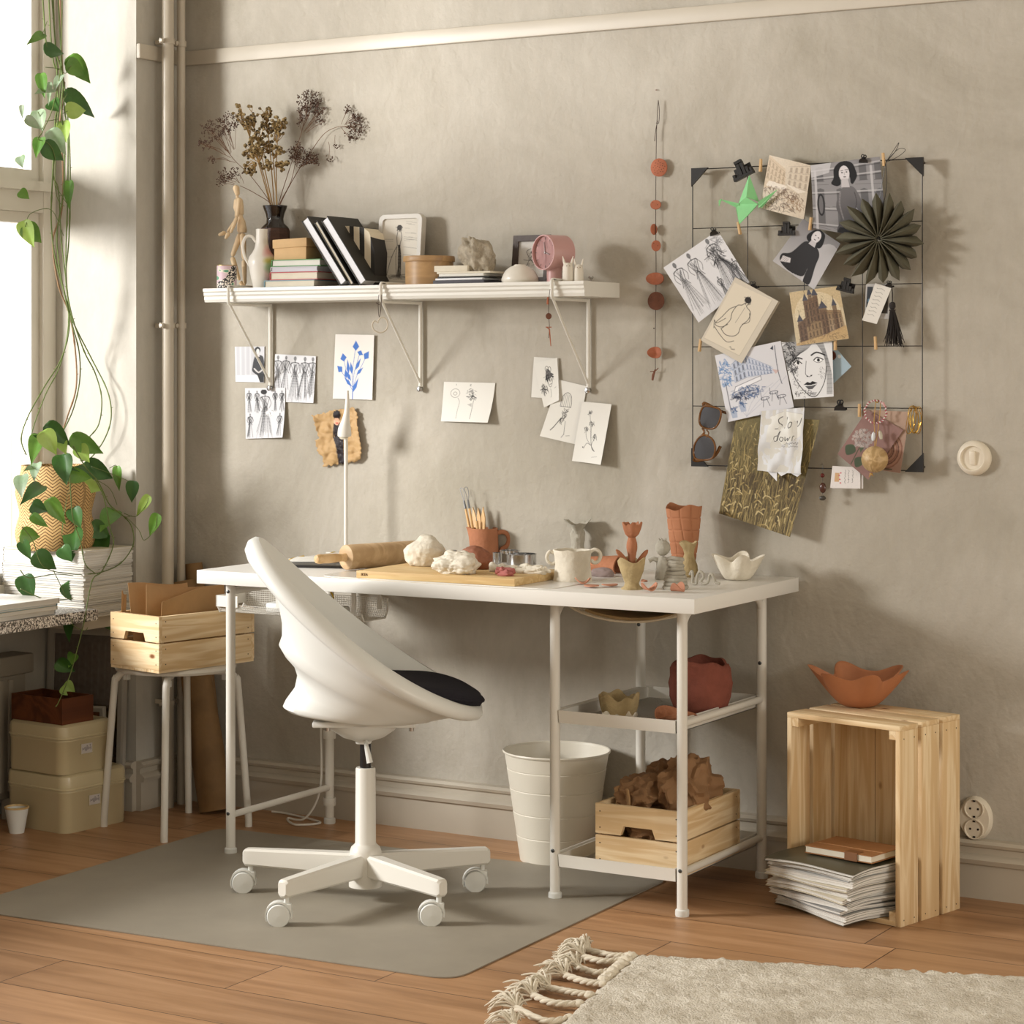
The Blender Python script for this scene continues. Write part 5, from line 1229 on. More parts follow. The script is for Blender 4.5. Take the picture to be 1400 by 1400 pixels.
def sheet_print(name,lab,cat,corners,cv,Y=-.004,curl=None,group=None,parent=None,pts=None,thick=.0004,mt=None,local=None,build=True):
    """corners TL,TR,BR,BL as measured positions laid on the plane y=Y (or 3d points); curl(x,y) lifts towards the room"""
    C_=pts or [onY(u,v,Y) for u,v in corners]
    tl,tr,br,bl=C_
    nrm=((tr-tl).cross(bl-tl)).normalized(); 
    if nrm.y>0: nrm=-nrm
    w,h=cv.w,cv.h; vs=[]; cols=[]
    for j in range(h):
        y=j/(h-1)
        for i in range(w):
            x=i/(w-1); p=tl.lerp(tr,x).lerp(bl.lerp(br,x),y)
            if curl: p=p+nrm*curl(x,y)
            vs.append(p); cols.append(cv.p[j*w+i])
    fs=[(j*w+i,(j+1)*w+i,(j+1)*w+i+1,j*w+i+1) for j in range(h-1) for i in range(w-1)]
    n0=len(vs); # back side
    per=[i for i in range(w)]+[j*w+w-1 for j in range(1,h)]+[(h-1)*w+i for i in range(w-2,-1,-1)]+[j*w for j in range(h-2,0,-1)]
    bk=[vs[i]-nrm*thick for i in per]; M_=len(per)
    mb=MB(); mb.add(vs+bk,fs+[(per[a],per[(a+1)%M_],n0+(a+1)%M_,n0+a) for a in range(M_)])
    # coarse back
    bw=8; bs=[]; 
    for j in range(bw+1):
        for i in range(bw+1):
            x,y=i/bw,j/bw; p=tl.lerp(tr,x).lerp(bl.lerp(br,x),y)
            if curl: p=p+nrm*curl(x,y)
            bs.append(p-nrm*thick)
    mb.add(bs,[(j*(bw+1)+i,j*(bw+1)+i+1,(j+1)*(bw+1)+i+1,(j+1)*(bw+1)+i) for j in range(bw) for i in range(bw)])
    cen=(tl+tr)/2
    if parent is not None: o=mb.build(name,[mt or PRINT.m],parent)
    else: o=mb.build(name,[mt or PRINT.m],loc=cen); tag(o,lab,cat,group)
    at=o.data.color_attributes.new('print','FLOAT_COLOR','POINT')
    buf=[]; w0=lin('#cfccc4')
    for c in cols: buf+=[c[0],c[1],c[2],1]
    for _ in range(len(bk)+len(bs)): buf+=list(w0)
    at.data.foreach_set('color',buf); return o
def res(c,k=1.45):
    (a,b),(c_,d),(e,f),(g,h)=c
    W_=max(math.hypot(c_-a,d-b),math.hypot(e-g,f-h)); H_=max(math.hypot(g-a,h-b),math.hypot(e-c_,f-d)); return int(W_*k)+2,int(H_*k)+2
def curlcorner(ax,ay,amt,base=.0):
    def f(x,y):
        d=max(0,(x if ax else 1-x)+(y if ay else 1-y)-1.0); return base+amt*d*d
    return f
# ---- drawing vocabulary ----
def gown(c,x,y0,h,rr,dark='#2c2b2c',full=1.0,wd=1.1,a=.85):
    """standing fashion figure: head, neck, bodice, flared skirt made of many strokes"""
    hw=h*.05*(c.h/c.w)
    c.ell(x,y0+h*.055,hw*.62,h*.048,dark,a*.85); c.line([(x,y0+h*.09),(x,y0+h*.15)],2.2,dark,a*.6); c.curve([(x,y0+h*.13),(x-hw,y0+h*.15),(x-hw*1.6,y0+h*.17)],1.2,dark,a*.7); c.curve([(x,y0+h*.13),(x+hw,y0+h*.15),(x+hw*1.6,y0+h*.17)],1.2,dark,a*.7)
    for s in(-1,1):
        c.curve([(x,y0+h*.14),(x+s*hw*1.7,y0+h*.16),(x+s*hw*1.2,y0+h*.26),(x+s*hw*.8,y0+h*.36),(x+s*hw*1.5,y0+h*.46)],wd,dark,a)
        c.curve([(x+s*hw*1.7,y0+h*.17),(x+s*hw*2.4,y0+h*.28),(x+s*hw*1.6,y0+h*.38)],wd,dark,a*.8)
    for i in range(int(9*full)+3):
        c.curve([(x+rr.uniform(-1,1)*hw*1.3,y0+h*rr.uniform(.15,.2)),(x+rr.uniform(-.8,.8)*hw,y0+h*.3),(x+rr.uniform(-.7,.7)*hw,y0+h*.37)],rr.uniform(.6,1.6),dark,a*rr.uniform(.25,.7))
    for i in range(int(16*full)+4):
        e=rr.uniform(-1,1)*hw*(1.6+1.7*full); c.curve([(x+e*.18,y0+h*.37),(x+e*.55,y0+h*.6),(x+e,y0+h*rr.uniform(.85,1.0))],rr.uniform(.5,1.5),dark,a*rr.uniform(.2,.75))
def facade(c,P,rows,cols,ink,rr,a=.8,arch=False,wd=.8):
    """quad with a window grid. P: TL,TR,BR,BL"""
    tl,tr,br,bl=P
    def q(x,y): return ((tl[0]*(1-x)+tr[0]*x)*(1-y)+(bl[0]*(1-x)+br[0]*x)*y,(tl[1]*(1-x)+tr[1]*x)*(1-y)+(bl[1]*(1-x)+br[1]*x)*y)
    for j in range(rows+1): c.line([q(0,j/rows),q(1,j/rows)],wd,ink,a*.8)
    for i in range(cols):
        for j in range(rows):
            x0=(i+.28)/cols; x1=(i+.72)/cols; y0=(j+.22)/rows; y1=(j+.85)/rows
            c.poly([q(x0,y0),q((x0+x1)/2,y0-.06/rows),q(x1,y0),q(x1,y1),q(x0,y1)],ink,a*.75)
            c.line([q(x0-.05/cols,y1),q(x1+.05/cols,y1)],wd,ink,a)
def scrib(c,cx,cy,rx,ry,n,rr,ink,wd=.8,a=.6,l=.05):
    for _ in range(n):
        t=rr.uniform(0,2*PI); q=math.sqrt(rr.random()); x=cx+rx*q*math.cos(t); y=cy+ry*q*math.sin(t)
        an=rr.uniform(0,PI); c.curve([(x,y),(x+l*.5*math.cos(an)+rr.uniform(-.01,.01),y+l*.5*math.sin(an)),(x+l*math.cos(an),y+l*math.sin(an))],wd*rr.uniform(.6,1.4),ink,a*rr.uniform(.4,1),n=3)
def words(c,x,y,w,h,lines,rr,ink='#3a3838',wd=.8,a=.8):
    for i in range(lines):
        yy=y+h*(i+.5)/lines; P=[]; k=int(w*60)+4; amp=h/lines*.28
        L=w*rr.uniform(.7,1)
        for j in range(k): P.append((x+L*j/k,yy+amp*rr.uniform(-1,1)))
        c.line(P,wd,ink,a)
GROUP_P=None
rr=random.Random(31)
# ---- left cluster ----
C_=[(321,474),(361.5,473.6),(361,523),(322,522)]; c=Cv(*res(C_),'#c4c4c8')
for i in range(12): c.poly([(i/18,0),((i+1)/18,0),((i+1)/18,1),(i/18,1)],'#b2b2b6' if i%3 else '#cfcfd2',.5)
c.poly([(0,.82),(1,.78),(1,1),(0,1)],'#e0e0e2',.8)
c.poly([(.68,.28),(.84,.24),(.98,.34),(1,.85),(.62,.72),(.60,.55)],'#3a3a3d',1,smooth=True); c.poly([(.72,.7),(1,.78),(1,1),(.86,1)],'#2a2a2c'); c.ell(.77,.10,.10,.09,'#1f1f21'); c.ell(.78,.14,.055,.075,'#d6d2cf'); c.poly([(.74,.2),(.82,.2),(.84,.28),(.74,.28)],'#cbc7c4'); c.curve([(.66,.62),(.8,.72),(.92,.66)],2.5,'#c8c4c1')
sheet_print('photo_print','black and white photo of a person in a dark top, leftmost paper under the shelf','photo print',C_,c,-.003)
C_=[(376,484),(432,487),(430,551),(374,549)]; c=Cv(*res(C_),'#d3d3d6')
for x,h,f in ((.08,.85,.6),(.28,.8,.5),(.5,.98,1.0),(.74,.95,1.1),(.93,.9,.7)): gown(c,x,.02,h,rr,full=f)
sheet_print('sketch_print','sketch print of five gowned figures in a row, under the left shelf bracket','sketch print',C_,c,-.004,curlcorner(1,1,.006))
C_=[(335,530.6),(390,530),(390,598),(336,600)]; c=Cv(*res(C_),'#d3d3d6')
for x,y,h,f in ((.1,.04,.45,.4),(.3,.05,.45,.4),(.75,.05,.42,.4),(.92,.05,.45,.4),(.12,.5,.5,.5),(.88,.5,.48,.4),(.5,.03,.98,1.3)): gown(c,x,y,h,rr,full=f,wd=1.0)
c.ell(.47,.08,.08,.05,'#2a2a2b'); c.ell(.60,.5,.09,.07,'#e2e2e2',.9); scrib(c,.6,.5,.09,.07,8,rr,'#555555')
sheet_print('sketch_print','sketch print with one large gowned figure among small ones, lowest of the left paper group','sketch print',C_,c,-.006,curlcorner(1,1,.014))
C_=[(458.6,457),(512.6,458),(510,546.7),(455,545)]; c=Cv(*res(C_,1.6),'#dfdad3'); BL='#3d6cb8'
def leafs(x0,y0,x1,y1,w=.035,col=BL):
    dx,dy=x1-x0,y1-y0; L=math.hypot(dx,dy); nx,ny=-dy/L*w,dx/L*w*.6
    c.poly([(x0,y0),(x0+dx*.4+nx,y0+dy*.4+ny),(x1,y1),(x0+dx*.4-nx,y0+dy*.4-ny)],col,1)
for P in ([(.5,1),(.5,.80),(.47,.6),(.52,.3),(.54,.12)],[(.5,.82),(.38,.7),(.27,.45),(.24,.35)],[(.5,.82),(.52,.6),(.60,.4),(.65,.28)],[(.5,.84),(.6,.62),(.75,.42),(.83,.30)],[(.48,.85),(.36,.72),(.2,.58),(.12,.52)]): c.curve(P,1.0,BL)
c.line([(.5,1),(.5,.8)],2.0,BL)
for a_ in ((.545,.25,.54,.09),(.25,.42,.21,.29),(.64,.32,.68,.24),(.77,.38,.88,.25),(.22,.58,.08,.49)):
    leafs(*a_,w=.085)
for a_ in ((.5,.9,.64,.66),(.46,.8,.27,.66),(.45,.72,.3,.55),(.47,.62,.42,.42),(.38,.62,.34,.38),(.55,.55,.68,.36),(.58,.62,.75,.5),(.33,.68,.29,.54)): leafs(*a_,w=.045)
sheet_print('botanical_print','white card with a blue leafy plant print, above the desk lamp head','print',C_,c,-.004,lambda x,y:.004*x)
# crumpled kraft sheet
P=[(425.4,568),(442,564),(455,560),(484,556),(490,568.5),(488.6,579),(492,596),(495,612.5),(494,626),(489.5,632),(477,633),(458,636),(441.4,639.7),(440.3,623),(434,621),(429.6,602),(434.6,599),(429.6,580)]
nx,ny=64,76; vs=[];ok=[]
def inpoly(x,y,P):
    r=False
    for (ax,ay),(bx,by) in zip(P,P[1:]+P[:1]):
        if (ay>y)!=(by>y) and x<ax+(y-ay)/(by-ay)*(bx-ax): r=not r
    return r
rc=random.Random(5); cells=[(rc.uniform(420,500),rc.uniform(550,645)) for _ in range(70)]
cnrm=[(rc.uniform(-.16,.16),rc.uniform(-.16,.16),rc.uniform(0,.003)) for _ in cells]
def crum(u,v):
    d=sorted(range(70),key=lambda i:(cells[i][0]-u)**2+(cells[i][1]-v)**2)[:1][0]
    nn=noise.fractal(Vector((u*.06,v*.06,1)),1,2,3); vd=noise.voronoi(Vector((u*.07,v*.07,2)))[0]; return .010+.006*nn+.010*abs(vd[1]-vd[0])
c=Cv(nx*2,ny*2,'#b8976a'); tr_=lambda u,v:((u-422)/76,(v-553)/90)
def K(P_): return [tr_(300+x/4.667,380+y/4.667) for x,y in P_]
c.poly(K([(730,850),(765,850),(770,890),(745,905),(725,885)]),'#221a1c',1,smooth=True); c.poly(K([(728,900),(765,900),(768,960),(725,960)]),'#221a1c'); c.ell(*K([(747,915)])[0],.055,.055,'#dcae90'); c.line(K([(742,926),(752,926)]),3,'#b5413c')
c.poly(K([(725,960),(765,950),(790,1020),(795,1185),(760,1190),(745,1100)]),'#2a2224'); c.line(K([(730,960),(726,1010),(740,1055)]),3,'#37302f'); 
for i in range(40): c.line([(lambda q:(q[0],q[1]))(K([(rc.uniform(740,790),rc.uniform(965,1180))])[0])]*2,1.2,'#8f8a8c',.5)
mb=MB(); idx={}; vsl=[]; cl=[]
for j in range(ny):
    for i in range(nx):
        u=422+76*i/(nx-1); v=553+90*j/(ny-1)
        if inpoly(u+.7*math.sin(v*.9),v+.7*math.sin(u*.8),P):
            idx[(i,j)]=len(vsl); vsl.append(onY(u,v,-crum(u,v)-.001)); cl.append(c.p[min(j*2,c.h-1)*c.w+min(i*2,c.w-1)])
fs=[(idx[(i,j)],idx[(i,j+1)],idx[(i+1,j+1)],idx[(i+1,j)]) for j in range(ny-1) for i in range(nx-1) if all(q in idx for q in ((i,j),(i,j+1),(i+1,j+1),(i+1,j)))]
mb.add(vsl,fs); o=mb.build('kraft_drawing',[PRINT.m],loc=onY(457,560,-.005),sharp=180); tag(o,'crumpled torn kraft paper with a painted figure in black, behind the desk lamp','drawing')
at=o.data.color_attributes.new('print','FLOAT_COLOR','POINT'); at.data.foreach_set('color',[x for q in cl for x in (*q,1)])
sm=o.modifiers.new('thick','SOLIDIFY'); sm.thickness=.0004
# flower sheet
C_=[(607,522),(677,523.6),(672,577.6),(604,576)]; c=Cv(*res(C_,1.7),'#dad7cf'); I='#55524f'
c.ring(.24,.28,.09,.11,.9,I,.8); c.ring(.24,.29,.035,.04,.8,I,.7); c.curve([(.30,.40),(.34,.5),(.32,.7),(.31,.92)],.8,I,.8)
scrib(c,.55,.27,.09,.12,46,rr,I,.8,.8,.04); scrib(c,.59,.38,.06,.06,26,rr,'#222222',1,.8,.04); c.curve([(.62,.45),(.61,.7),(.60,.92)],1,I,.9); c.poly([(.5,.56),(.59,.52),(.6,.62)],I,.4); c.line([(.25,.05),(.25,.08)],.8,I); c.line([(.52,.05),(.54,.05),(.52,.09),(.54,.09)],.8,I)
sheet_print('flower_sketch','landscape white sheet with two pencilled flowers, alone in the middle below the shelf','sketch',C_,c,-.003,lambda x,y:.016*y*y*(.3+x))
# hat sketch: back and front sheet
C_=[(730,488),(764,490),(766,546),(727,543)]; c=Cv(*res(C_),'#d8d5cd'); sheet_print('note_sheet','blank white sheet tucked behind the hat sketch','paper sheet',C_,c,-.003,lambda x,y:.003*y)
C_=[(726,505),(761.5,489.5),(766,546.5),(745,557.5)]
C_=[(730,497),(762,489),(766,547),(744,557)]; c=Cv(*res(C_,1.9),'#dad7cf')
c.poly([(.42,.28),(.5,.18),(.62,.24),(.66,.30),(.80,.36),(.34,.44),(.40,.36)],'#4a4546',.9); c.ring(.5,.2,.07,.07,1,'#333333'); c.ring(.62,.22,.06,.06,1,'#333333')
scrib(c,.56,.36,.2,.06,30,rr,'#1f1c1d',1.3,.9,.12); c.curve([(.45,.42),(.48,.56),(.58,.62),(.68,.52),(.7,.38)],1,'#333333'); c.line([(.58,.44),(.58,.5)],1,'#333333'); c.line([(.53,.56),(.63,.55)],1.2,'#333333')
scrib(c,.25,.58,.14,.1,34,rr,'#221f20',1.2,.85,.12); c.curve([(.55,.66),(.56,.8),(.5,.85)],.8,'#444444'); c.line([(.75,.68),(.85,.66)],.8,'#444444')
sheet_print('hat_sketch','small ink sketch of a head in a hat, on paper under the right bracket','sketch',C_,c,-.006,curlcorner(1,1,.006,.001))
C_=[(764,519),(802,528),(789,608),(740,596)]; c=Cv(*res(C_,1.7),'#dad7cf')
for i in range(5): c.line([(.34+.05*i,.2+.012*abs(i-2)),(.34+.06*i,.42)],1,'#4a4848',.8)
c.curve([(.30,.42),(.30,.26),(.42,.18),(.56,.22),(.62,.34),(.62,.42)],1.1,'#333333'); c.line([(.3,.43),(.62,.41)],1.1,'#333333')
for i in range(26):
    f=i/26; c.line([(.42+.18*rr.random()-.05*f,.44+.22*f),(.46+.12*rr.random()-.1*f,.48+.26*f)],1.3,'#2c2829',.7)
c.line([(.42,.62),(.28,.80),(.22,.86)],1.8,'#3d3a3a'); c.line([(.56,.66),(.60,.88),(.55,.94)],1,'#444444'); c.line([(.66,.9),(.76,.88)],.8,'#444444')
sheet_print('figure_sketch','tilted white sheet with a sketched figure in a hatched dress, middle right paper','sketch',C_,c,-.0035,lambda x,y:.008*y*(1-x))
C_=[(797,549),(837,552.6),(828,635),(784,630)]; c=Cv(*res(C_,1.7),'#dad7cf')
for fx,fy in ((.33,.16),(.45,.33),(.28,.44),(.62,.55)): 
    scrib(c,fx,fy,.07,.035,14,rr,'#333030',1,.8,.05); c.curve([(fx,fy+.02),(fx+(.52-fx)*.3,fy+.16 if fy<.5 else .62),(.55,.72),(.68,.8)],.9,'#4a4747',.9)
c.curve([(.3,.77),(.38,.68),(.5,.7)],.9,'#4a4747'); c.ell(.27,.75,.02,.012,'#333030'); c.line([(.62,.9),(.8,.88)],.8,'#444444',.7)
sheet_print('poppy_sketch','white sheet with slender ink poppies, lowest of the right papers under the shelf','sketch',C_,c,-.006,lambda x,y:.004+.020*x*x*y+.004*y)
# ================= GARLAND =================
STRG=mat('dark_string','#3a2a22',.8)
YG=-.012
t=thing('clay_garland','hanging dark string threaded with terracotta clay discs, between shelf and wire board','garland',onY(899,137,YG))
P=[onY(u,v,YG) for u,v in ((900,137),(898,170),(897,215),(896.5,300),(897,380),(896,450),(896,505))]
m=MB(); m.tube(catmull(P,4),.0009,n=6); m.tube(catmull([onY(900,137,YG),onY(901.5,152,YG),onY(900.5,168,YG),onY(897,168,YG)],4),.0008,n=6); m.tube(catmull([onY(899,165,YG),onY(896.5,178,YG),onY(895,193,YG)],4),.0009,n=6); m.build('string',STRG,t)
MB().cyl(onY(897,123,0),onY(897,123,-.006),.0012,n=8).build('nail',mat('red_pin','#8a3a30',.5),t)
def disc(u,v,ru,rv,th,rz,mt,holes=0,bend=0,name='clay_disc'):
    c=onY(u,v,YG-.002); k=sc(c); R3=Matrix.Rotation(rz,3,'Z')@Matrix.Rotation(PI/2,3,'X')
    m=MB(); rx,ry=ru*k,rv*k
    m.lathe([(0,-th/2),(.94,-th/2),(1,-th/4),(1,th/4),(.94,th/2),(0,th/2)],(0,0,0),n=36,fn=lambda r,z,a:(r,z))
    for q in range(len(m.v)):
        p=m.v[q]; p=Vector((p.x*rx,p.y*ry,p.z+bend*(p.x**2)*rx*.8)); m.v[q]=R3@p+c
    o=m.build(name,mt,t,sharp=50)
    if holes:
        hm=MB(); fr_=R3@Vector((0,0,1)); 
        for i in range(holes):
            a=i*2.4; q=.75*math.sqrt((i+.5)/holes); p=c+R3@Vector((q*rx*math.cos(a),q*ry*math.sin(a),0)); s_=1 if fr_.y<0 else -1
            hm.cyl(p+fr_*s_*(th/2-.0003),p+fr_*s_*(th/2+.0002),.0011,n=8)
        hm.build('hole',STRG,o)
    return o
DT=mat('dark_terracotta','#6e4432',.8,var=.15,vs=60,bump=.3); MT=mat('mid_terracotta','#a8654a',.85,var=.1,vs=50,bump=.3)
disc(901,229,12,12.5,.004,.1,MT,22); disc(896.5,280,7.5,6.5,.005,.2,MT,2); disc(894,313.5,7,7.5,.003,1.35,MT); disc(897,336,6.5,7.5,.004,.5,MT,2); disc(896.5,381,13,8.5,.006,.1,MT,2,.3); disc(897,411.5,12.5,12.5,.004,0,DT,2); disc(896.5,482,10,8,.006,.2,MT,2,1.0)
m=MB(); m.blob(onY(894,449,YG),(.0018,.0018,.0018),1,0,1,2,flat=False); m.build('bead',STRG,t)
m=MB(); m.tube([onY(896,505,YG),onY(893,513,YG-.002),onY(892,520,YG)],[.002,.004,.003],n=8,flat=.5); m.tube(catmull([onY(889,508,YG),onY(896,507,YG-.004),onY(900,503,YG)],4),.0011,n=6); m.build('clay_tag',DT,t)
# small hangings on the shelf brackets
hx=.288; p0=Vector((hx,-.2085,SZ-.030))
t=thing('heart_ornament','small pale wire heart hanging on a thin cord from the middle shelf bracket','ornament',p0)
hk=sc(p0); q=lambda u,v: p0+RIGHT*((u-521)*hk)+Vector((0,0,-(v-404)*hk))+FWD*-.006
MB().tube(catmull([q(519,402),q(518,415),q(519.5,433),q(522,418),q(523,402)],5),.0008,n=6).build('cord',STRG,t)
MB().tube(catmull([q(517.5,441),q(519,436),q(523,433),q(529,436),q(531,444),q(528,451),q(520,454),q(512,450),q(510,443),q(513,438),q(517.5,441)],5),.0020,n=8).build('heart',mat('pale_bisque','#c9bfae',.7),t)
MB().tube([q(515,413),q(520,416)],.0009,n=5).build('twig',STRG,t)
p0=Vector((.805,-.2085,SZ-.020)); k=sc(p0); q=lambda u,v: p0+RIGHT*((u-757)*k)+Vector((0,0,-(v-398)*k))+FWD*-.006
t=thing('clay_pendant','small terracotta disc and twisted sticks hanging from the right shelf bracket','ornament',p0)
MB().tube(catmull([q(755,398),q(753.5,410),q(753,430),q(754,450),q(753,465)],4),.0008,n=6).build('cord',STRG,t)
MB().tube([q(752,409),q(751.5,419)],[.002,.0028],n=8).build('bead',MT,t)
MB().lathe([(0,-.002),(1,-.002),(1,.002),(0,.002)],(0,0,0),n=4)
m=MB(); m.lathe([(0,-.002),(.0075,-.002),(.008,0),(.0075,.002),(0,.002)],q(753,435),n=28,R=Matrix.Rotation(.9,3,'Z')@Matrix.Rotation(PI/2,3,'X')); m.build('clay_disc',DT,t)
m=MB(); m.tube([q(750,450),q(754,453),q(756,476)],[.001,.0018,.001],n=6); m.tube([q(749,450),q(757,450)],.0012,n=6); m.build('clay_twist',MT,t)
# ================= WIRE BOARD =================
YB=-.035
WX=[onY(u,430,YB).x for u in (947,1261)]; gx=[WX[0]+(WX[1]-WX[0])*i/4 for i in range(5)]
ZT,ZB=1.757,1.010; gz=[ZB+(ZT-ZB)*i/5 for i in range(6)]
t=thing('wire_board','black wire grid board with triangular corner plates hung on the plaster wall','pin board',((gx[0]+gx[4])/2,YB,ZB))
m=MB()
for i,x in enumerate(gx): m.cyl((x,YB,ZB),(x,YB,ZT),.0014 if i in(0,4) else .0011,n=8)
for i,z in enumerate(gz): m.cyl((gx[0],YB+.002,z),(gx[4],YB+.002,z),.0014 if i in (0,5) else .0011,n=8)
for x in (gx[0]+.008,gx[4]-.008):
    for z in (ZT-.008,ZB+.008): m.cyl((x,YB,z),(x,0,z),.003,n=8)
m.build('wire_grid',DARK,t)
for sx,x in ((1,gx[0]),(-1,gx[4])):
    for sz,z in ((-1,ZT),(1,ZB)):
        a=.043; MB().prism([(x-sx*.003,YB-.003,z-sz*.003),(x+sx*a,YB-.003,z-sz*.003),(x-sx*.003,YB-.003,z+sz*a)],(0,.007,0)).build('corner_plate',BLACKP,t,sharp=20)
def g(u,v,d=.008): return onY(u,v,YB-d)
rr=random.Random(77)
# 1 sepia cafe
C_=[(1052,212),(1109,226),(1099,300),(1039,284)]; c=Cv(*res(C_),'#d2c6b4'); S1='#6b5446'
c.poly([(0,0),(.45,.18),(.5,.5),(0,.62)],'#c9b59a',.7); facade(c,[(.0,.05),(.48,.25),(.48,.5),(.0,.42)],3,5,S1,rr,.5); facade(c,[(.52,.12),(1,.02),(1,.48),(.52,.46)],3,4,S1,rr,.55)
c.poly([(.1,.46),(.55,.48),(.5,.56),(.05,.56)],'#e4dbcf',.9); c.poly([(.5,.44),(.98,.5),(.8,.56)],'#e4dbcf',.9)
scrib(c,.45,.62,.45,.10,110,rr,S1,.9,.8,.07); scrib(c,.75,.75,.25,.12,60,rr,'#8a6a4c',.9,.7,.07); scrib(c,.4,.84,.4,.13,70,rr,'#4a3d38',.9,.8,.08)
for x,y in ((.3,.75),(.55,.85),(.68,.66),(.2,.9)): c.ring(x,y,.09,.035,.9,S1); c.line([(x,y),(x,y+.1)],.9,S1)
c.grain(.10,.4,1)
sheet_print('cafe_drawing','sepia street cafe drawing clipped at the top of the wire board beside the green crane','drawing',C_,c,YB-.006,lambda x,y:.006*math.sin(PI*x))
# 2 woman BW large
C_=[(1108,226),(1203,214),(1207,322),(1117,313)]; C_=[(1108,226),(1203,214),(1213,330),(1114,312)]
c=Cv(*res(C_,1.5),'#8b898b')
for x0 in (0,.28,.62,.84): facade(c,[(x0,.0),(x0+.24,-.02),(x0+.24,.98),(x0,.95)],3,1,'#3a393b',rr,.8)
for y in (.08,.2,.42,.66,.9): c.line([(0,y+.02),(1,y-.03)],3,'#b9b7b9',.8); c.line([(0,y+.045),(1,y-.005)],1.3,'#3c3b3d',.9)
c.poly([(.0,.0),(.3,0),(.26,.14),(.0,.2)],'#cac8ca',.7); 
for x in (.06,.86): c.line([(x,.1),(x,1)],5,'#c5c3c5',.7)
c.ell(.12,.62,.055,.17,'#2c2b2d'); c.ell(.12,.62,.03,.14,'#6c6a6c')
c.poly([(.35,.52),(.42,.38),(.5,.34),(.6,.36),(.68,.50),(.74,.68),(.68,.72),(.60,.62),(.6,.80),(.62,1.0),(.33,1.0),(.38,.8),(.33,.66)],'#6c696b',1,smooth=True,col2='#4b494b')
c.curve([(.40,.42),(.38,.6),(.42,.8)],3,'#8f8c8e',.5); c.curve([(.6,.42),(.62,.55),(.58,.68)],2,'#3c3a3c',.6); c.poly([(.36,.92),(.62,.90),(.66,1),(.32,1)],'#222123')
c.poly([(.33,.10),(.40,.02),(.5,.0),(.60,.04),(.64,.14),(.62,.26),(.56,.30),(.54,.2),(.40,.16),(.42,.30),(.36,.34),(.28,.30),(.32,.22)],'#1b1a1c',1,smooth=True)
c.ell(.475,.17,.075,.11,'#d3ced0'); c.poly([(.43,.24),(.52,.24),(.54,.36),(.42,.36)],'#bdb8ba'); c.line([(.43,.13),(.46,.125)],1.4,'#222123'); c.line([(.49,.12),(.53,.12)],1.4,'#222123'); c.ell(.445,.155,.013,.008,'#1b1a1c'); c.ell(.51,.15,.013,.008,'#1b1a1c'); c.line([(.475,.15),(.48,.19)],.8,'#8b8688'); c.ell(.48,.215,.02,.008,'#4c4648')
c.curve([(.60,.08),(.64,.2),(.58,.3)],5,'#1b1a1c'); c.line([(.48,.84),(.50,.90)],2,'#d9d4d6')
sheet_print('photo_print','large black and white photo of a dark-haired person before an ornate facade','photo print',C_,c,YB-.007,curlcorner(0,1,.010))
# 3 small woman rotated
C_=[(1098,299),(1149,333),(1113,396),(1058,357)]; c=Cv(*res(C_,1.6),'#a9a7a9')
c.poly([(0,0),(1,0),(1,1),(0,1)],'#6d6b6d',.8,col2='#b9b7b9'); c.ell(.9,.6,.35,.5,'#c9c7c9',.5)
c.poly([(.30,.36),(.44,.30),(.62,.32),(.74,.42),(.78,.62),(.86,.96),(.72,1),(.66,.74),(.66,.92),(.38,.98),(.12,.92),(.06,.78),(.2,.66)],'#2d2c2e',1,smooth=True)
c.poly([(.34,.08),(.46,.0),(.6,.02),(.66,.12),(.68,.26),(.60,.32),(.36,.30),(.28,.22)],'#1c1b1d',1,smooth=True); c.ell(.47,.15,.10,.12,'#d3ced0'); c.poly([(.42,.24),(.54,.24),(.56,.34),(.40,.34)],'#bfbabc'); c.ell(.44,.13,.02,.01,'#1b1a1c'); c.ell(.52,.14,.02,.01,'#1b1a1c'); c.ell(.475,.21,.025,.01,'#4c4648')
c.poly([(.1,.80),(.26,.76),(.30,.84),(.12,.92)],'#cfcacc')
for i in range(4): c.line([(.14+.03*i,.8),(.10+.04*i,.9)],.8,'#6d6b6d')
sheet_print('photo_print','small tilted black and white portrait photo clipped below the large one','photo print',C_,c,YB-.010,curlcorner(0,1,.008))
# 4 fashion print big rotated
C_=[(907,366),(981,315),(1026,386),(955,441)]; c=Cv(*res(C_,1.55),'#d6d5d7')
for x,y,h,f in ((.16,.02,.92,1.1),(.42,.02,.95,1.2),(.78,.0,.95,1.6)): gown(c,x,y,h,rr,'#262528',f,1.2,.9)
scrib(c,.76,.3,.12,.14,50,rr,'#222124',1.4,.8,.09); scrib(c,.9,.1,.12,.1,30,rr,'#55545a',1.2,.6,.1); gown(c,.62,.6,.4,rr,full=.7); gown(c,.95,.5,.5,rr,full=.6)
for i in range(36): c.curve([(.80,.38),(.88+rr.uniform(-.05,.05),.6),(rr.uniform(.7,1.05),1)],.9,'#2a292c',.5)
sheet_print('sketch_print','tilted fashion sketch print with long flowing gowns, left side of the wire board','sketch print',C_,c,YB-.006,curlcorner(1,1,.006))
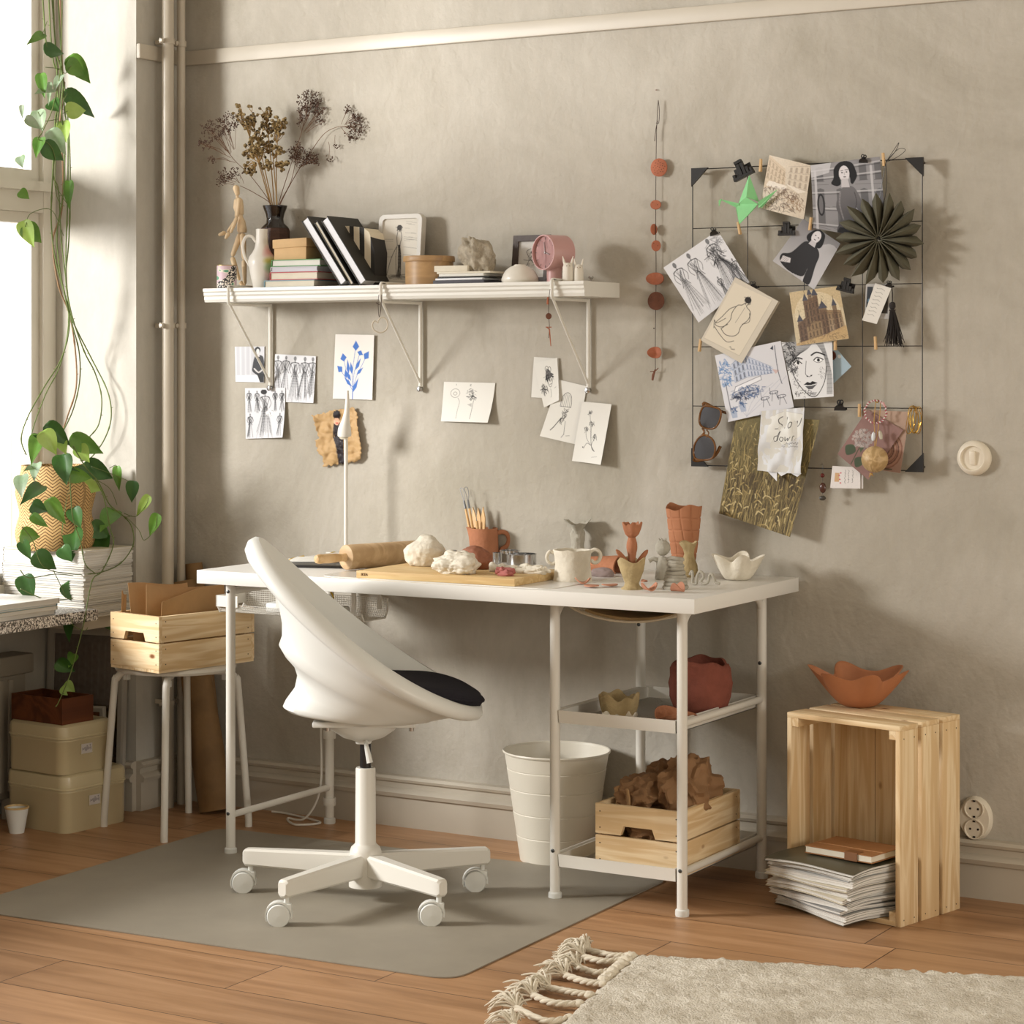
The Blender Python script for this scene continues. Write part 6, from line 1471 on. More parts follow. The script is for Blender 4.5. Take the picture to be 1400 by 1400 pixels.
# 5 back sketch (page on page)
C_=[(1006,379),(1065,412),(1016,497),(959,465)]; c=Cv(*res(C_,1.6),'#c9c0b0')
c.poly([(.04,.07),(.88,.03),(.88,.92),(.04,.95)],'#d6ccb9'); c.line([(.04,.95),(.88,.92),(.88,.03)],1,'#a89e8c',.7); K_='#2b2624'
c.ell(.46,.19,.07,.045,K_); scrib(c,.46,.18,.07,.05,20,rr,K_,1,.8,.05)
c.curve([(.5,.24),(.5,.28),(.62,.32),(.66,.42),(.60,.55),(.62,.66),(.55,.73),(.4,.76),(.26,.72)],1.3,K_); c.curve([(.44,.24),(.4,.29),(.32,.33),(.30,.45),(.34,.55),(.30,.66),(.26,.72)],1.3,K_); c.curve([(.48,.3),(.47,.45),(.46,.55)],.8,K_,.7)
c.curve([(.32,.34),(.22,.42),(.16,.56),(.1,.70),(.24,.70),(.34,.62)],1.3,K_); c.curve([(.24,.56),(.12,.68),(.05,.66),(.12,.76)],1.2,K_); c.curve([(.62,.34),(.7,.44),(.6,.52)],1.2,K_); c.curve([(.12,.74),(.3,.80),(.5,.84),(.62,.78)],1.2,K_); words(c,.6,.86,.18,.05,1,rr,K_,1)
sheet_print('figure_sketch','tilted cream page with an ink sketch of a seated figure seen from behind','sketch',C_,c,YB-.013,lambda x,y:.004+.006*y*x)
# second page under it, giving the wad its thickness
C_=[(1008,380),(1067,413),(1017.5,499),(961,467)]; c=Cv(10,12,'#c4bba9'); sheet_print('paper_sheet','cream backing page directly under the seated figure sketch','paper sheet',C_,c,YB-.009,lambda x,y:.002)
# 6 castle
C_=[(1080,400),(1148,391),(1164,463),(1090,473)]; c=Cv(*res(C_,1.6),'#c4b495'); c.poly([(0,0),(1,0),(1,.4),(0,.4)],'#bda67e',.6); B1,B2,B3='#6a5442','#3a302c','#4c4c55'
c.ell(.5,.45,.45,.4,'#d6c8aa',.6)
c.poly([(.08,.62),(.26,.5),(.26,.95),(.1,.95)],B1); c.poly([(.26,.2),(.55,.12),(.55,.9),(.26,.92)],'#80664c',1,col2='#917a5c'); c.poly([(.55,.4),(.95,.45),(.97,.78),(.55,.92)],'#8b7254',1,col2='#a5927a')
for x,y0,w in ((.14,.55,.05),(.30,.18,.045),(.5,.10,.05),(.62,.36,.07),(.84,.34,.04),(.40,.08,.04)): c.poly([(x-w,y0+.5),(x-w,y0),(x+w,y0),(x+w,y0+.5)],B1,.9); c.poly([(x-w*1.3,y0+.01),(x,y0-.13),(x+w*1.3,y0+.01)],B3); c.line([(x,y0-.12),(x,y0-.18)],1,B2)
facade(c,[(.27,.26),(.55,.2),(.55,.86),(.27,.9)],5,4,B2,rr,.8); facade(c,[(.56,.46),(.95,.5),(.95,.76),(.56,.86)],3,6,B2,rr,.8); facade(c,[(.1,.64),(.25,.55),(.25,.92),(.1,.93)],3,2,B2,rr,.7)
c.poly([(.0,.96),(.55,.88),(1,.74),(1,1),(0,1)],'#b5986c',.9); scrib(c,.5,.92,.5,.08,60,rr,B2,.8,.5,.06); scrib(c,.45,.4,.35,.35,70,rr,B2,.8,.4,.05); words(c,.72,.85,.2,.05,1,rr,B2,.8,.6)
c.grain(.15,.3,3)
sheet_print('building_print','brown watercolour of a turreted castle-like building in the middle of the wire board','print',C_,c,YB-.012,lambda x,y:.004+.012*(x*y)+.004*math.sin(PI*x))
# 7 blue cafe street
C_=[(978,486),(1068,466),(1086,557),(996,577)]; c=Cv(*res(C_,1.6),'#d5d5da'); N1,N2='#3c5a86','#2c3347'
scrib(c,.10,.28,.10,.22,120,rr,'#5f86b5',1.6,.6,.05); c.line([(.08,.45),(.08,.9)],2,N2,.8)
c.poly([(.22,.18),(.42,.06),(.42,.42),(.22,.46)],'#a9b8d2',.6); c.poly([(.42,.06),(.82,.36),(.82,.44),(.42,.42)],'#b9c4da',.5); facade(c,[(.23,.18),(.42,.08),(.42,.42),(.23,.46)],3,3,N2,rr,.85); facade(c,[(.43,.09),(.80,.34),(.80,.44),(.43,.42)],3,8,N1,rr,.8)
c.poly([(.22,.52),(.62,.44),(.62,.50),(.18,.60)],'#e6e6ea'); c.line([(.22,.52),(.62,.44),(.62,.5),(.18,.6),(.22,.52)],1,N2)
scrib(c,.38,.62,.24,.09,150,rr,N1,1.2,.8,.05); scrib(c,.3,.66,.16,.06,60,rr,N2,1.2,.8,.05); c.poly([(.8,.38),(.9,.42),(.84,.46)],'#c79a90',.6)
c.curve([(.9,.05),(.88,.4),(.9,.62)],1.4,N2); c.poly([(.83,.08),(.88,.04),(.87,.11)],N2)
for x,y in ((.62,.78),(.76,.72),(.86,.8)): c.ring(x,y,.06,.022,1.1,N2); c.line([(x-.02,y),(x-.05,y+.12)],1,N2); c.line([(x+.02,y),(x+.05,y+.12)],1,N2); c.line([(x-.05,y-.08),(x-.05,y+.02)],1,N2)
for i in range(5): c.curve([(.98-.1*i,.52+.03*i),(.7-.12*i,.75),(.3,.98)],.7,'#7a86a2',.5)
for x,y in ((.12,.86),(.27,.80)): c.poly([(x-.05,y),(x+.05,y),(x+.04,y+.1),(x-.04,y+.1)],'#a8b2c6'); scrib(c,x,y-.03,.05,.04,24,rr,N1,1.1,.8,.04)
sheet_print('street_print','blue and white drawing of a street cafe, lower left of the wire board','print',C_,c,YB-.010,lambda x,y:.003+.004*math.sin(PI*x))
# 8 face print
C_=[(1069,468),(1139,467),(1141,542),(1086,546)]; c=Cv(*res(C_,1.7),'#dededf'); K_='#1d1c1e'
scrib(c,.12,.25,.16,.3,150,rr,'#38373a',1.5,.8,.05); 
for i in range(26): c.curve([(.62-.02*i,.0),(.5-.02*i,.12),(.30-.012*i,.22+.01*i)],1.3,K_,.7)
for i in range(12): c.curve([(.66+.014*i,.0),(.82+.006*i,.25),(.86+.01*i,.6),(.84+.012*i,.95)],1.1,K_,.55)
c.curve([(.10,.35),(.12,.6),(.25,.82),(.45,.97),(.62,.94),(.80,.72),(.86,.45)],2.0,K_); c.curve([(.56,.24),(.68,.19),(.84,.24)],3.4,K_); c.curve([(.14,.34),(.26,.28),(.36,.30)],3.0,K_)
c.ell(.70,.33,.08,.035,'#f0f0f0'); c.curve([(.60,.33),(.68,.28),(.80,.32)],2.4,K_); c.ell(.70,.33,.032,.03,K_); c.curve([(.61,.35),(.7,.375),(.79,.34)],1,K_); c.ell(.25,.37,.07,.03,'#f0f0f0'); c.curve([(.17,.37),(.25,.33),(.34,.38)],2.4,K_); c.ell(.26,.37,.03,.028,K_)
c.curve([(.44,.34),(.40,.5),(.39,.58),(.46,.62),(.53,.59)],1.2,K_); c.ell(.42,.61,.02,.012,K_); c.ell(.51,.60,.02,.012,K_)
c.poly([(.30,.76),(.40,.71),(.46,.73),(.52,.70),(.64,.74),(.47,.77)],K_); c.poly([(.33,.78),(.47,.785),(.62,.76),(.5,.84),(.40,.84)],'#565558'); c.poly([(.44,.9),(.6,.9),(.55,.96),(.48,.96)],'#77767a',.6)
scrib(c,.15,.6,.08,.2,60,rr,'#4a494d',1,.6,.03); scrib(c,.75,.55,.06,.12,30,rr,'#77767a',1,.5,.03); scrib(c,.3,.9,.25,.06,50,rr,'#38373a',1.2,.7,.03)
sheet_print('face_print','high-contrast black and white print of a large face, lower middle of the wire board','print',C_,c,YB-.012,lambda x,y:.003+.003*x)
# 9 blue card behind
C_=[(1122,489),(1139,471),(1164,501),(1140,524)]; c=Cv(*res(C_,1.6),'#9fb3bf'); c.ell(.62,.25,.2,.16,'#6a3a2a'); scrib(c,.62,.25,.2,.16,20,rr,'#3a201a',1.2,.8,.1); c.ell(.86,.45,.08,.07,'#d8d8d6')
sheet_print('postcard','small pale blue card peeking out diagonally behind the face print','card',C_,c,YB-.005)
# 10 wheat photo
C_=[(1007,568),(1121,574),(1082,734),(983,702)]; c=Cv(*res(C_,1.5),'#5c5236'); c.poly([(0,0),(1,0),(1,.5),(0,.5)],'#7d7350',.9,col2='#5c5236'); c.poly([(0,.55),(1,.5),(1,1),(0,1)],'#4a3d2c',.8)
for i in range(1100):
    y=rr.random(); x=rr.uniform(-.05,1.05); L=rr.uniform(.08,.26)*(.5+y*.7); dx=rr.uniform(-.05,.05); cl_=rr.choice(['#a08c58','#7a6a42','#c2ad74','#3a3124','#8a7a50','#5e5336']); c.line([(x,y+L),(x+dx,y)],rr.uniform(.5,1.2),cl_,rr.uniform(.4,.9))
for i in range(190):
    y=rr.random(); x=rr.random(); s=.3+.7*y; an=rr.uniform(.3,2.8); L=.075*s; c.curve([(x,y),(x+L*.5*math.cos(an),y-L*.45*math.sin(an)),(x+L*math.cos(an),y-L*.6*math.sin(an))],2.2*s+.3,rr.choice(['#b8a574','#a08b5a','#c6b484','#8a764c']),.75)
    c.line([(x,y),(x-rr.uniform(-.03,.03),y+.16*s)],.7,'#8f7d52',.6)
c.grain(.25,.5,9)
sheet_print('wheat_photo','large tilted photo of a wheat field hanging at the bottom of the wire board','photo print',C_,c,YB-.007,curlcorner(1,1,.008))
# 11 two flower cards
C_=[(1180,560),(1244,563),(1231,647),(1168,637)]; c=Cv(*res(C_,1.5),'#a78b7c'); c.poly([(0,0),(1,0),(1,1),(0,1)],'#b39a88',.8,col2='#8a6a5c')
for i in range(9): c.ring(.62,.66,.34-.035*i,.30-.03*i,2.6,['#7c5344','#9c7461','#5e3d33'][i%3],.9)
c.line([(.5,.98),(.8,.96)],2.5,'#3b3f30')
sheet_print('flower_card','brownish rose card behind the mauve flower card, lower right of the wire board','card',C_,c,YB-.006)
C_=[(1186,560),(1235,588),(1187,656),(1145,621)]; c=Cv(*res(C_,1.6),'#8e6f69'); 
for i in range(110):
    a=rr.uniform(0,2*PI); q=math.sqrt(rr.random()); x=.30+.24*q*math.cos(a); y=.50+.18*q*math.sin(a); c.ell(x,y,.03,.022,rr.choice(['#a79c98','#958a86','#b9aea8']),.9); c.ell(x,y,.008,.006,'#5e5250',.8)
c.line([(.36,.66),(.42,.98)],2,'#4a5340'); c.poly([(.05,.78),(.2,.68),(.34,.76),(.2,.9)],'#4d5845',1,smooth=True); c.poly([(.42,.86),(.56,.76),(.66,.86),(.56,.97)],'#4d5845',1,smooth=True); c.poly([(.36,.66),(.46,.60),(.46,.72)],'#56614c')
sheet_print('flower_card','mauve card with a grey flower head, tilted at the lower right of the wire board','card',C_,c,YB-.010)
# 12 little card with ribbon motif
C_=[(1141,639),(1180,641),(1180,668),(1138,668)]; c=Cv(8,8,'#d2cdca'); sheet_print('note_card','lower blank leaf of the small white folded card','card',C_,c,YB-.003)
C_=[(1138,637),(1176,639),(1176,668),(1135,667)]; c=Cv(*res(C_,2.0),'#dcd7d4'); c.poly([(.12,.3),(.28,.3),(.28,.72),(.12,.72)],'#c8a47c')
for x,y in ((.32,.3),(.30,.6),(.33,.76),(.27,.42)): c.ell(x,y,.03,.035,'#c4626c')
for xx in (.48,.6,.74): 
    P=[(xx+rr.uniform(-.02,.02),.15+.6*j/16*rr.uniform(.9,1.1)) for j in range(17)]; c.line(P,.9,'#2c2a2b',.8)
for i in range(24): c.ell(rr.random(),rr.random(),.006,.008,rr.choice(['#c4626c','#55504e']),.6)
sheet_print('note_card','small white card with pink hearts and handwriting under the bottom wire','card',C_,c,YB-.006)
# 13 photo strip and handwritten slip near the tassel
C_=[(1184,388),(1217,388),(1215,436),(1182,434)]; c=Cv(*res(C_,1.6),'#b9b6b2'); c.poly([(.06,.08),(.3,.08),(.28,.7),(.04,.7)],'#3b3f45'); c.poly([(.7,.3),(.95,.3),(.95,.85),(.66,.85)],'#4a4640'); c.ell(.15,.5,.05,.06,'#6d8ca0')
sheet_print('photo_strip','small photo strip hanging under the olive paper star','photo print',C_,c,YB-.006)
C_=[(1197,387),(1219,394),(1199,443),(1179,438)]; c=Cv(*res(C_,2.0),'#d9d5cd')
for i in range(8): c.line([(.2,.1+.1*i),(.22+.04*(i%3),.12+.1*i),(.5,.09+.1*i),(.7-.05*(i%2),.12+.1*i)],1,'#35322f',.7)
sheet_print('note_slip','narrow handwritten slip clipped beside the black tassel','note',C_,c,YB-.011,lambda x,y:.002)
# 14 slow down cloth/paper bag
C_=[(1042,562),(1101,557),(1098,648),(1038,643)]; c=Cv(*res(C_,2.0),'#d5d6d8'); c.poly([(.22,.10),(.55,.03),(.97,.10),(.95,.42),(.86,.46),(.6,.56),(.16,.52)],'#e0dfd9',1); c.line([(.22,.10),(.55,.03),(.97,.10)],.8,'#a9a8a6')
K_='#262427'
def up(x,y): return (x,y)
# S l o w
c.curve([(.56,.13),(.50,.12),(.42,.16),(.44,.22),(.50,.25),(.46,.30),(.36,.31)],1.9,K_); c.curve([(.63,.13),(.57,.30)],1.9,K_)
c.curve([(.70,.21),(.66,.25),(.67,.30),(.72,.28),(.74,.22),(.70,.21)],1.7,K_); c.curve([(.80,.20),(.78,.28),(.84,.25),(.86,.20),(.86,.28),(.92,.24),(.95,.16)],1.7,K_)
# d o w n
c.curve([(.42,.42),(.35,.44),(.34,.50),(.40,.50),(.44,.40),(.48,.35),(.42,.50)],1.7,K_); c.curve([(.50,.44),(.47,.48),(.52,.51),(.56,.46),(.50,.44)],1.6,K_); c.curve([(.60,.44),(.60,.50),(.66,.46),(.66,.50),(.72,.44)],1.6,K_); c.curve([(.76,.50),(.78,.43),(.84,.44),(.82,.49)],1.5,K_)
words(c,.58,.50,.36,.08,1,rr,K_,1.0); words(c,.36,.56,.56,.06,1,rr,'#6a686c',.9)
cr=lambda x,y:.006+.004*noise.noise(Vector((x*5,y*4,1)))*2+.004*abs(math.sin(x*5+y*3))*y+.005*y
o=sheet_print('paper_bag','crinkled white paper bag with a round card reading Slow down, over the wheat photo','paper bag',C_,c,YB-.014,cr)
m=MB()
for (a,b,e) in (((1047,642),(1062,644),(1062,658)),((1060,643),(1078,646),(1068,651)),((1076,644),(1096,647),(1090,652))): m.prism([g(*a,.022),g(*b,.024),g(*e,.03)],(0,.0008,0))
m.build('torn_flap',PAPERP,o,sharp=10)
# ---- green origami crane ----
GR=mat('green_paper','#86c98a',.7,var=.03,vs=40); 
def q(u,v,d): return onY(u,v,YB-d)
m=MB()
def tri(*P): 
    P=[q(*p) for p in P]; n_=(P[1]-P[0]).cross(P[2]-P[0]).normalized()*.0004
    m.prism([p+n_ for p in P],-n_*2)
bt=(1021,270); 
tri((1024.5,239.5,.020),(1009.5,279,.016),(1020.5,269.5,.030)); tri((1024.5,239.5,.020),(1020.5,269.5,.030),(1038,276,.014))
tri((1010,279,.016),(1020.5,269.5,.030),(1036,279,.024)); tri((1010,279,.016),(1036,279,.024),(1007,285,.018))
tri((1007,284,.018),(1036,279,.024),(1011,306.5,.040)); tri((1011,306.5,.040),(1036,279,.024),(1030,287,.026)); tri((1006,284,.018),(1011,306.5,.040),(1009,292,.012))

t=thing('paper_crane','green folded paper crane hanging in the upper left of the wire board','origami',q(1021,270,.02))
m.build('wings',GR,t,sharp=5)
m=MB(); tri((1036,276,.022),(1063,259,.026),(1037,285,.022)); tri((1036,276,.028),(1063,259,.026),(1041,285,.018)); m.build('tail',GR,t,sharp=5)
m=MB(); tri((1010,278,.018),(985,272.5,.024),(1010,281,.020)); tri((1012,281,.018),(985,273,.024),(1007,284,.014)); tri((987,271.5,.024),(982.5,274,.026),(982.8,282.5,.026)); tri((987,272,.024),(984,274,.022),(983.2,282,.026)); m.build('neck',GR,t,sharp=5)
# ---- clips ----
def bulldog(lab,u,v,ang=0,s=1.0,flip=False):
    c=g(u,v,.008); t=thing('bulldog_clip',lab,'clip',c)
    R3=Matrix.Rotation(ang,3,'Y'); P=lambda x,y,z: c+R3@Vector((x*s,y,z*s))
    m=MB(); m.prism([P(-.013,-.004,-.004),P(.013,-.004,-.004),P(.012,-.006,.002),P(.006,-.009,.006),P(-.006,-.009,.006),P(-.012,-.006,.002)],R3@Vector((0,.003,0)))
    m.prism([P(-.013,.006,-.004),P(.013,.006,-.004),P(.012,.008,.002),P(-.012,.008,.002)],R3@Vector((0,.002,0))); m.cyl(P(-.0135,-.003,-.004),P(.0135,-.003,-.004),.0016,n=8); m.cyl(P(-.006,-.001,.007),P(.006,-.001,.007),.0035,n=10)
    m.build('jaw',DARK,t,sharp=30)
    m=MB()
    for dy in (-.006,.003):
        Q=[P(.0035*math.sin(a)*1.2,dy-.003*(1 if dy<0 else -1),.013+.0042*math.cos(a)) for a in [2*PI*i/14 for i in range(14)]]; m.tube(Q,.0014*s,n=6,closed=True); m.tube([P(-.003,dy,.006),P(-.0035,dy-.002,.012)],.0014*s,n=6); m.tube([P(.003,dy,.006),P(.0035,dy-.002,.012)],.0014*s,n=6)
    m.build('grip',DARK,t); return t
bulldog('small black bulldog clip holding the fashion sketch print',977,319,-.25,.85); bulldog('small black bulldog clip at the top corner of the seated figure sketch',1031,393,-.25,.85); bulldog('small black bulldog clip on the top edge of the large black and white photo',1181,220,.05,.85)
bulldog('wide empty black bulldog clip on the lower wire of the board',1149,558,.0,1.12); bulldog('black bulldog clip holding the slip above the tassel',1216,391,.0,.7)
def ladder(lab,u,v,ang,s):
    """black plastic clip with a stepped profile"""
    c=g(u,v,.012); t=thing('stepped_clip',lab,'clip',c); R3=Matrix.Rotation(ang,3,'Y')
    def bx(x0,x1,z0,z1,y0,y1): 
        m.box(c+R3@Vector(((x0+x1)/2*s,(y0+y1)/2,(z0+z1)/2*s)),((x1-x0)*s,y1-y0,(z1-z0)*s),rot=R3,bev=.0008,seg=1)
    m=MB(); bx(-.030,.030,-.018,-.010,-.008,.006); bx(-.030,.030,-.010,-.006,-.004,.004)
    for x0,x1,z1 in ((-.029,-.021,.0),(-.011,.0,.026),(.002,.011,.026),(.012,.020,.006),(.022,.029,-.001)): bx(x0,x1,-.012,z1,-.007,.003)
    bx(-.011,.011,.022,.030,-.010,.000); bx(-.030,.030,-.012,.0,-.002,.001)
    m.build('clip_body',BLACKP,t,sharp=30)
    m=MB(); m.box(c+R3@Vector((0,.009,.0*s)),(.05*s,.003,.03*s),rot=R3); m.build('back_jaw',BLACKP,t); return t
ladder('large black stepped clip tilted above the green crane',1015,234,math.radians(-24),.95); ladder('black stepped clip on the second wire, left of the small portrait photo',1076,315,0,.72); ladder('black stepped clip on the third wire below the olive paper star',1157,392,math.radians(14),.72)
PEG=mat('peg_wood','#cdaa7a',.6,var=.05,vs=80)
def peg(lab,u,v,ang,z=.020,d=.010):
    c=g(u,v,d); t=thing('clothes_peg',lab,'clothes peg',c); R3=Matrix.Rotation(ang,3,'Y')
    for dy in (-.0025,.0025):
        MB().box(c+R3@Vector((0,dy,0)),(.0055,.0035,z*1.6),rot=R3@Matrix.Rotation(.05*(1 if dy>0 else -1),3,'X'),bev=.0006,seg=1).build('peg_half',PEG,t)
    m=MB(); m.tube([c+R3@Vector((math.cos(a)*.0033,-.001,.002+math.sin(a)*.0012)) for a in [2*PI*i/10 for i in range(10)]],.0005,n=5,closed=True); m.build('spring',CHROME,t)
peg('tiny wooden clothes peg on the top wire right of the large stepped clip',1040,226,.05); peg('tiny wooden clothes peg under the green crane',1010.5,312,-.2); peg('tiny wooden clothes peg holding the small portrait photo',1108,306,.12,d=.016)
peg('tiny wooden clothes peg on the top wire beside the black string loops',1208,218,-.1); peg('tiny wooden clothes peg at the lower left corner of the seated figure sketch',957,472,.12); peg('tiny wooden clothes peg to the left under the black tassel',1197,469,-.05)
peg('tiny wooden clothes peg at the lower right corner of the castle-like building print',1142,470,.0,d=.018); peg('tiny wooden clothes peg right of the wide empty bulldog clip',1175,561,.0)
# ---- olive paper star ----
OLV=mat('olive_paper','#565240',.75,var=.12,vs=30,bump=.2,bs=80); t=thing('paper_star','dark olive pleated paper star hanging at the right of the wire board','paper star',g(1203,326,.03))
cst=g(1203,327,.022); k=sc(cst); RO=63*k; NP=18; m=MB(); vs=[cst]
for i in range(NP):
    a0=2*PI*i/NP+.09; a1=a0+PI/NP; a2=a0+2*PI/NP; al=a0; 
    lift=.016
    def pp(a,r,y): return cst+Vector((math.cos(a)*r,-y,math.sin(a)*r))
    asym=.25*PI/NP
    R1=RO*(1+.04*math.sin(i*2.3)); valley0=pp(a0,RO*.70,-.006); valley1=pp(a2,RO*.70,-.006); ridge=pp(a1+asym*math.sin(i),R1,.010); mid0=pp(a0+PI/NP*.28,RO*.93,.004); rt=pp(a1,RO*.08,lift)
    v0=pp(a0,RO*.05,.0); v1=pp(a2,RO*.05,.0)
    c0_=pp(a1,RO*.06,.013)
    m.add([v0,c0_,ridge,pp(a0+PI/NP*.30,RO*.84,.000),valley0],[(0,1,2),(0,2,3),(0,3,4)]); m.add([v1,c0_,ridge,pp(a2-PI/NP*.30,RO*.84,.000),valley1],[(1,0,2),(2,0,3),(3,0,4)])
o=m.build('pleats',OLV,t,sharp=8); sm=o.modifiers.new('s','SOLIDIFY'); sm.thickness=.0006
m=MB(); m.tube(catmull([cst+Vector((0,-.012,0)),g(1206,290,.012),g(1212,255,.012),g(1211,222,.012)],5),.0009,n=6); m.tube(catmull([g(1211,222,.012),g(1222,205,.012),g(1229,195,.014),g(1224,207,.014),g(1211,222,.013)],5),.0007,n=5); m.tube(catmull([g(1211,222,.013),g(1228,214,.012),g(1238,205,.012),g(1228,204,.013),g(1211,221,.012)],5),.0007,n=5); m.tube(catmull([g(1211,222,.012),g(1207,245,.014),g(1203,270,.014),g(1200,290,.012)],5),.0007,n=5); m.build('string',DARK,t)
# ---- tassel ----
t=thing('tassel','black thread tassel hanging under the third wire of the board','tassel',g(1220,400,.008)); m=MB(); rt=random.Random(3)
BT_=mat('black_thread','#2a2523',.9)
m2=MB(); m2.tube(catmull([g(1218,388,.006),g(1220,400,.01),g(1220,412,.010)],4),.0014,n=6); m2.blob(g(1220,418,.010),(.008,.007,.010),1,.1,2,3,flat=False); m2.tube([g(1220,424,.010)+Vector((.007*math.cos(a),.006*math.sin(a),0)) for a in [2*PI*i/16 for i in range(16)]],.0014,n=6,closed=True); m2.build('head',BT_,t)
for i in range(120):
    a=rt.uniform(0,2*PI); q_=math.sqrt(rt.random()); x,y=q_*math.cos(a),q_*math.sin(a); b=g(1220,424,.010); e=g(1222,468+rt.uniform(-5,7),.012)
    m.tube(catmull([b+Vector((x*.006,y*.005,0)),b.lerp(e,.5)+Vector((x*.014+rt.uniform(-.003,.003),y*.009,0)),e+Vector((x*.024+rt.uniform(-.006,.006),y*.012,0))],3),.0007,n=4,cap=False)
m.build('threads',BT_,t)
# ---- sunglasses ----
t=thing('sunglasses','brown-framed sunglasses hooked on the left side of the wire board','sunglasses',g(967,590,.02))
AMB=mat('amber_acetate','#6b431c',.2,var=.3,vs=60,coat=.4); LEN=mat('dark_lens','#26201d',.12)
def lens(P): 
    Q=catmull([g(u,v,d) for u,v,d in P],5,closed=True); MB().tube(Q,.0026,n=8,closed=True).build('frame_rim',AMB,t); cc_=sum(Q,Vector())/len(Q)
    m=MB(); m.add([cc_+Vector((0,-.001,0))]+Q+[q_+Vector((0,.0015,0)) for q_ in Q],[(0,i+1,(i+1)%len(Q)+1) for i in range(len(Q))]+[(i+1,len(Q)+1+i,len(Q)+1+(i+1)%len(Q),(i+1)%len(Q)+1) for i in range(len(Q))]); m.build('lens',LEN,t,sharp=50)
lens([(962,556,.016),(973,556,.020),(985,561,.024),(984,575,.024),(977,585,.020),(966,586,.016),(957,580,.014),(957,567,.014)]); lens([(956,598,.014),(965,595,.016),(975,602,.020),(978,614,.022),(974,626,.020),(962,629,.016),(950,626,.012),(949,610,.012)])
m=MB(); m.tube(catmull([g(960,585,.014),g(963,591,.012),g(958,597,.014)],4),.0028,n=8); m.tube(catmull([g(966,588,.016),g(969,592,.016),g(966,598,.016)],4),.0018,n=8); m.build('bridge',AMB,t)
for P in ([(962,555,.016),(964,551,.010),(985,562,.004),(1000,566,.0)],[(950,626,.012),(951,630,.006),(975,625,.003),(985,610,.004)]): MB().tube(catmull([g(*p) for p in P],5),.0020,n=8,flat=2).build('temple',AMB,t)
# ---- hanging jewellery ----
t=thing('beaded_bracelet','pink and white braided bracelet looped over the wire at the lower right','bracelet',g(1197,548,.03)); cen=g(1197,563,.024); k=sc(cen); m=MB(); m2=MB()
for i in range(44):
    a=2*PI*i/44; p=cen+Vector((math.cos(a)*15.5*k,-.003*math.sin(i*1.3),math.sin(a)*15.5*k)); d=Vector((-math.sin(a),0,math.cos(a))); nn=Vector((math.cos(a),0,math.sin(a)))
    (m if i%2 else m2).tube([p-d*.0016-nn*.0016,p+d*.0016+nn*.0016],[.0017,.0017],n=6)
m.build('pink_braid',mat('pink_braid','#a4525a',.7),t); m2.build('white_braid',mat('white_braid','#d8ccc8',.7),t); MB().tube([g(1207,550,.026),g(1210,556,.026)],[.003,.003],n=10).build('knot_bead',mat('pale_pink_bead','#c79a98',.5),t)
t=thing('wall_hook','small brass cup hook on the wire with bracelet and pendant on it','hook',g(1200,548,.02)); MB().lathe([(.0015,0),(.0045,0),(.0045,.006),(.0015,.006)],g(1199.5,548.5,.018),R=Matrix.Rotation(PI/2,3,'X'),n=20,close=True).build('ring',mat('brass','#b79a60',.3,metal=.9),t)
t=thing('ball_pendant','large pale wooden ball pendant with two small shell beads on a straw cord','pendant',g(1197,628,.03)); bc2=g(1196,628,.034); BRS=bpy.data.materials['brass']
m=MB(); m.tube(catmull([g(1197,551,.022),g(1195,575,.024),g(1196,590,.026),g(1196,612,.03)],4),.0011,n=6); m.tube(catmull([g(1204,551,.022),g(1202,575,.024),g(1200,590,.026),g(1197,612,.03)],4),.0011,n=6); m.build('cord',mat('straw_cord','#b08a4a',.7),t)
WB=wood('ball_wood','#cdb084','#a98c60',1,scale=34,knots=False,rough=.45); k=sc(bc2); m=MB(); m.blob(bc2,(18.2*k,18.2*k,18.2*k),0,0,1,4,flat=False); m.build('wooden_ball',WB,t)
for (u,v,mt_,rz) in ((1194,597,mat('white_shell','#d3d8dc',.3),.3),(1204,595,mat('shell_inner','#b9b2a0',.3),-.6)):
    m=MB(); m.lathe([(0,-.012),(.0035,-.009),(.0048,0),(.0035,.009),(0,.012)],g(u,v,.030),n=20,R=Matrix.Rotation(rz*.3,3,'Y')); m.build('shell_bead',mt_,t)
m=MB(); m.blob(g(1191,648,.034),(.004,.003,.003),2,.2,2,3,flat=False); m.tube([g(1191,648,.036),g(1188,652,.036)],.0012,n=5); m.tube([g(1191,648,.036),g(1194,651,.036)],.0012,n=5); m.build('knot',bpy.data.materials['straw_cord'],t)
t=thing('gold_bangles','bunch of thin gold bangles hanging on the right side wire','bangles',g(1250,556,.01)); GOLD=mat('gold','#b78f3c',.25,metal=.9)
for i,(dx_,w_,a) in enumerate(((-3,7,.1),(-1,5,-.15),(0,8,.05),(3,5,.2),(4,8,-.05),(-4,4,.25))):
    c_=g(1250+dx_,573+i*.4,.010+.003*i); k=sc(c_); MB().tube([c_+Matrix.Rotation(a,3,'Y')@Vector((math.cos(q_)*w_*k,math.cos(q_)*.010*(1 if i%2 else -1),math.sin(q_)*18.5*k)) for q_ in [2*PI*j/32 for j in range(32)]],.0009,n=6,closed=True).build('bangle',GOLD,t)
t=thing('earring','dangling earring with a red bead, a brown stone and a shell, under the bottom wire','earring',g(1124,640,.004)); m=MB(); m.tube(catmull([g(1122,636,.002),g(1124,634,-.002),g(1125,640,.003),g(1124.5,676,.004)],4),.0005,n=5); m.build('wire',DARK,t)
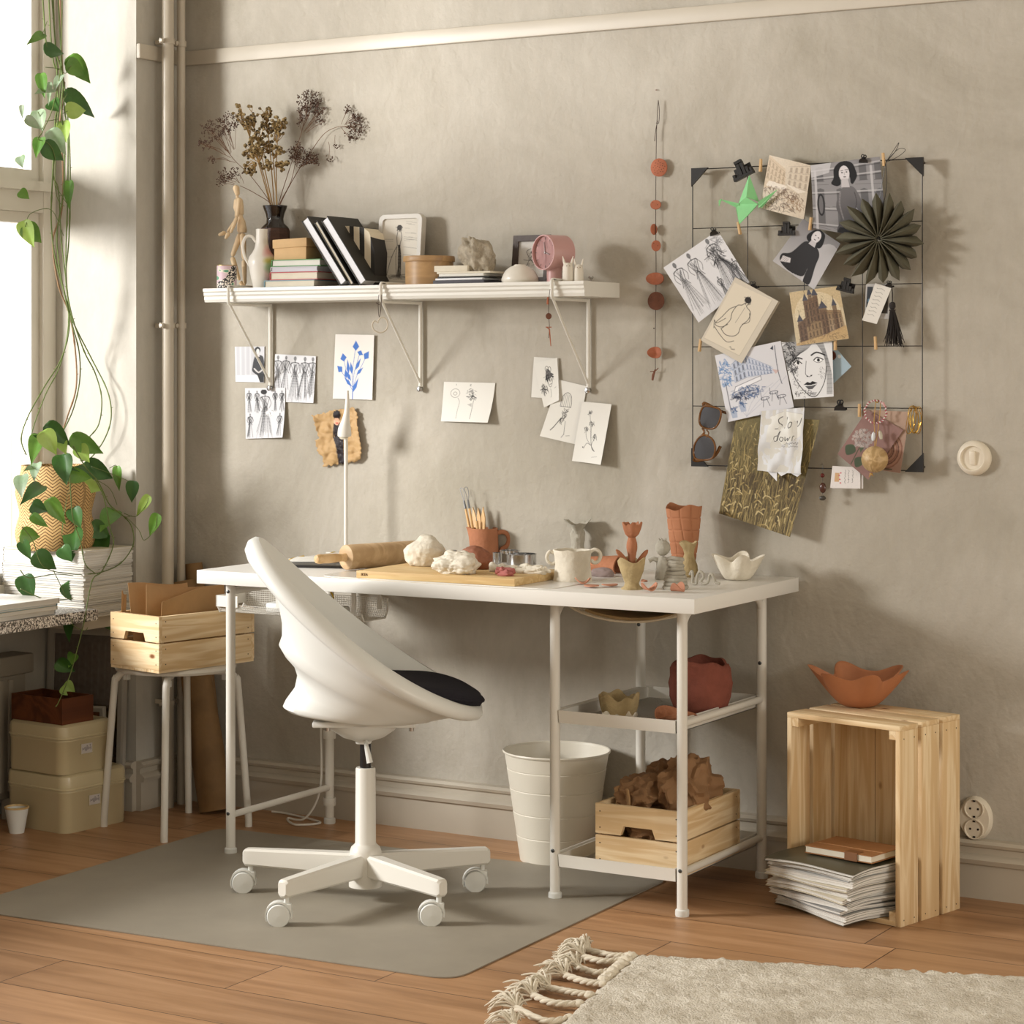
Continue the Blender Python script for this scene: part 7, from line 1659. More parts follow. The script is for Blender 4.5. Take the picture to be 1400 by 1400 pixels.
m=MB(); m.blob(g(1124.5,650,.004),(.0055,.0055,.0055),0,0,1,3,flat=False); m.build('red_bead',mat('red_bead','#5a1712',.15),t); m=MB(); m.blob(g(1125,667,.004),(.0085,.005,.013),0,0,1,3,flat=False); m.build('brown_stone',mat('brown_stone','#4a2a20',.15),t); m=MB(); m.blob(g(1124.5,681,.004),(.009,.004,.006),4,.2,3,3,flat=False); m.build('shell',mat('dark_shell','#3b362e',.4),t)
# ---- art inside the two standing frames ----
t,fr,w,h=FRAME1; c=Cv(90,118,'#d2ccc0'); K_='#3a3633'; rr=random.Random(8)
c.ell(.46,.14,.07,.045,K_); scrib(c,.46,.13,.07,.05,18,rr,K_,1.2,.8,.05); c.curve([(.42,.2),(.40,.3),(.42,.42),(.40,.6),(.44,.9)],1.2,K_); c.curve([(.5,.2),(.54,.3),(.50,.42),(.54,.6),(.56,.9)],1.2,K_)
for i in range(26): c.curve([(.44+.06*rr.random(),.42),(.46+.08*rr.random(),.65),(.44+.12*rr.random(),.92)],1,K_,.5)
for i in range(8): c.curve([(.4,.45),(.26,.65),(.16,.92)],.9,K_,.35)
for y in (.32,.35,.48,.6): c.line([(.02,y),(.3,y+.005)],.8,K_,.5); c.line([(.6,y-.03),(.98,y)],.8,K_,.5)
for i in range(30): c.line([(rr.uniform(.05,.7),rr.uniform(.88,.97)),(rr.uniform(.2,.9),rr.uniform(.88,.97))],.9,K_,.4)
for i in range(12): 
    y=rr.uniform(.02,.35); x=rr.uniform(.6,.8); c.line([(x,y),(x+rr.uniform(.1,.2),y+.01)],.8,K_,.4)
pts=[fr(-w/2,-.003,h/2),fr(w/2,-.003,h/2),fr(w/2,-.003,-h/2),fr(-w/2,-.003,-h/2)]
sheet_print('sketch','', '',None,c,parent=t,pts=pts)
t,fr,w,h=FRAME2; c=Cv(70,90,'#d6d3cd')
c.curve([(.3,.7),(.5,.4),(.7,.35),(.9,.5),(.6,.6),(.3,.3),(.45,.2)],1.3,'#3a3633'); c.curve([(.2,.5),(.5,.52),(.9,.42)],1.1,'#3a3633'); c.ell(.5,.3,.05,.04,'#3a3633'); scrib(c,.5,.5,.2,.2,14,rr,'#3a3633',1,.6,.12)
pts=[fr(-w/2,-.002,h/2),fr(w/2,-.002,h/2),fr(w/2,-.002,-h/2),fr(-w/2,-.002,-h/2)]; sheet_print('sketch','','',None,c,parent=t,pts=pts)
# ================= ON THE DESK TRAYS =================
TR=.4216
c=Vector((onY(853,960,-.40).x,-.43,0))
def bowlish(name,lab,cat,mt,c,Z,prof,fn,wall=.004,n=72):
    P=[(0,Z)]+prof+[(max(.001,r-wall),z) for r,z in reversed(prof) if z>Z+wall*1.5]+[(0,Z+wall*1.5)]
    return tag(MB().lathe(P,(c.x,c.y,0),n=n,fn=fn).build(name,mt,loc=Vector((c.x,c.y,Z)),sharp=75),lab,cat)
bowlish('clay_bowl','broken-rimmed ochre clay bowl on the upper desk tray','bowl',CLAYY,c,TR,[(.034,TR),(.040,TR+.012),(.046,TR+.032),(.049,TR+.056)],lambda r,z,a:(r*(1+.05*math.sin(3*a)),z+(.005*math.sin(a*3+1)+.005*math.sin(7*a))*(z>TR+.045)))
c2=Vector((onY(846,985,-.49).x,-.485,0))
bowlish('clay_dish','small ragged white clay dish in front of the ochre bowl on the upper tray','dish',CLAYW,c2,TR,[(.026,TR),(.034,TR+.010),(.040,TR+.020)],lambda r,z,a:(r*(1+.05*math.sin(4*a)),z+(.005*math.sin(a*4+1)+.003*math.sin(9*a))*(z>TR+.012)),wall=.003)
c3=Vector((onY(958,960,-.27).x,-.27,0)); k=sc(c3)
RC=mat('brick_red_clay','#804b3e',.9,var=.12,vs=30,bump=1,bs=45,spec=.15)
bowlish('clay_pot','large lumpy brick-red clay pot on the upper desk tray','pot',RC,c3,TR,[(.052,TR),(.062,TR+.012),(.073,TR+.045),(.076,TR+.075),(.072,TR+.095),(.074,TR+.118),(.070,TR+.128)],lambda r,z,a:(r*(1+.07*noise.fractal(Vector((math.cos(a)*2,math.sin(a)*2,z*30)),1,2,3)),z+(.006*math.sin(a*2+4)+.003*math.sin(7*a))*(z>TR+.11)),wall=.007,n=96)
c4_=Vector((onY(922,990,-.44).x,-.44,0))
bowlish('clay_dish','broken terracotta clay dish beside the large red pot on the upper tray','dish',TERRA,c4_,TR,[(.028,TR),(.038,TR+.010),(.050,TR+.028)],lambda r,z,a:(r*(1+.08*math.sin(3*a)),z+(.010*math.sin(a*2+2.8))*(z>TR+.02)),wall=.003)
# crumpled paper in the tray crate
def crumple(name,lab,mt,c,rad,seed,sub=5,amp=.5):
    m=MB(); bm=bmesh.new(); bmesh.ops.create_icosphere(bm,subdivisions=sub,radius=1); off=Vector((seed*3.7,seed*1.3,seed*2.9))
    for v in bm.verts:
        d=v.co.normalized(); dist,_=noise.voronoi(d*1.5+off); f=.62+.34*(1-2.2*abs(noise.noise(d*1.25+off)))+.10*(1-2.5*abs(noise.noise(d*2.8+off*2)))+.03*noise.noise(d*6+off); v.co=Vector((d.x*rad[0]*f,d.y*rad[1]*f,d.z*rad[2]*f))
    m.bm(bm,None,c,0); return tag(m.build(name,mt,loc=Vector(c)-Vector((0,0,rad[2])),sharp=22),lab,'crumpled paper')
BRP=mat('brown_wrapping','#8d6a48',.8,var=.1,vs=14,bump=.2,bs=50)
bx,by=crB.location.x,crB.location.y
crumple('crumpled_paper','dark brown crumpled paper heaped highest at the right of the tray crate',BRP,(bx+.050,by+.01,.255),(.075,.11,.085),3)
crumple('crumpled_paper','crumpled brown paper at the front left of the tray crate',BRP,(bx-.045,by-.05,.235),(.068,.085,.062),5)
crumple('crumpled_paper','crumpled brown paper in the middle back of the tray crate',BRP,(bx-.02,by+.06,.245),(.08,.09,.07),8)
crumple('crumpled_paper','crumpled brown paper low in the tray crate, seen through the hand hole',BRP,(bx+.01,by-.03,.165),(.088,.125,.062),12)
m=MB()
def flap(u,v): x=bx-.088+.045*u+.006*math.sin(v*4); return (x,by-.125+.012*math.sin(u*5)+.02*v,.205+.055*v+.006*math.sin(u*9))
m.sheet(flap,12,6,.0006); tag(m.build('paper_bag_edge',KRAFT,loc=(bx-.07,by-.12,.2),sharp=40),'folded rim of a brown paper bag at the front left of the tray crate','paper bag')
# ---- folded brown paper sheets standing in the stool crate ----
ca=crA.location; R3=Matrix.Rotation(crA.rotation_euler.z,3,'Z')
def stand(lab,pts,y0,y1,bend,mt,seed):
    """kraft sheets standing, local frame of the crate: x along the short side, pts are (y,z) outline corners"""
    m=MB(); tl,tr,br,bl=pts
    def f(u,v):
        y=(tl[0]*(1-u)+tr[0]*u)*(1-v)+(bl[0]*(1-u)+br[0]*u)*v; z=(tl[1]*(1-u)+tr[1]*u)*(1-v)+(bl[1]*(1-u)+br[1]*u)*v
        x=y0+(y1-y0)*(1-v)+bend*math.sin(u*PI)*(1-v)+.003*math.sin(u*7+seed)*(1-v); z+=.004*math.sin(u*5+seed)*(1-v)
        return ca+R3@Vector((x,y,z))
    m.sheet(f,18,10,.0008); return tag(m.build('brown_paper',mt,loc=ca+Vector((0,0,.01)),sharp=60),lab,'brown paper')
KR2=mat('kraft_sheet_dull','#a07c50',.8,var=.08,vs=14)
stand('tall folded brown paper sheet standing at the back left of the stool crate',[(-.15,.225),(.06,.215),(.06,.012),(-.14,.012)],-.03,-.055,.01,KRAFT,1)
stand('folded brown paper sheet in the middle of the stool crate, with a raised right end',[(-.13,.225),(.13,.200),(.14,.012),(-.13,.012)],.0,.0,.012,KRAFT,3)
stand('dull brown paper sheet with a diagonal top edge, front of the stool crate',[(-.12,.185),(.10,.215),(.13,.012),(-.12,.012)],.04,.055,-.01,KR2,5)
stand('narrow brown paper fold leaning out of the left corner of the stool crate',[(-.166,.205),(-.150,.200),(-.135,.012),(-.150,.012)],-.085,-.06,.0,KRAFT,7)
# ---- paper-wrapped rolls leaning in the corner ----
ROLLM=mat('brown_wrapped_roll','#7d5f3a',.75,var=.2,vs=9,bump=.3,bs=20)
a=onZ(302,1108,0); a=Vector((-.30,-.075,0)); b=onY(262,775,-.06)
def wrap(lab,p,q_,r0,r1,seed,ov=.8):
    m=MB(); d=(q_-p).normalized(); s1=d.cross(Vector((0,1,0))).normalized(); s2=d.cross(s1); rings=[]
    L=(q_-p).length
    for i in range(25):
        f=i/24; r=r0+(r1-r0)*f; rings.append([p+d*L*f+(s1*math.cos(t_)+s2*math.sin(t_)*ov)*r*(1+.05*noise.noise(Vector((math.cos(t_)*1.4,math.sin(t_)*1.4,f*5+seed)))+.04*(t_/(2*PI))) for t_ in [2*PI*j/40 for j in range(40)]])
    inn=[[p_+(q_-p_)*.0+((q_-d*L*.0)-p_)*.12-d*(.003*1) for p_ in rings[-1]],[((p_-q_)*.85+q_)-d*.05 for p_ in rings[-1]]]
    m.loft(rings,cap0=True,cap1=True); return tag(m.build('paper_roll',ROLLM,loc=p,sharp=50),lab,'paper roll')
p1=onY(300,1100,-.10); p1=Vector((p1.x,-.10,.004)); q1=onY(262,778,-.055)
wrap('fat brown paper-wrapped roll leaning in the corner behind the stool',Vector((p1.x,-.115,.006)),Vector((q1.x-.012,-.085,q1.z-.035)),.052,.044,1)
p2=onY(290,1000,-.05); q2=onY(266,770,-.035); 
wrap('thinner brown paper roll behind the fat one in the corner',Vector((p2.x+.03,-.062,.006)),Vector((q2.x+.0,-.040,q2.z+.0)),.030,.027,4)
# ================= MAGAZINES ON THE SILL =================
MAGP=mat('magazine_pages','#dedad2',.75,var=.04,vs=3,stretch=(1,1,90)); 
MAGS=[mat('magazine_cover_'+n_,h_,.4) for n_,h_ in (('white','#e6e3dc'),('grey','#9b9a98'),('blue','#5f9ab0'),('dark','#54503f'),('cream','#d8cfb8'))]
def magazine(lab,c,size,rz,ci,group,name='magazine'):
    L,Wd,T=size; o=thing(name,lab,'magazine',c,rz,group)
    m=MB(); e=.0006
    m.box((0,0,T-e/2),(L,Wd,e)); m.box((0,0,e/2),(L,Wd,e)); m.box((0,Wd/2-e/2,T/2),(L,e,T)); m.build('cover',MAGS[ci],o,world=False,sharp=20)
    n_=max(2,int(T/.0016)); m=MB()
    for i in range(n_):
        z0=e+(T-2*e)*i/n_; z1=e+(T-2*e)*(i+.72)/n_; s=.0005*(i%2)
        m.box((s,-.001-s,(z0+z1)/2),(L-.003,Wd-.003,z1-z0))
    m.box((0,0,T/2),(L-.006,Wd-.006,T-2*e)); m.build('pages',MAGP,o,world=False,sharp=20); return o
ST=.592
rm=random.Random(12)
# tall stack against the reveal: long side towards the window
tops=ST-.001+.001; protos=[magazine('',(0,0,-5),(.21,.297,t_),0,ci,'x') for t_,ci in ((.0055,0),(.0075,0),(.0045,1),(.006,4))]
ths=[.0055,.0075,.0045,.006]; 
def tallstack(cx,cy,rz0,ztop,grp,labf,z0,rng,scale=1.0):
    z=z0; i=0; items=[]
    while z<ztop-.003:
        k=rng.randrange(4); items.append((k,z)); z+=ths[k]+.0004; i+=1
    n_=len(items)
    for i,(k,z) in enumerate(items):
        lab=labf(i,n_); o=dup(protos[k],loc=(cx+rng.uniform(-.003,.003),cy+rng.uniform(-.002,.001),z),rz=rz0+rng.uniform(-.012,.012),label=lab,group=grp)
    return z
def lf(where):
    def f(i,n_):
        if i==n_-1: return 'magazine on top of the '+where
        return 'magazine in the '+('lower' if i<n_/3 else 'middle' if i<2*n_/3 else 'upper')+' third of the '+where
    return f
zt=tallstack(XC-.1545,-.3255,PI/2,.752,'magazines in the tall stack on the sill by the wall corner',lf('tall stack under the plant basket'),.563,rm)
# low front stack at the very left
zz_=.593
cl=onX(60,840,-.60)
for i,(t_,ci) in enumerate(((.012,1),(.010,4),(.006,2),(.014,0))):
    magazine(['grey-covered magazine, bottom of the low pile at the left end of the sill','cream magazine, second from the bottom of the low pile on the sill','magazine with a blue cover in the low pile on the sill','thick white magazine on top of the low pile on the sill'][i],(-.615+.004*(i%2),-.715+.003*i,zz_),(.21,.27,t_),.04-.02*i,ci,None); zz_+=t_+.0005
for p in protos:
    for ch in list(p.children): bpy.data.objects.remove(ch)
    bpy.data.objects.remove(p)
# ================= BASKET AND POTHOS =================
BX=Vector((-.70,-.36,zt+.0015)); BZ=BX.z
STW=N('woven_straw'); STW.b.inputs['Roughness'].default_value=.75
ba=onX(76,755,-.7)
# herringbone: two wave sets switched in bands around the basket
tc=STW.n('ShaderNodeTexCoord'); sp=STW.n('ShaderNodeSeparateXYZ'); STW.l(tc.outputs['UV'],sp.inputs[0])
def mt_(op,a,b=None):
    x=STW.n('ShaderNodeMath',operation=op)
    for i,q_ in enumerate((a,b)):
        if q_ is None: continue
        if isinstance(q_,(int,float)): x.inputs[i].default_value=q_
        else: STW.l(q_,x.inputs[i])
    return x.outputs[0]
U=mt_('MULTIPLY',sp.outputs[0],34.0); Vv=mt_('MULTIPLY',sp.outputs[1],26.0)
tri_=mt_('PINGPONG',U,1.0); ph=mt_('ADD',Vv,mt_('MULTIPLY',tri_,1.6)); fr_=mt_('FRACT',ph); dk=mt_('LESS_THAN',fr_,.30)
nz=STW.n('ShaderNodeTexNoise',Scale=60); STW.l(tc.outputs['UV'],nz.inputs['Vector'])
rp=STW.n('ShaderNodeValToRGB'); rp.color_ramp.elements[0].color=lin('#b98f55'); rp.color_ramp.elements[1].color=lin('#dcbb82'); STW.l(nz.outputs['Fac'],rp.inputs['Fac'])
mx=STW.n('ShaderNodeMixRGB'); STW.l(dk,mx.inputs['Fac']); STW.l(rp.outputs[0],mx.inputs['Color1']); mx.inputs['Color2'].default_value=lin('#6b4826'); STW.l(mx.outputs[0],STW.b.inputs['Base Color'])
bmp=STW.n('ShaderNodeBump',Strength=.9,Distance=.003); STW.l(mt_('SUBTRACT',1.0,dk),bmp.inputs['Height']); STW.l(bmp.outputs[0],STW.b.inputs['Normal'])
cb=Vector((ba.x,ba.y,BZ)); k=sc(cb); hB=.235
pr=[(.90,0),(.98,.06),(1.04,.18),(1.0,.30),(.93,.42),(.98,.55),(1.04,.68),(.98,.80),(.90,.92),(.88,1.0)]
m=MB(); RB=.108; P=[(RB*r,hB*z) for r,z in pr]; P=[(P[0][0],0)]+[ (q_.x,q_.y) for q_ in catmull([(r,z,0) for r,z in P],4)]
PP=P+[(r-.006,z) for r,z in reversed(P[2:])]; m.lathe([(0,0)]+PP+[(0,.006)],cb,n=72)
o=m.build('plant_basket',STW.m,loc=cb,sharp=60); tag(o,'wavy woven straw basket holding the pothos plant, standing on magazines on the sill','basket')
uvl=o.data.uv_layers.new(name='UVMap')
for l_ in o.data.loops:
    co_=o.data.vertices[l_.vertex_index].co; uvl.data[l_.index].uv=((math.atan2(co_.y,co_.x)/(2*PI))%1.0,co_.z/hB)
t=thing('pothos_plant','green pothos plant in the straw basket, its long vines climbing up the window reveal','plant',cb+Vector((0,0,.02)))
MB().lathe([(0,0),(RB*.82,0),(RB*.84,hB*.86),(0,hB*.88)],cb+Vector((0,0,.008)),n=32).build('soil',mat('soil','#3a2a1c',.95,bump=.8),t)
LEAF=mat('pothos_leaf','#4e7a2a',.38,hx2='#6f9a3c',vs=14,spec=.5); LEAFD=mat('pothos_leaf_dark','#2f5424',.38,hx2='#44702e',vs=14,spec=.5); LEAFL=mat('pothos_leaf_light','#8fb04a',.4,hx2='#a9c46a',vs=14,spec=.5); LEAFV=mat('pothos_leaf_silver','#a9b8a0',.4,hx2='#7f9c70',vs=18,spec=.5)
for m_ in (LEAF,LEAFD,LEAFL,LEAFV):
    m_.node_tree.nodes['Principled BSDF'].inputs['Subsurface Weight'].default_value=.12; m_.node_tree.nodes['Principled BSDF'].inputs['Subsurface Radius'].default_value=(.01,.02,.005)
STEM=mat('vine_stem','#5d6d33',.6,var=.2,vs=30); STEMB=mat('woody_vine','#86684a',.7,var=.2,vs=30)
fol=MB()
def leaf(base,tip,width,face,mi,curl=.15,fold=.18):
    """heart-shaped blade from stalk end to tip; face = direction the blade looks"""
    base=Vector(base); tip=Vector(tip); d=tip-base; L=d.length; D=d.normalized(); fn_=Vector(face); fn_=(fn_-D*fn_.dot(D)).normalized(); S_=D.cross(fn_)
    prof_=[(-.10,.0),(-.10,.26),(-.03,.42),(.08,.49),(.22,.50),(.38,.45),(.55,.35),(.72,.22),(.86,.10),(.95,.04),(1.0,.0)]
    rows=[]
    for t_,w_ in prof_:
        r_=[]
        for s_ in (-1,-.66,-.33,0,.33,.66,1):
            tt=t_ if abs(s_)>.01 else max(t_,0.0) 
            lift=-curl*L*(t_**2)+fold*width*abs(s_)*w_*2-.05*width*(abs(s_)*w_*2)**2
            r_.append(base+D*(L*(tt-(0 if abs(s_)>.3 or t_>0 else 0)))+S_*(width*w_*s_)+fn_*lift)
        rows.append(r_)
    fol.loft(rows,m=mi,closed=False)
def PV(u,v,X):
    p=onX(u,v,X); return p if p.y<-.25 else onY(u,v,-.25)
def LPX(b,tp,X,wd,mi,face=None,dx=.02,**kw):
    wd*=1.12
    """leaf from measured stalk point to measured tip on the plane x=X (tip comes forward by dx)"""
    B=PV(b[0],b[1],X); T=PV(tp[0],tp[1],X+dx); k=sc(B); leaf(B,T,wd*k,face or (FWD*-1+Vector((rl.uniform(-.3,.3),rl.uniform(-.3,.1),rl.uniform(-.1,.4)))),mi,**kw)
rl=random.Random(6); XP=-.66
def XY(v): return XP
# leaves along the upper vines (column near u 85)
for b,tp,w_,mi in (((58,47),(39,57),13,0),((62,68),(90,72),20,1),((97,80),(125,116),24,0),((93,88),(118,103),22,0),((92,128),(134,163),22,1),((56,103),(60,133),15,0),((70,122),(50,124),15,3),((68,115),(66,142),7,3),((83,104),(72,122),12,3),((92,152),(120,150),22,2),((70,140),(80,152),20,1),((52,153),(57,178),20,3),((36,163),(58,176),14,3),((86,168),(90,194),18,2),((70,180),(91,213),22,3),((55,190),(48,213),16,0),((60,200),(90,220),24,1),((94,250),(93,284),14,0),((28,215),(30,228),14,3),((28,262),(40,272),14,0),((35,310),(58,333),24,0),((33,305),(45,339),22,2),((30,145),(30,160),7,3)):
    LPX(b,tp,XP,w_,mi)
# leaves round the basket
for b,tp,w_,mi in (((66,582),(98,611),22,1),((100,600),(146,622),24,0),((52,597),(42,632),20,0),((60,592),(78,622),24,2),((82,602),(90,620),16,2),((108,612),(122,632),20,2),((85,625),(90,662),26,1),((118,636),(158,656),26,1),((95,648),(128,655),20,0),((112,660),(142,672),20,2),((50,635),(45,655),16,3),((30,652),(28,678),20,3),((55,665),(30,684),20,1),((160,640),(162,672),12,0),((182,660),(179,688),17,1),((203,680),(184,707),13,2),((215,705),(203,735),15,0),((68,685),(90,718),20,0),((45,690),(65,700),20,1),((45,705),(66,722),14,0),((100,697),(110,722),20,1),((155,700),(137,723),25,0),((85,726),(90,665),1,1),((125,720),(153,735),24,1),((100,725),(98,765),25,1),((140,735),(133,788),25,1),((85,750),(98,768),20,1),((30,730),(56,735),22,0),((30,742),(42,765),16,1),((50,758),(78,780),26,1),((108,778),(104,825),25,0),((90,800),(108,826),22,1),((33,790),(44,825),25,1),((95,845),(93,876),15,1),((140,835),(155,865),24,1),((80,905),(103,920),20,1),((100,895),(95,910),14,0),((88,938),(103,950),20,2),((46,640),(34,640),10,0),((66,600),(50,598),14,1),((128,640),(100,640),14,1)):
    LPX(b,tp,-.60 if tp[0]>60 else -.64,w_,mi,dx=.03)
fo=fol.build('foliage',[LEAF,LEAFD,LEAFL,LEAFV],t,sharp=180)
def vine(P,X,r,mt,node=True,dx=None):
    pts=[PV(u,v,X if dx is None else X+dx*i/(len(P)-1)) for i,(u,v) in enumerate(P)]; C_=catmull(pts,8); m=MB(); m.tube(C_,[r*(1-.25*i/len(C_))*(1+.35*(i%14==0)) for i in range(len(C_))],n=8)
    if node:
        for i in range(7,len(C_)-1,14): m.tube([C_[i],C_[i]+RIGHT*.006*(1 if (i//14)%2 else -1)+Vector((0,0,.002))],[.0012,.0006],n=5)
    return m.build('vine',mt,t)
T=-215
vine([(50,T),(62,50),(78,78),(86,110),(84,150),(88,200),(87,260),(78,320),(82,370),(90,410),(95,445),(84,490),(60,530),(38,570),(29,600),(36,622)],XP,.0022,STEM)
vine([(66,T),(75,50),(84,90),(80,150),(76,200),(73,240),(80,262),(84,330),(92,400),(93,450),(82,500),(62,540),(44,590),(42,620)],XP-.01,.002,STEM)
vine([(78,T),(84,70),(88,120),(82,170),(86,230),(84,290),(72,330),(80,390),(95,430),(103,480),(104,530),(92,570),(82,600)],XP-.02,.0028,STEMB)
vine([(60,T),(70,60),(84,100),(92,150),(93,220),(92,290),(90,350),(92,400),(98,440),(108,480),(109,520),(100,560),(86,590)],XP-.015,.0022,STEM)
vine([(70,T),(86,120),(94,180),(96,260),(94,330),(90,380),(98,430),(115,480),(130,510),(139,545),(135,580),(120,600),(105,620)],XP,.0022,STEM)
vine([(55,T),(78,100),(75,170),(72,240),(70,300),(75,350),(88,400),(100,440),(125,490),(147,535),(152,570),(143,600),(125,625),(110,630)],XP-.01,.0022,STEM)
vine([(86,T),(84,60),(74,140),(58,180),(52,190),(66,196),(75,215),(75,252),(80,275),(88,282)],XP+.01,.0014,STEM,False)
for P in ([(94,282),(76,255)],[(58,47),(64,30)],[(97,90),(90,100)],[(92,128),(88,135)],[(92,152),(86,155)],[(35,310),(42,292),(70,287),(86,320)],[(52,153),(60,165),(78,163)],[(62,92),(80,94),(88,100)]): vine(P+[P[-1]],XP+.008,.0011,STEM,False)
for P in ([(125,638),(145,645),(170,655),(181,660)],[(150,640),(158,636),(160,641)],[(170,702),(186,706),(200,690),(203,681)],[(203,735),(212,722),(215,706)],[(130,655),(150,668),(160,690)]): vine(P,-.56,.0010,STEM,False)
# hanging vines over the sill
vine([(100,610),(118,640),(135,660),(150,690),(168,705),(180,720),(182,745),(165,770),(140,782),(120,785)],-.58,.0019,STEM,dx=.06)
vine([(130,655),(142,680),(150,720),(155,745),(140,780),(128,790),(122,810),(115,850),(105,890),(95,925),(80,960),(76,966)],-.56,.0018,STEM,dx=.10)
vine([(95,640),(97,680),(100,710),(110,740),(116,770),(130,784)],-.58,.0017,STEM,dx=.05)
vine([(30,720),(45,740),(60,775),(100,785),(125,783),(150,770)],-.58,.0014,STEM,False,dx=.04)
vine([(28,780),(40,790),(75,785),(100,787)],-.56,.0014,STEM,False); vine([(28,805),(55,817),(80,820),(100,818)],-.55,.0014,STEM,False)
vine([(73,780),(85,805),(90,818)],-.56,.0011,STEM,False); vine([(98,845),(100,855),(115,862),(120,858)],-.50,.0011,STEM,False); vine([(203,735),(196,738),(190,725),(178,712),(170,706)],-.55,.001,STEM,False); vine([(150,690),(170,706),(180,705)],-.57,.001,STEM,False)
# ================= UNDER THE SILL =================
RAD=mat('radiator_paint','#8f8779',.5)
m=MB(); y1=onX(47,900,-.75).y
m.b2((-.825,-1.45,.06),(-.755,y1-.03,.40),bev=.004); m.b2((-.829,-1.46,.40),(-.745,y1-.005,.455),bev=.006)
for i in range(26): m.b2((-.760,-1.42+.04*i,.08),(-.748,-1.40+.04*i,.39),bev=.002) if -1.40+.04*i<y1-.05 else None
m.b2((-.78,-1.2,0),(-.7,-1.15,.06)); m.b2((-.78,y1-.1,0),(-.7,y1-.06,.06))
tag(m.build('radiator',RAD,loc=(-.73,-.9,0)),'painted radiator with a moulded top under the granite sill','radiator')
# framed pictures leaning under the sill
def leanframe(lab,P,fw,th,mt,art,depthdir,layers=None,glass=True):
    tl,tr,br,bl=P; t=thing('leaning_frame',lab,'picture frame',(bl+br)/2); n_=((tr-tl).cross(bl-tl)).normalized()
    if n_.dot(CP-tl)<0: n_=-n_
    X_=(tr-tl).normalized(); Z_=(tl-bl).normalized()
    o=[tl,tr,br,bl]; i_=[tl+X_*fw-Z_*fw,tr-X_*fw-Z_*fw,br-X_*fw+Z_*fw,bl+X_*fw+Z_*fw]
    m=MB(); m.loft([[p-n_*th for p in o],[p for p in o],[p.lerp(q_,.35)+n_*.002 for p,q_ in zip(o,i_)],[p for p in i_],[p-n_*th for p in i_]],loop=True); m.build('frame',mt,t,sharp=20)
    if art: 
        pts=[p-n_*.006 for p in i_]; sheet_print('picture','','',None,art,parent=t,pts=pts,mt=art_mat)
    return t
art_mat=N('glazed_print'); art_mat.b.inputs['Roughness'].default_value=.12; art_mat.b.inputs['Specular IOR Level'].default_value=.5; a_=art_mat.n('ShaderNodeVertexColor',layer_name='print'); art_mat.l(a_.outputs['Color'],art_mat.b.inputs['Base Color']); art_mat=art_mat.m
# large pale frame: right bottom corner at the reveal
br=onZ(186,1111,0); br=Vector((XC-.028,YR-.050,.001)); 
A_=onX(190,1100,XC-.02)
bR=Vector((XC-.02,YR-.040,.001)); tR=Vector((XC-.02,YR-.020,.515))
dL=Vector((-.30,-.02,0))
uR=proj(tR)[0]; 
# left edge at u~66
s_=.05
while proj(tR+Vector((-s_,-s_*.12,0)))[0]>66: s_+=.002
dl_=Vector((-s_,-s_*.12,0))
c=Cv(60,110,'#55493d'); c.poly([(0,0),(1,0),(1,.42),(0,.42)],'#6a6058',.9); 
for i in range(9): c.line([(.1*i+.08,.05),(.1*i+.08,.36)],1.2,'#7d746a',.35)
c.poly([(.72,.44),(1,.44),(1,1),(.72,1)],'#3a2b18',.8); c.poly([(0,.47),(1,.45),(1,.55),(0,.57)],'#4c3f1e',.8); c.poly([(0,.57),(1,.55),(1,1),(0,1)],'#241a10',.8); c.grain(.2,.4,4)
FRG=mat('pale_frame','#a59e92',.5)
leanframe('large pale-framed dark picture leaning in the recess under the sill',[tR+dl_,tR,bR,bR+dl_],.022,.014,FRG,c,0)
# small wood-in-white frame behind the tins
tr2=onX(143,967,-.60); P=[]
def fz_(u,v,X): return onX(u,v,X)
x2=XC-.10
TR2=fz_(143,966,x2+.03); BR2=fz_(146,1090,x2+.04); dl2=Vector((-.20,-.06,0))
c=Cv(30,40,'#7a746a'); c.poly([(0,0),(1,0),(1,.05),(.0,.05)],'#6a4024'); c.poly([(.93,0),(1,0),(1,1),(.93,1)],'#7a4a2a'); c.poly([(0,.04),(.94,.04),(.94,.14),(0,.14)],'#7a4020',.9); c.poly([(.8,.04),(.94,.04),(.94,1),(.8,1)],'#7c4a28',.9)
BR2.z=.001
leanframe('small white-edged wooden frame leaning behind the cream tins',[TR2+dl2,TR2,BR2,BR2+dl2],.016,.010,FRG,c,0)
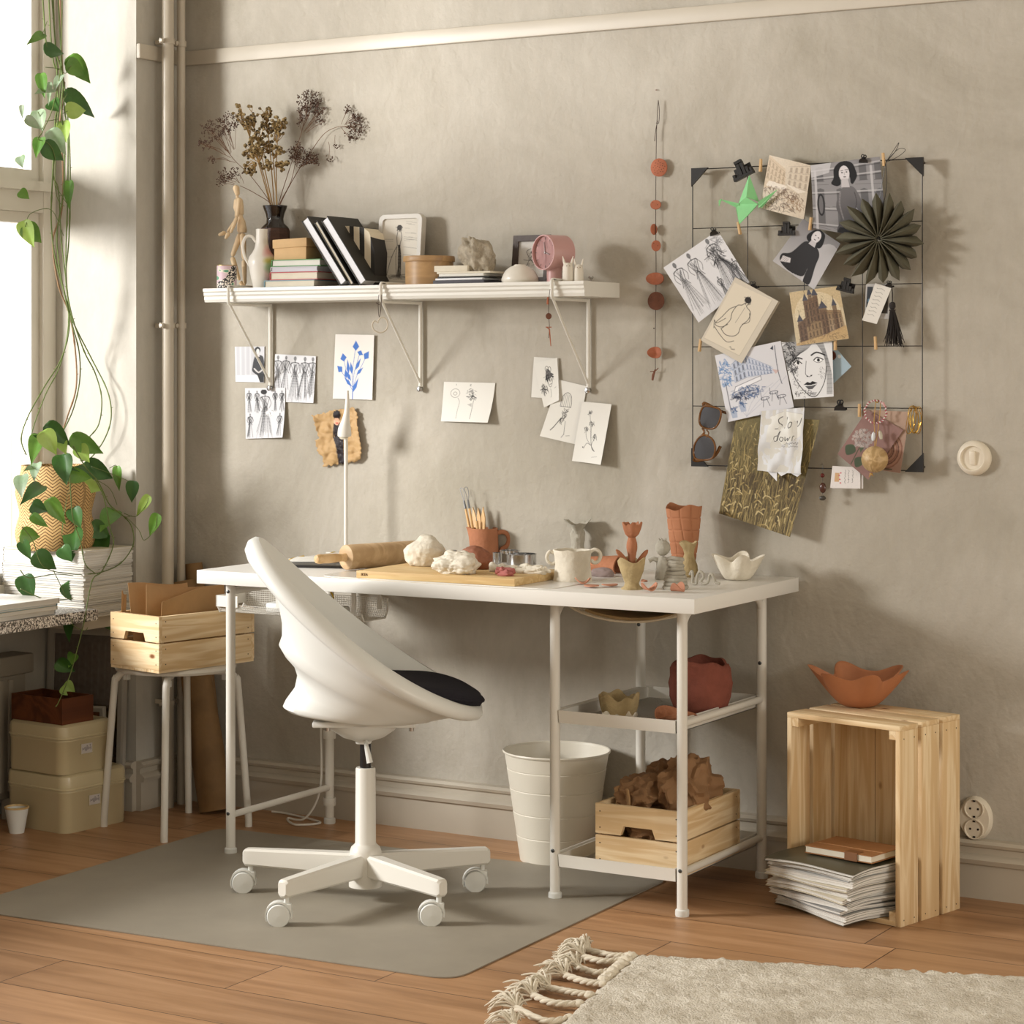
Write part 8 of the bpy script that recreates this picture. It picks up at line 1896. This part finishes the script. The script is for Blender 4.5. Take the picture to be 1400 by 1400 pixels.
# cream bread tins
TIN=mat('cream_enamel','#c2b490',.28,spec=.5,coat=.2)
def tin(name,lab,p0,u_right,rz,W_,L_,hb,hl,z0,rc,label_u):
    """p0 front right-hand vertical corner at the floor"""
    t=thing(name,lab,'storage tin',p0,rz); 
    def rr_(w,l,r,z,n=8):
        o=[]; 
        for cx_,cy_,a0 in ((-r,r,-90),(-r,l-r,0),(-w+r,l-r,90),(-w+r,r,180)):
            for i in range(n+1): a=math.radians(a0+90*i/n); o.append(Vector((cx_+r*math.cos(a),cy_+r*math.sin(a),z)))
        return o
    def off(d,z,r=rc): 
        q_=rr_(W_+2*d,L_+2*d,max(r+d,.004),z); return [p+Vector((d,-d,0)) for p in q_]
    m=MB(); m.loft([off(0,0),off(.001,.002),off(.001,hb-.012),off(.0025,hb-.010),off(.0025,hb-.007),off(.001,hb-.005),off(.0,hb)],cap0=True,cap1=True); m.build('tin_body',TIN,t,world=False,sharp=40)
    m=MB(); m.loft([off(.0035,hb-.004),off(.0055,hb-.003),off(.0055,hb),off(.0035,hb+.002),off(.0035,hb+hl-.018),off(.001,hb+hl-.007),off(-.007,hb+hl-.001),off(-.02,hb+hl),off(-.028,hb+hl-.002),off(-.05,hb+hl-.002)],cap0=True,cap1=True); lo=m.build('lid',TIN,t,world=False,sharp=40)
    lc=Cv(44,30,'#c4bdb8'); q_=[(.10+.8*i/20,.5+.18*math.sin(i*2.1)+.12*math.cos(i*3.7)) for i in range(21)]; lc.curve(q_,1.1,'#4b4650',.9,2); lc.line([(.5,.25),(.62,.22)],1,'#4b4650'); lc.curve([(.75,.2),(.85,.15),(.8,.35)],1,'#4b4650')
    y0=label_u; pts=[Vector((.0022,y0,hb*.78)),Vector((.0022,y0+.043,hb*.78)),Vector((.0022,y0+.043,hb*.78-.026)),Vector((.0022,y0,hb*.78-.026))]
    Rm=Matrix.Translation(p0)@Matrix.Rotation(rz,4,'Z'); wp=[Rm@p for p in pts]
    sheet_print('label_card','white handwritten label','',None,lc,parent=t,pts=wp)
    holder=MB(); 
    for a_,b_ in ((pts[0],pts[3]),(pts[1],pts[2])): holder.tube([a_+Vector((.0008,0,.002)),b_+Vector((.0008,0,-.002))],.0012,n=5)
    holder.build('label_holder',TIN,t,world=False)
p0=onZ(95,1140,0); p0=Vector((-.505,-.553,0)); ps=onZ(92,1139,0); p0=Vector((ps.x+.004,ps.y+.0,0))
rz=math.atan2(onZ(161,1124,0).x-p0.x,onZ(161,1124,0).y-p0.y)*-1
p0=p0+Vector((.006,-.02,0))
tin('storage_tin','larger cream enamel tin with a lid and paper label, lower one of the two',p0,0,rz,.235,.235,.118,.040,0,.028,.085)
p1=p0+Matrix.Rotation(rz,3,'Z')@Vector((-.006,-.004,.1575))
tin('storage_tin','smaller cream enamel tin with a lid and paper label, stacked on the larger one',p1,0,rz,.22,.190,.098,.037,0,.028,.065)
# wooden box on top
p2=p1+Matrix.Rotation(rz,3,'Z')@Vector((-.010,.008,.1345)); t=thing('wooden_box','small dark reddish-brown wooden box on top of the cream tins','box',p2,rz)
DW=wood('dark_red_wood','#6b3a1e','#4e2812',1,scale=10,knots=False); L_=.115; W_=.20; h_=.070; e=.006
m=MB(); m.b2((-W_,0,0),(0,e,h_)); m.b2((-W_,L_-e,0),(0,L_,h_)); m.b2((-e,e,0),(0,L_-e,h_)); m.b2((-W_,e,0),(-W_+e,L_-e,h_)); m.b2((-W_+e,e,0),(-e,L_-e,.005)); m.build('box_sides',DW,t,world=False,sharp=20)
# white pot at the left edge
c=onZ(16,1140,0); k=sc(c); pc=Vector((c.x,c.y+.02,0)); t=thing('white_pot','small white pot with a wooden rim on the floor at the far left edge','pot',pc); MB().lathe([(0,0),(.020,0),(.032,.068),(.030,.068),(.018,.003),(0,.003)],pc,n=32).build('pot_body',PLAST,t); MB().lathe([(.0325,.066),(.0335,.070),(.030,.071),(.029,.066)],pc,n=32,close=True).build('rim',BAMB,t)
# ================= MAGAZINES AND NOTEBOOK IN THE BIG CRATE =================
bo=bigcrate.location; rzb=bigcrate.rotation_euler.z
def bentmag(lab,cx,cy,z,rz,L,Wd,T,ci,droop,seed,dl=.0):
    """sagging magazine: local x = short side, local y = long side; the near end droops over the crate floor"""
    o=thing('magazine',lab,'magazine',(cx,cy,z),rz,'magazines spilling from the big crate')
    def f(z_):
        def g_(u,v):
            x=(u-.5)*L; y=(v-.5)*Wd; s=max(0,-y-.02)/(Wd/2); q=max(0,-x)/(L/2)
            return (x,y,z_-droop*(s**2)*(1)-droop*.35*q*q+.002*math.sin(u*5+seed)-0)
        return g_
    m=MB(); m.sheet(lambda u,v: f(T)(u,v),14,18,.0007); m.sheet(lambda u,v: f(.0007)(u,v),14,18,.0006); m.build('cover',MAGS[ci],o,world=False,sharp=40)
    m=MB(); n_=max(2,int(T/.002))
    for i in range(n_):
        z0=.0009+(T-.0018)*i/n_; hh=(T-.0018)/n_*.72; s=.0012*((i*7+seed)%3)
        m.sheet(lambda u,v: (lambda p:(p[0]*.985+s,p[1]*.985+s,p[2]))(f(z0+hh)(u,v)),12,16,hh)
    m.build('pages',MAGP,o,world=False,sharp=40); return o
rg=random.Random(9)
# stack heads out of the open side: centre in front of the crate mouth
cen=onZ(1150,1225,.03); base_c=Vector((1.67,-.395,0))
base_c=bo+Matrix.Rotation(rzb,3,'Z')@Vector((-.045,-.11,0))
z=.0135
labs=[('lowest magazine of the pile, drooping onto the floor',3,.010),('thick pale magazine just above the lowest one in the crate pile',0,.012),('grey magazine third from the bottom of the crate pile',1,.008),('white magazine fourth from the bottom, its corner curling over the floor',0,.010),('magazine with a mauve patterned cover low in the crate pile',1,.007),('pale magazine in the lower middle of the crate pile',4,.009),('thin white magazine in the middle of the crate pile',0,.005),('magazine with pale pages just above the middle of the crate pile',0,.010),('cream-backed magazine in the upper middle of the crate pile',4,.008),('thick white magazine near the top of the crate pile',0,.012),('grey-covered magazine third from the top of the crate pile',1,.007),('pale magazine second from the top of the crate pile',0,.008),('magazine with a dark olive cover and tan edge, top of the crate pile',3,.007)]
for i,(l_,ci,T) in enumerate(labs):
    f=i/(len(labs)-1)
    an=math.radians(-31+11*f+rg.uniform(-4,4)); c1=Vector((1.682,-.452,0)).lerp(Vector((1.716,-.480,0)),f)+Vector((.008*math.sin(i*2.3),.006*math.cos(i*1.9),0))
    p=c1+Matrix.Rotation(an,3,'Z')@Vector((-.132,.102,0))
    bentmag(l_,p.x,p.y,z,an,.264,.204,T,ci,.012 if i==0 else .013,i); z+=T+.0012
# tan edged cover sheet details are in the top magazine; notebook with clasp on top
OLC=mat('olive_cover','#5d594a',.45,var=.05,vs=20)
p=Vector((1.665,-.335,0)); rn=rzb+math.radians(2)
NBR=mat('tan_leather','#9a6a40',.5,var=.08,vs=40)
t=thing('notebook','tan leather notebook with a clasp strap on top of the magazine pile','notebook',(p.x,p.y,z+.003),rn)
m=MB(); m.box((0,0,.0165),(.18,.135,.002),bev=.0008,seg=1); m.box((0,0,.001),(.18,.135,.002),bev=.0008,seg=1); m.box((0,.0665,.009),(.18,.002,.017)); m.build('cover',NBR,t,world=False,sharp=20)
MB().box((0,-.001,.009),(.174,.130,.013)).build('pages',PAPERC,t,world=False,sharp=20)
m=MB(); m.box((.035,-.0685,.009),(.034,.003,.019),bev=.001,seg=1); m.box((.035,-.055,.0182),(.034,.028,.002),bev=.0008,seg=1); m.build('clasp',mat('dark_leather','#7c5230',.5),t,world=False,sharp=20)
MB().box((0,-.02,.0178),(.18,.003,.001)).build('strap',mat('tan_strap','#b48458',.5),t,world=False)
# terracotta wavy bowl on the crate
c=bo+Matrix.Rotation(rzb,3,'Z')@Vector((-.015,.0,0)); cq=onZ(1177,968,.452); c=Vector((cq.x+FWD.x*.03,cq.y+FWD.y*.03,.4522))
foldbowl('terracotta_bowl','terracotta bowl with a wide wavy folded rim on top of the standing crate','' and None or mat('terracotta_bowl_clay','#ab6f4a',.6,var=.06,vs=20,bump=.15),c,.4522,.032,.104,.080,6,.16,1.2,ph=1.1,th=.004,wz=.26)
# ================= RUG =================
RUGM=N('wool_pile'); RUGM.b.inputs['Roughness'].default_value=1; RUGM.b.inputs['Specular IOR Level'].default_value=.1
n1=RUGM.n('ShaderNodeTexNoise',Scale=9,Detail=6); RUGM.l(RUGM.co(),n1.inputs['Vector']); r1=RUGM.n('ShaderNodeValToRGB'); r1.color_ramp.elements[0].position=.35; r1.color_ramp.elements[0].color=lin('#c6bcaa'); r1.color_ramp.elements[1].position=.65; r1.color_ramp.elements[1].color=lin('#e0d8c8'); RUGM.l(n1.outputs['Fac'],r1.inputs['Fac']); RUGM.l(r1.outputs[0],RUGM.b.inputs['Base Color'])
n2=RUGM.n('ShaderNodeTexNoise',Scale=220,Detail=3); RUGM.l(RUGM.co(),n2.inputs['Vector']); b=RUGM.n('ShaderNodeBump',Strength=1,Distance=.006); RUGM.l(n2.outputs['Fac'],b.inputs['Height']); RUGM.l(b.outputs[0],RUGM.b.inputs['Normal'])
A_=onZ(868,1301,.02); B_=onZ(1372,1330,.02); C0=onZ(792,1368,.02)
ex_=(B_-A_); ex_.z=0; ex_=ex_.normalized(); ey_=(C0-A_); ey_.z=0; ey_=ey_.normalized()
t=thing('rug','cream wool rug with thick braided tassels lying at the lower right','rug',(A_.x,A_.y,0))
NU,NV=300,150; LU,LV=1.9,1.0; A0_=Vector((A_.x,A_.y,0)); vs=[]; m=MB()
for j in range(NV+1):
    for i in range(NU+1):
        u=LU*i/NU; v=LV*j/NV; e=min(u,v)/.02; ed=min(1,max(0,e)); p=A0_+ex_*u+ey_*v
        n_=noise.noise(p*90)*.0045+noise.noise(p*38+Vector((9,0,0)))*.004+noise.noise(p*9)*.002
        q=p+ex_*(noise.noise(p*45)*.006)+ey_*(noise.noise(p*45+Vector((5,5,5)))*.006); vs.append(Vector((q.x,q.y,.002+(.017+n_)*math.sqrt(ed))))
W_=NU+1
m.add(vs,[(j*W_+i,j*W_+i+1,(j+1)*W_+i+1,(j+1)*W_+i) for j in range(NV) for i in range(NU)]); ob=m.build('pile',RUGM.m,t,sharp=180)
TAS=mat('cotton_tassel','#d6ccb8',.95,var=.06,vs=60)
def braid(P,r,frn,seed):
    C_=catmull([Vector(p) for p in P],10); m=MB(); r2=random.Random(seed)
    for s in range(3):
        Q=[]
        for i,p in enumerate(C_):
            d=(C_[min(i+1,len(C_)-1)]-C_[max(i-1,0)]).normalized(); n_=Vector((0,0,1)); b_=d.cross(n_).normalized(); a=i*.75+s*2*PI/3
            Q.append(p+b_*math.cos(a)*r*.5+n_*math.sin(a)*r*.4)
        m.tube(Q,r*.62,n=7)
    m.blob(C_[0],(r*1.5,r*1.5,r*1.1),seed,.15,2,3,flat=False)
    if frn:
        e=C_[-1]; d=(C_[-1]-C_[-4]).normalized()
        for i in range(70):
            a=r2.uniform(-1.0,1.0); dd_=(Matrix.Rotation(a,3,'Z')@d); L=r2.uniform(.035,.062); z=r2.uniform(.0,.03); s0=e+Vector((r2.uniform(-.005,.005),r2.uniform(-.005,.005),r2.uniform(-.004,.006)))
            m.tube(catmull([s0,s0+dd_*L*.5+Vector((0,0,z*.8)),s0+dd_*L+Vector((r2.uniform(-.008,.008),r2.uniform(-.008,.008),max(.002-s0.z,r2.uniform(-.5,.6)*z)))],3),[.0022]*3+[.002]*3+[.0009],n=5)
    m.build('tassel',TAS,t,sharp=75)
def F_(u,v,z=.013): p=onZ(u,v,z); return Vector((p.x,p.y,z))
for i,(P,s) in enumerate((([(858,1307),(835,1306),(803,1299)],1),([(848,1313),(822,1314),(795,1307)],1),([(838,1326),(815,1330),(790,1322)],1),([(825,1345),(800,1342),(772,1333)],1),([(806,1360),(778,1356),(748,1350)],1),([(792,1372),(755,1371),(728,1360)],1),([(778,1392),(745,1396),(705,1378)],1),([(762,1415),(730,1418),(700,1402)],1))): braid([F_(*q) for q in P],.0075,True,i+1)
# edge knots along the rug side
for i in range(7): 
    p=A0_+ey_*(.02+.033*i); m=MB(); m.blob((p.x-.004,p.y,.014),(.014,.014,.011),i,.25,2,3,flat=False); m.build('knot',TAS,t)
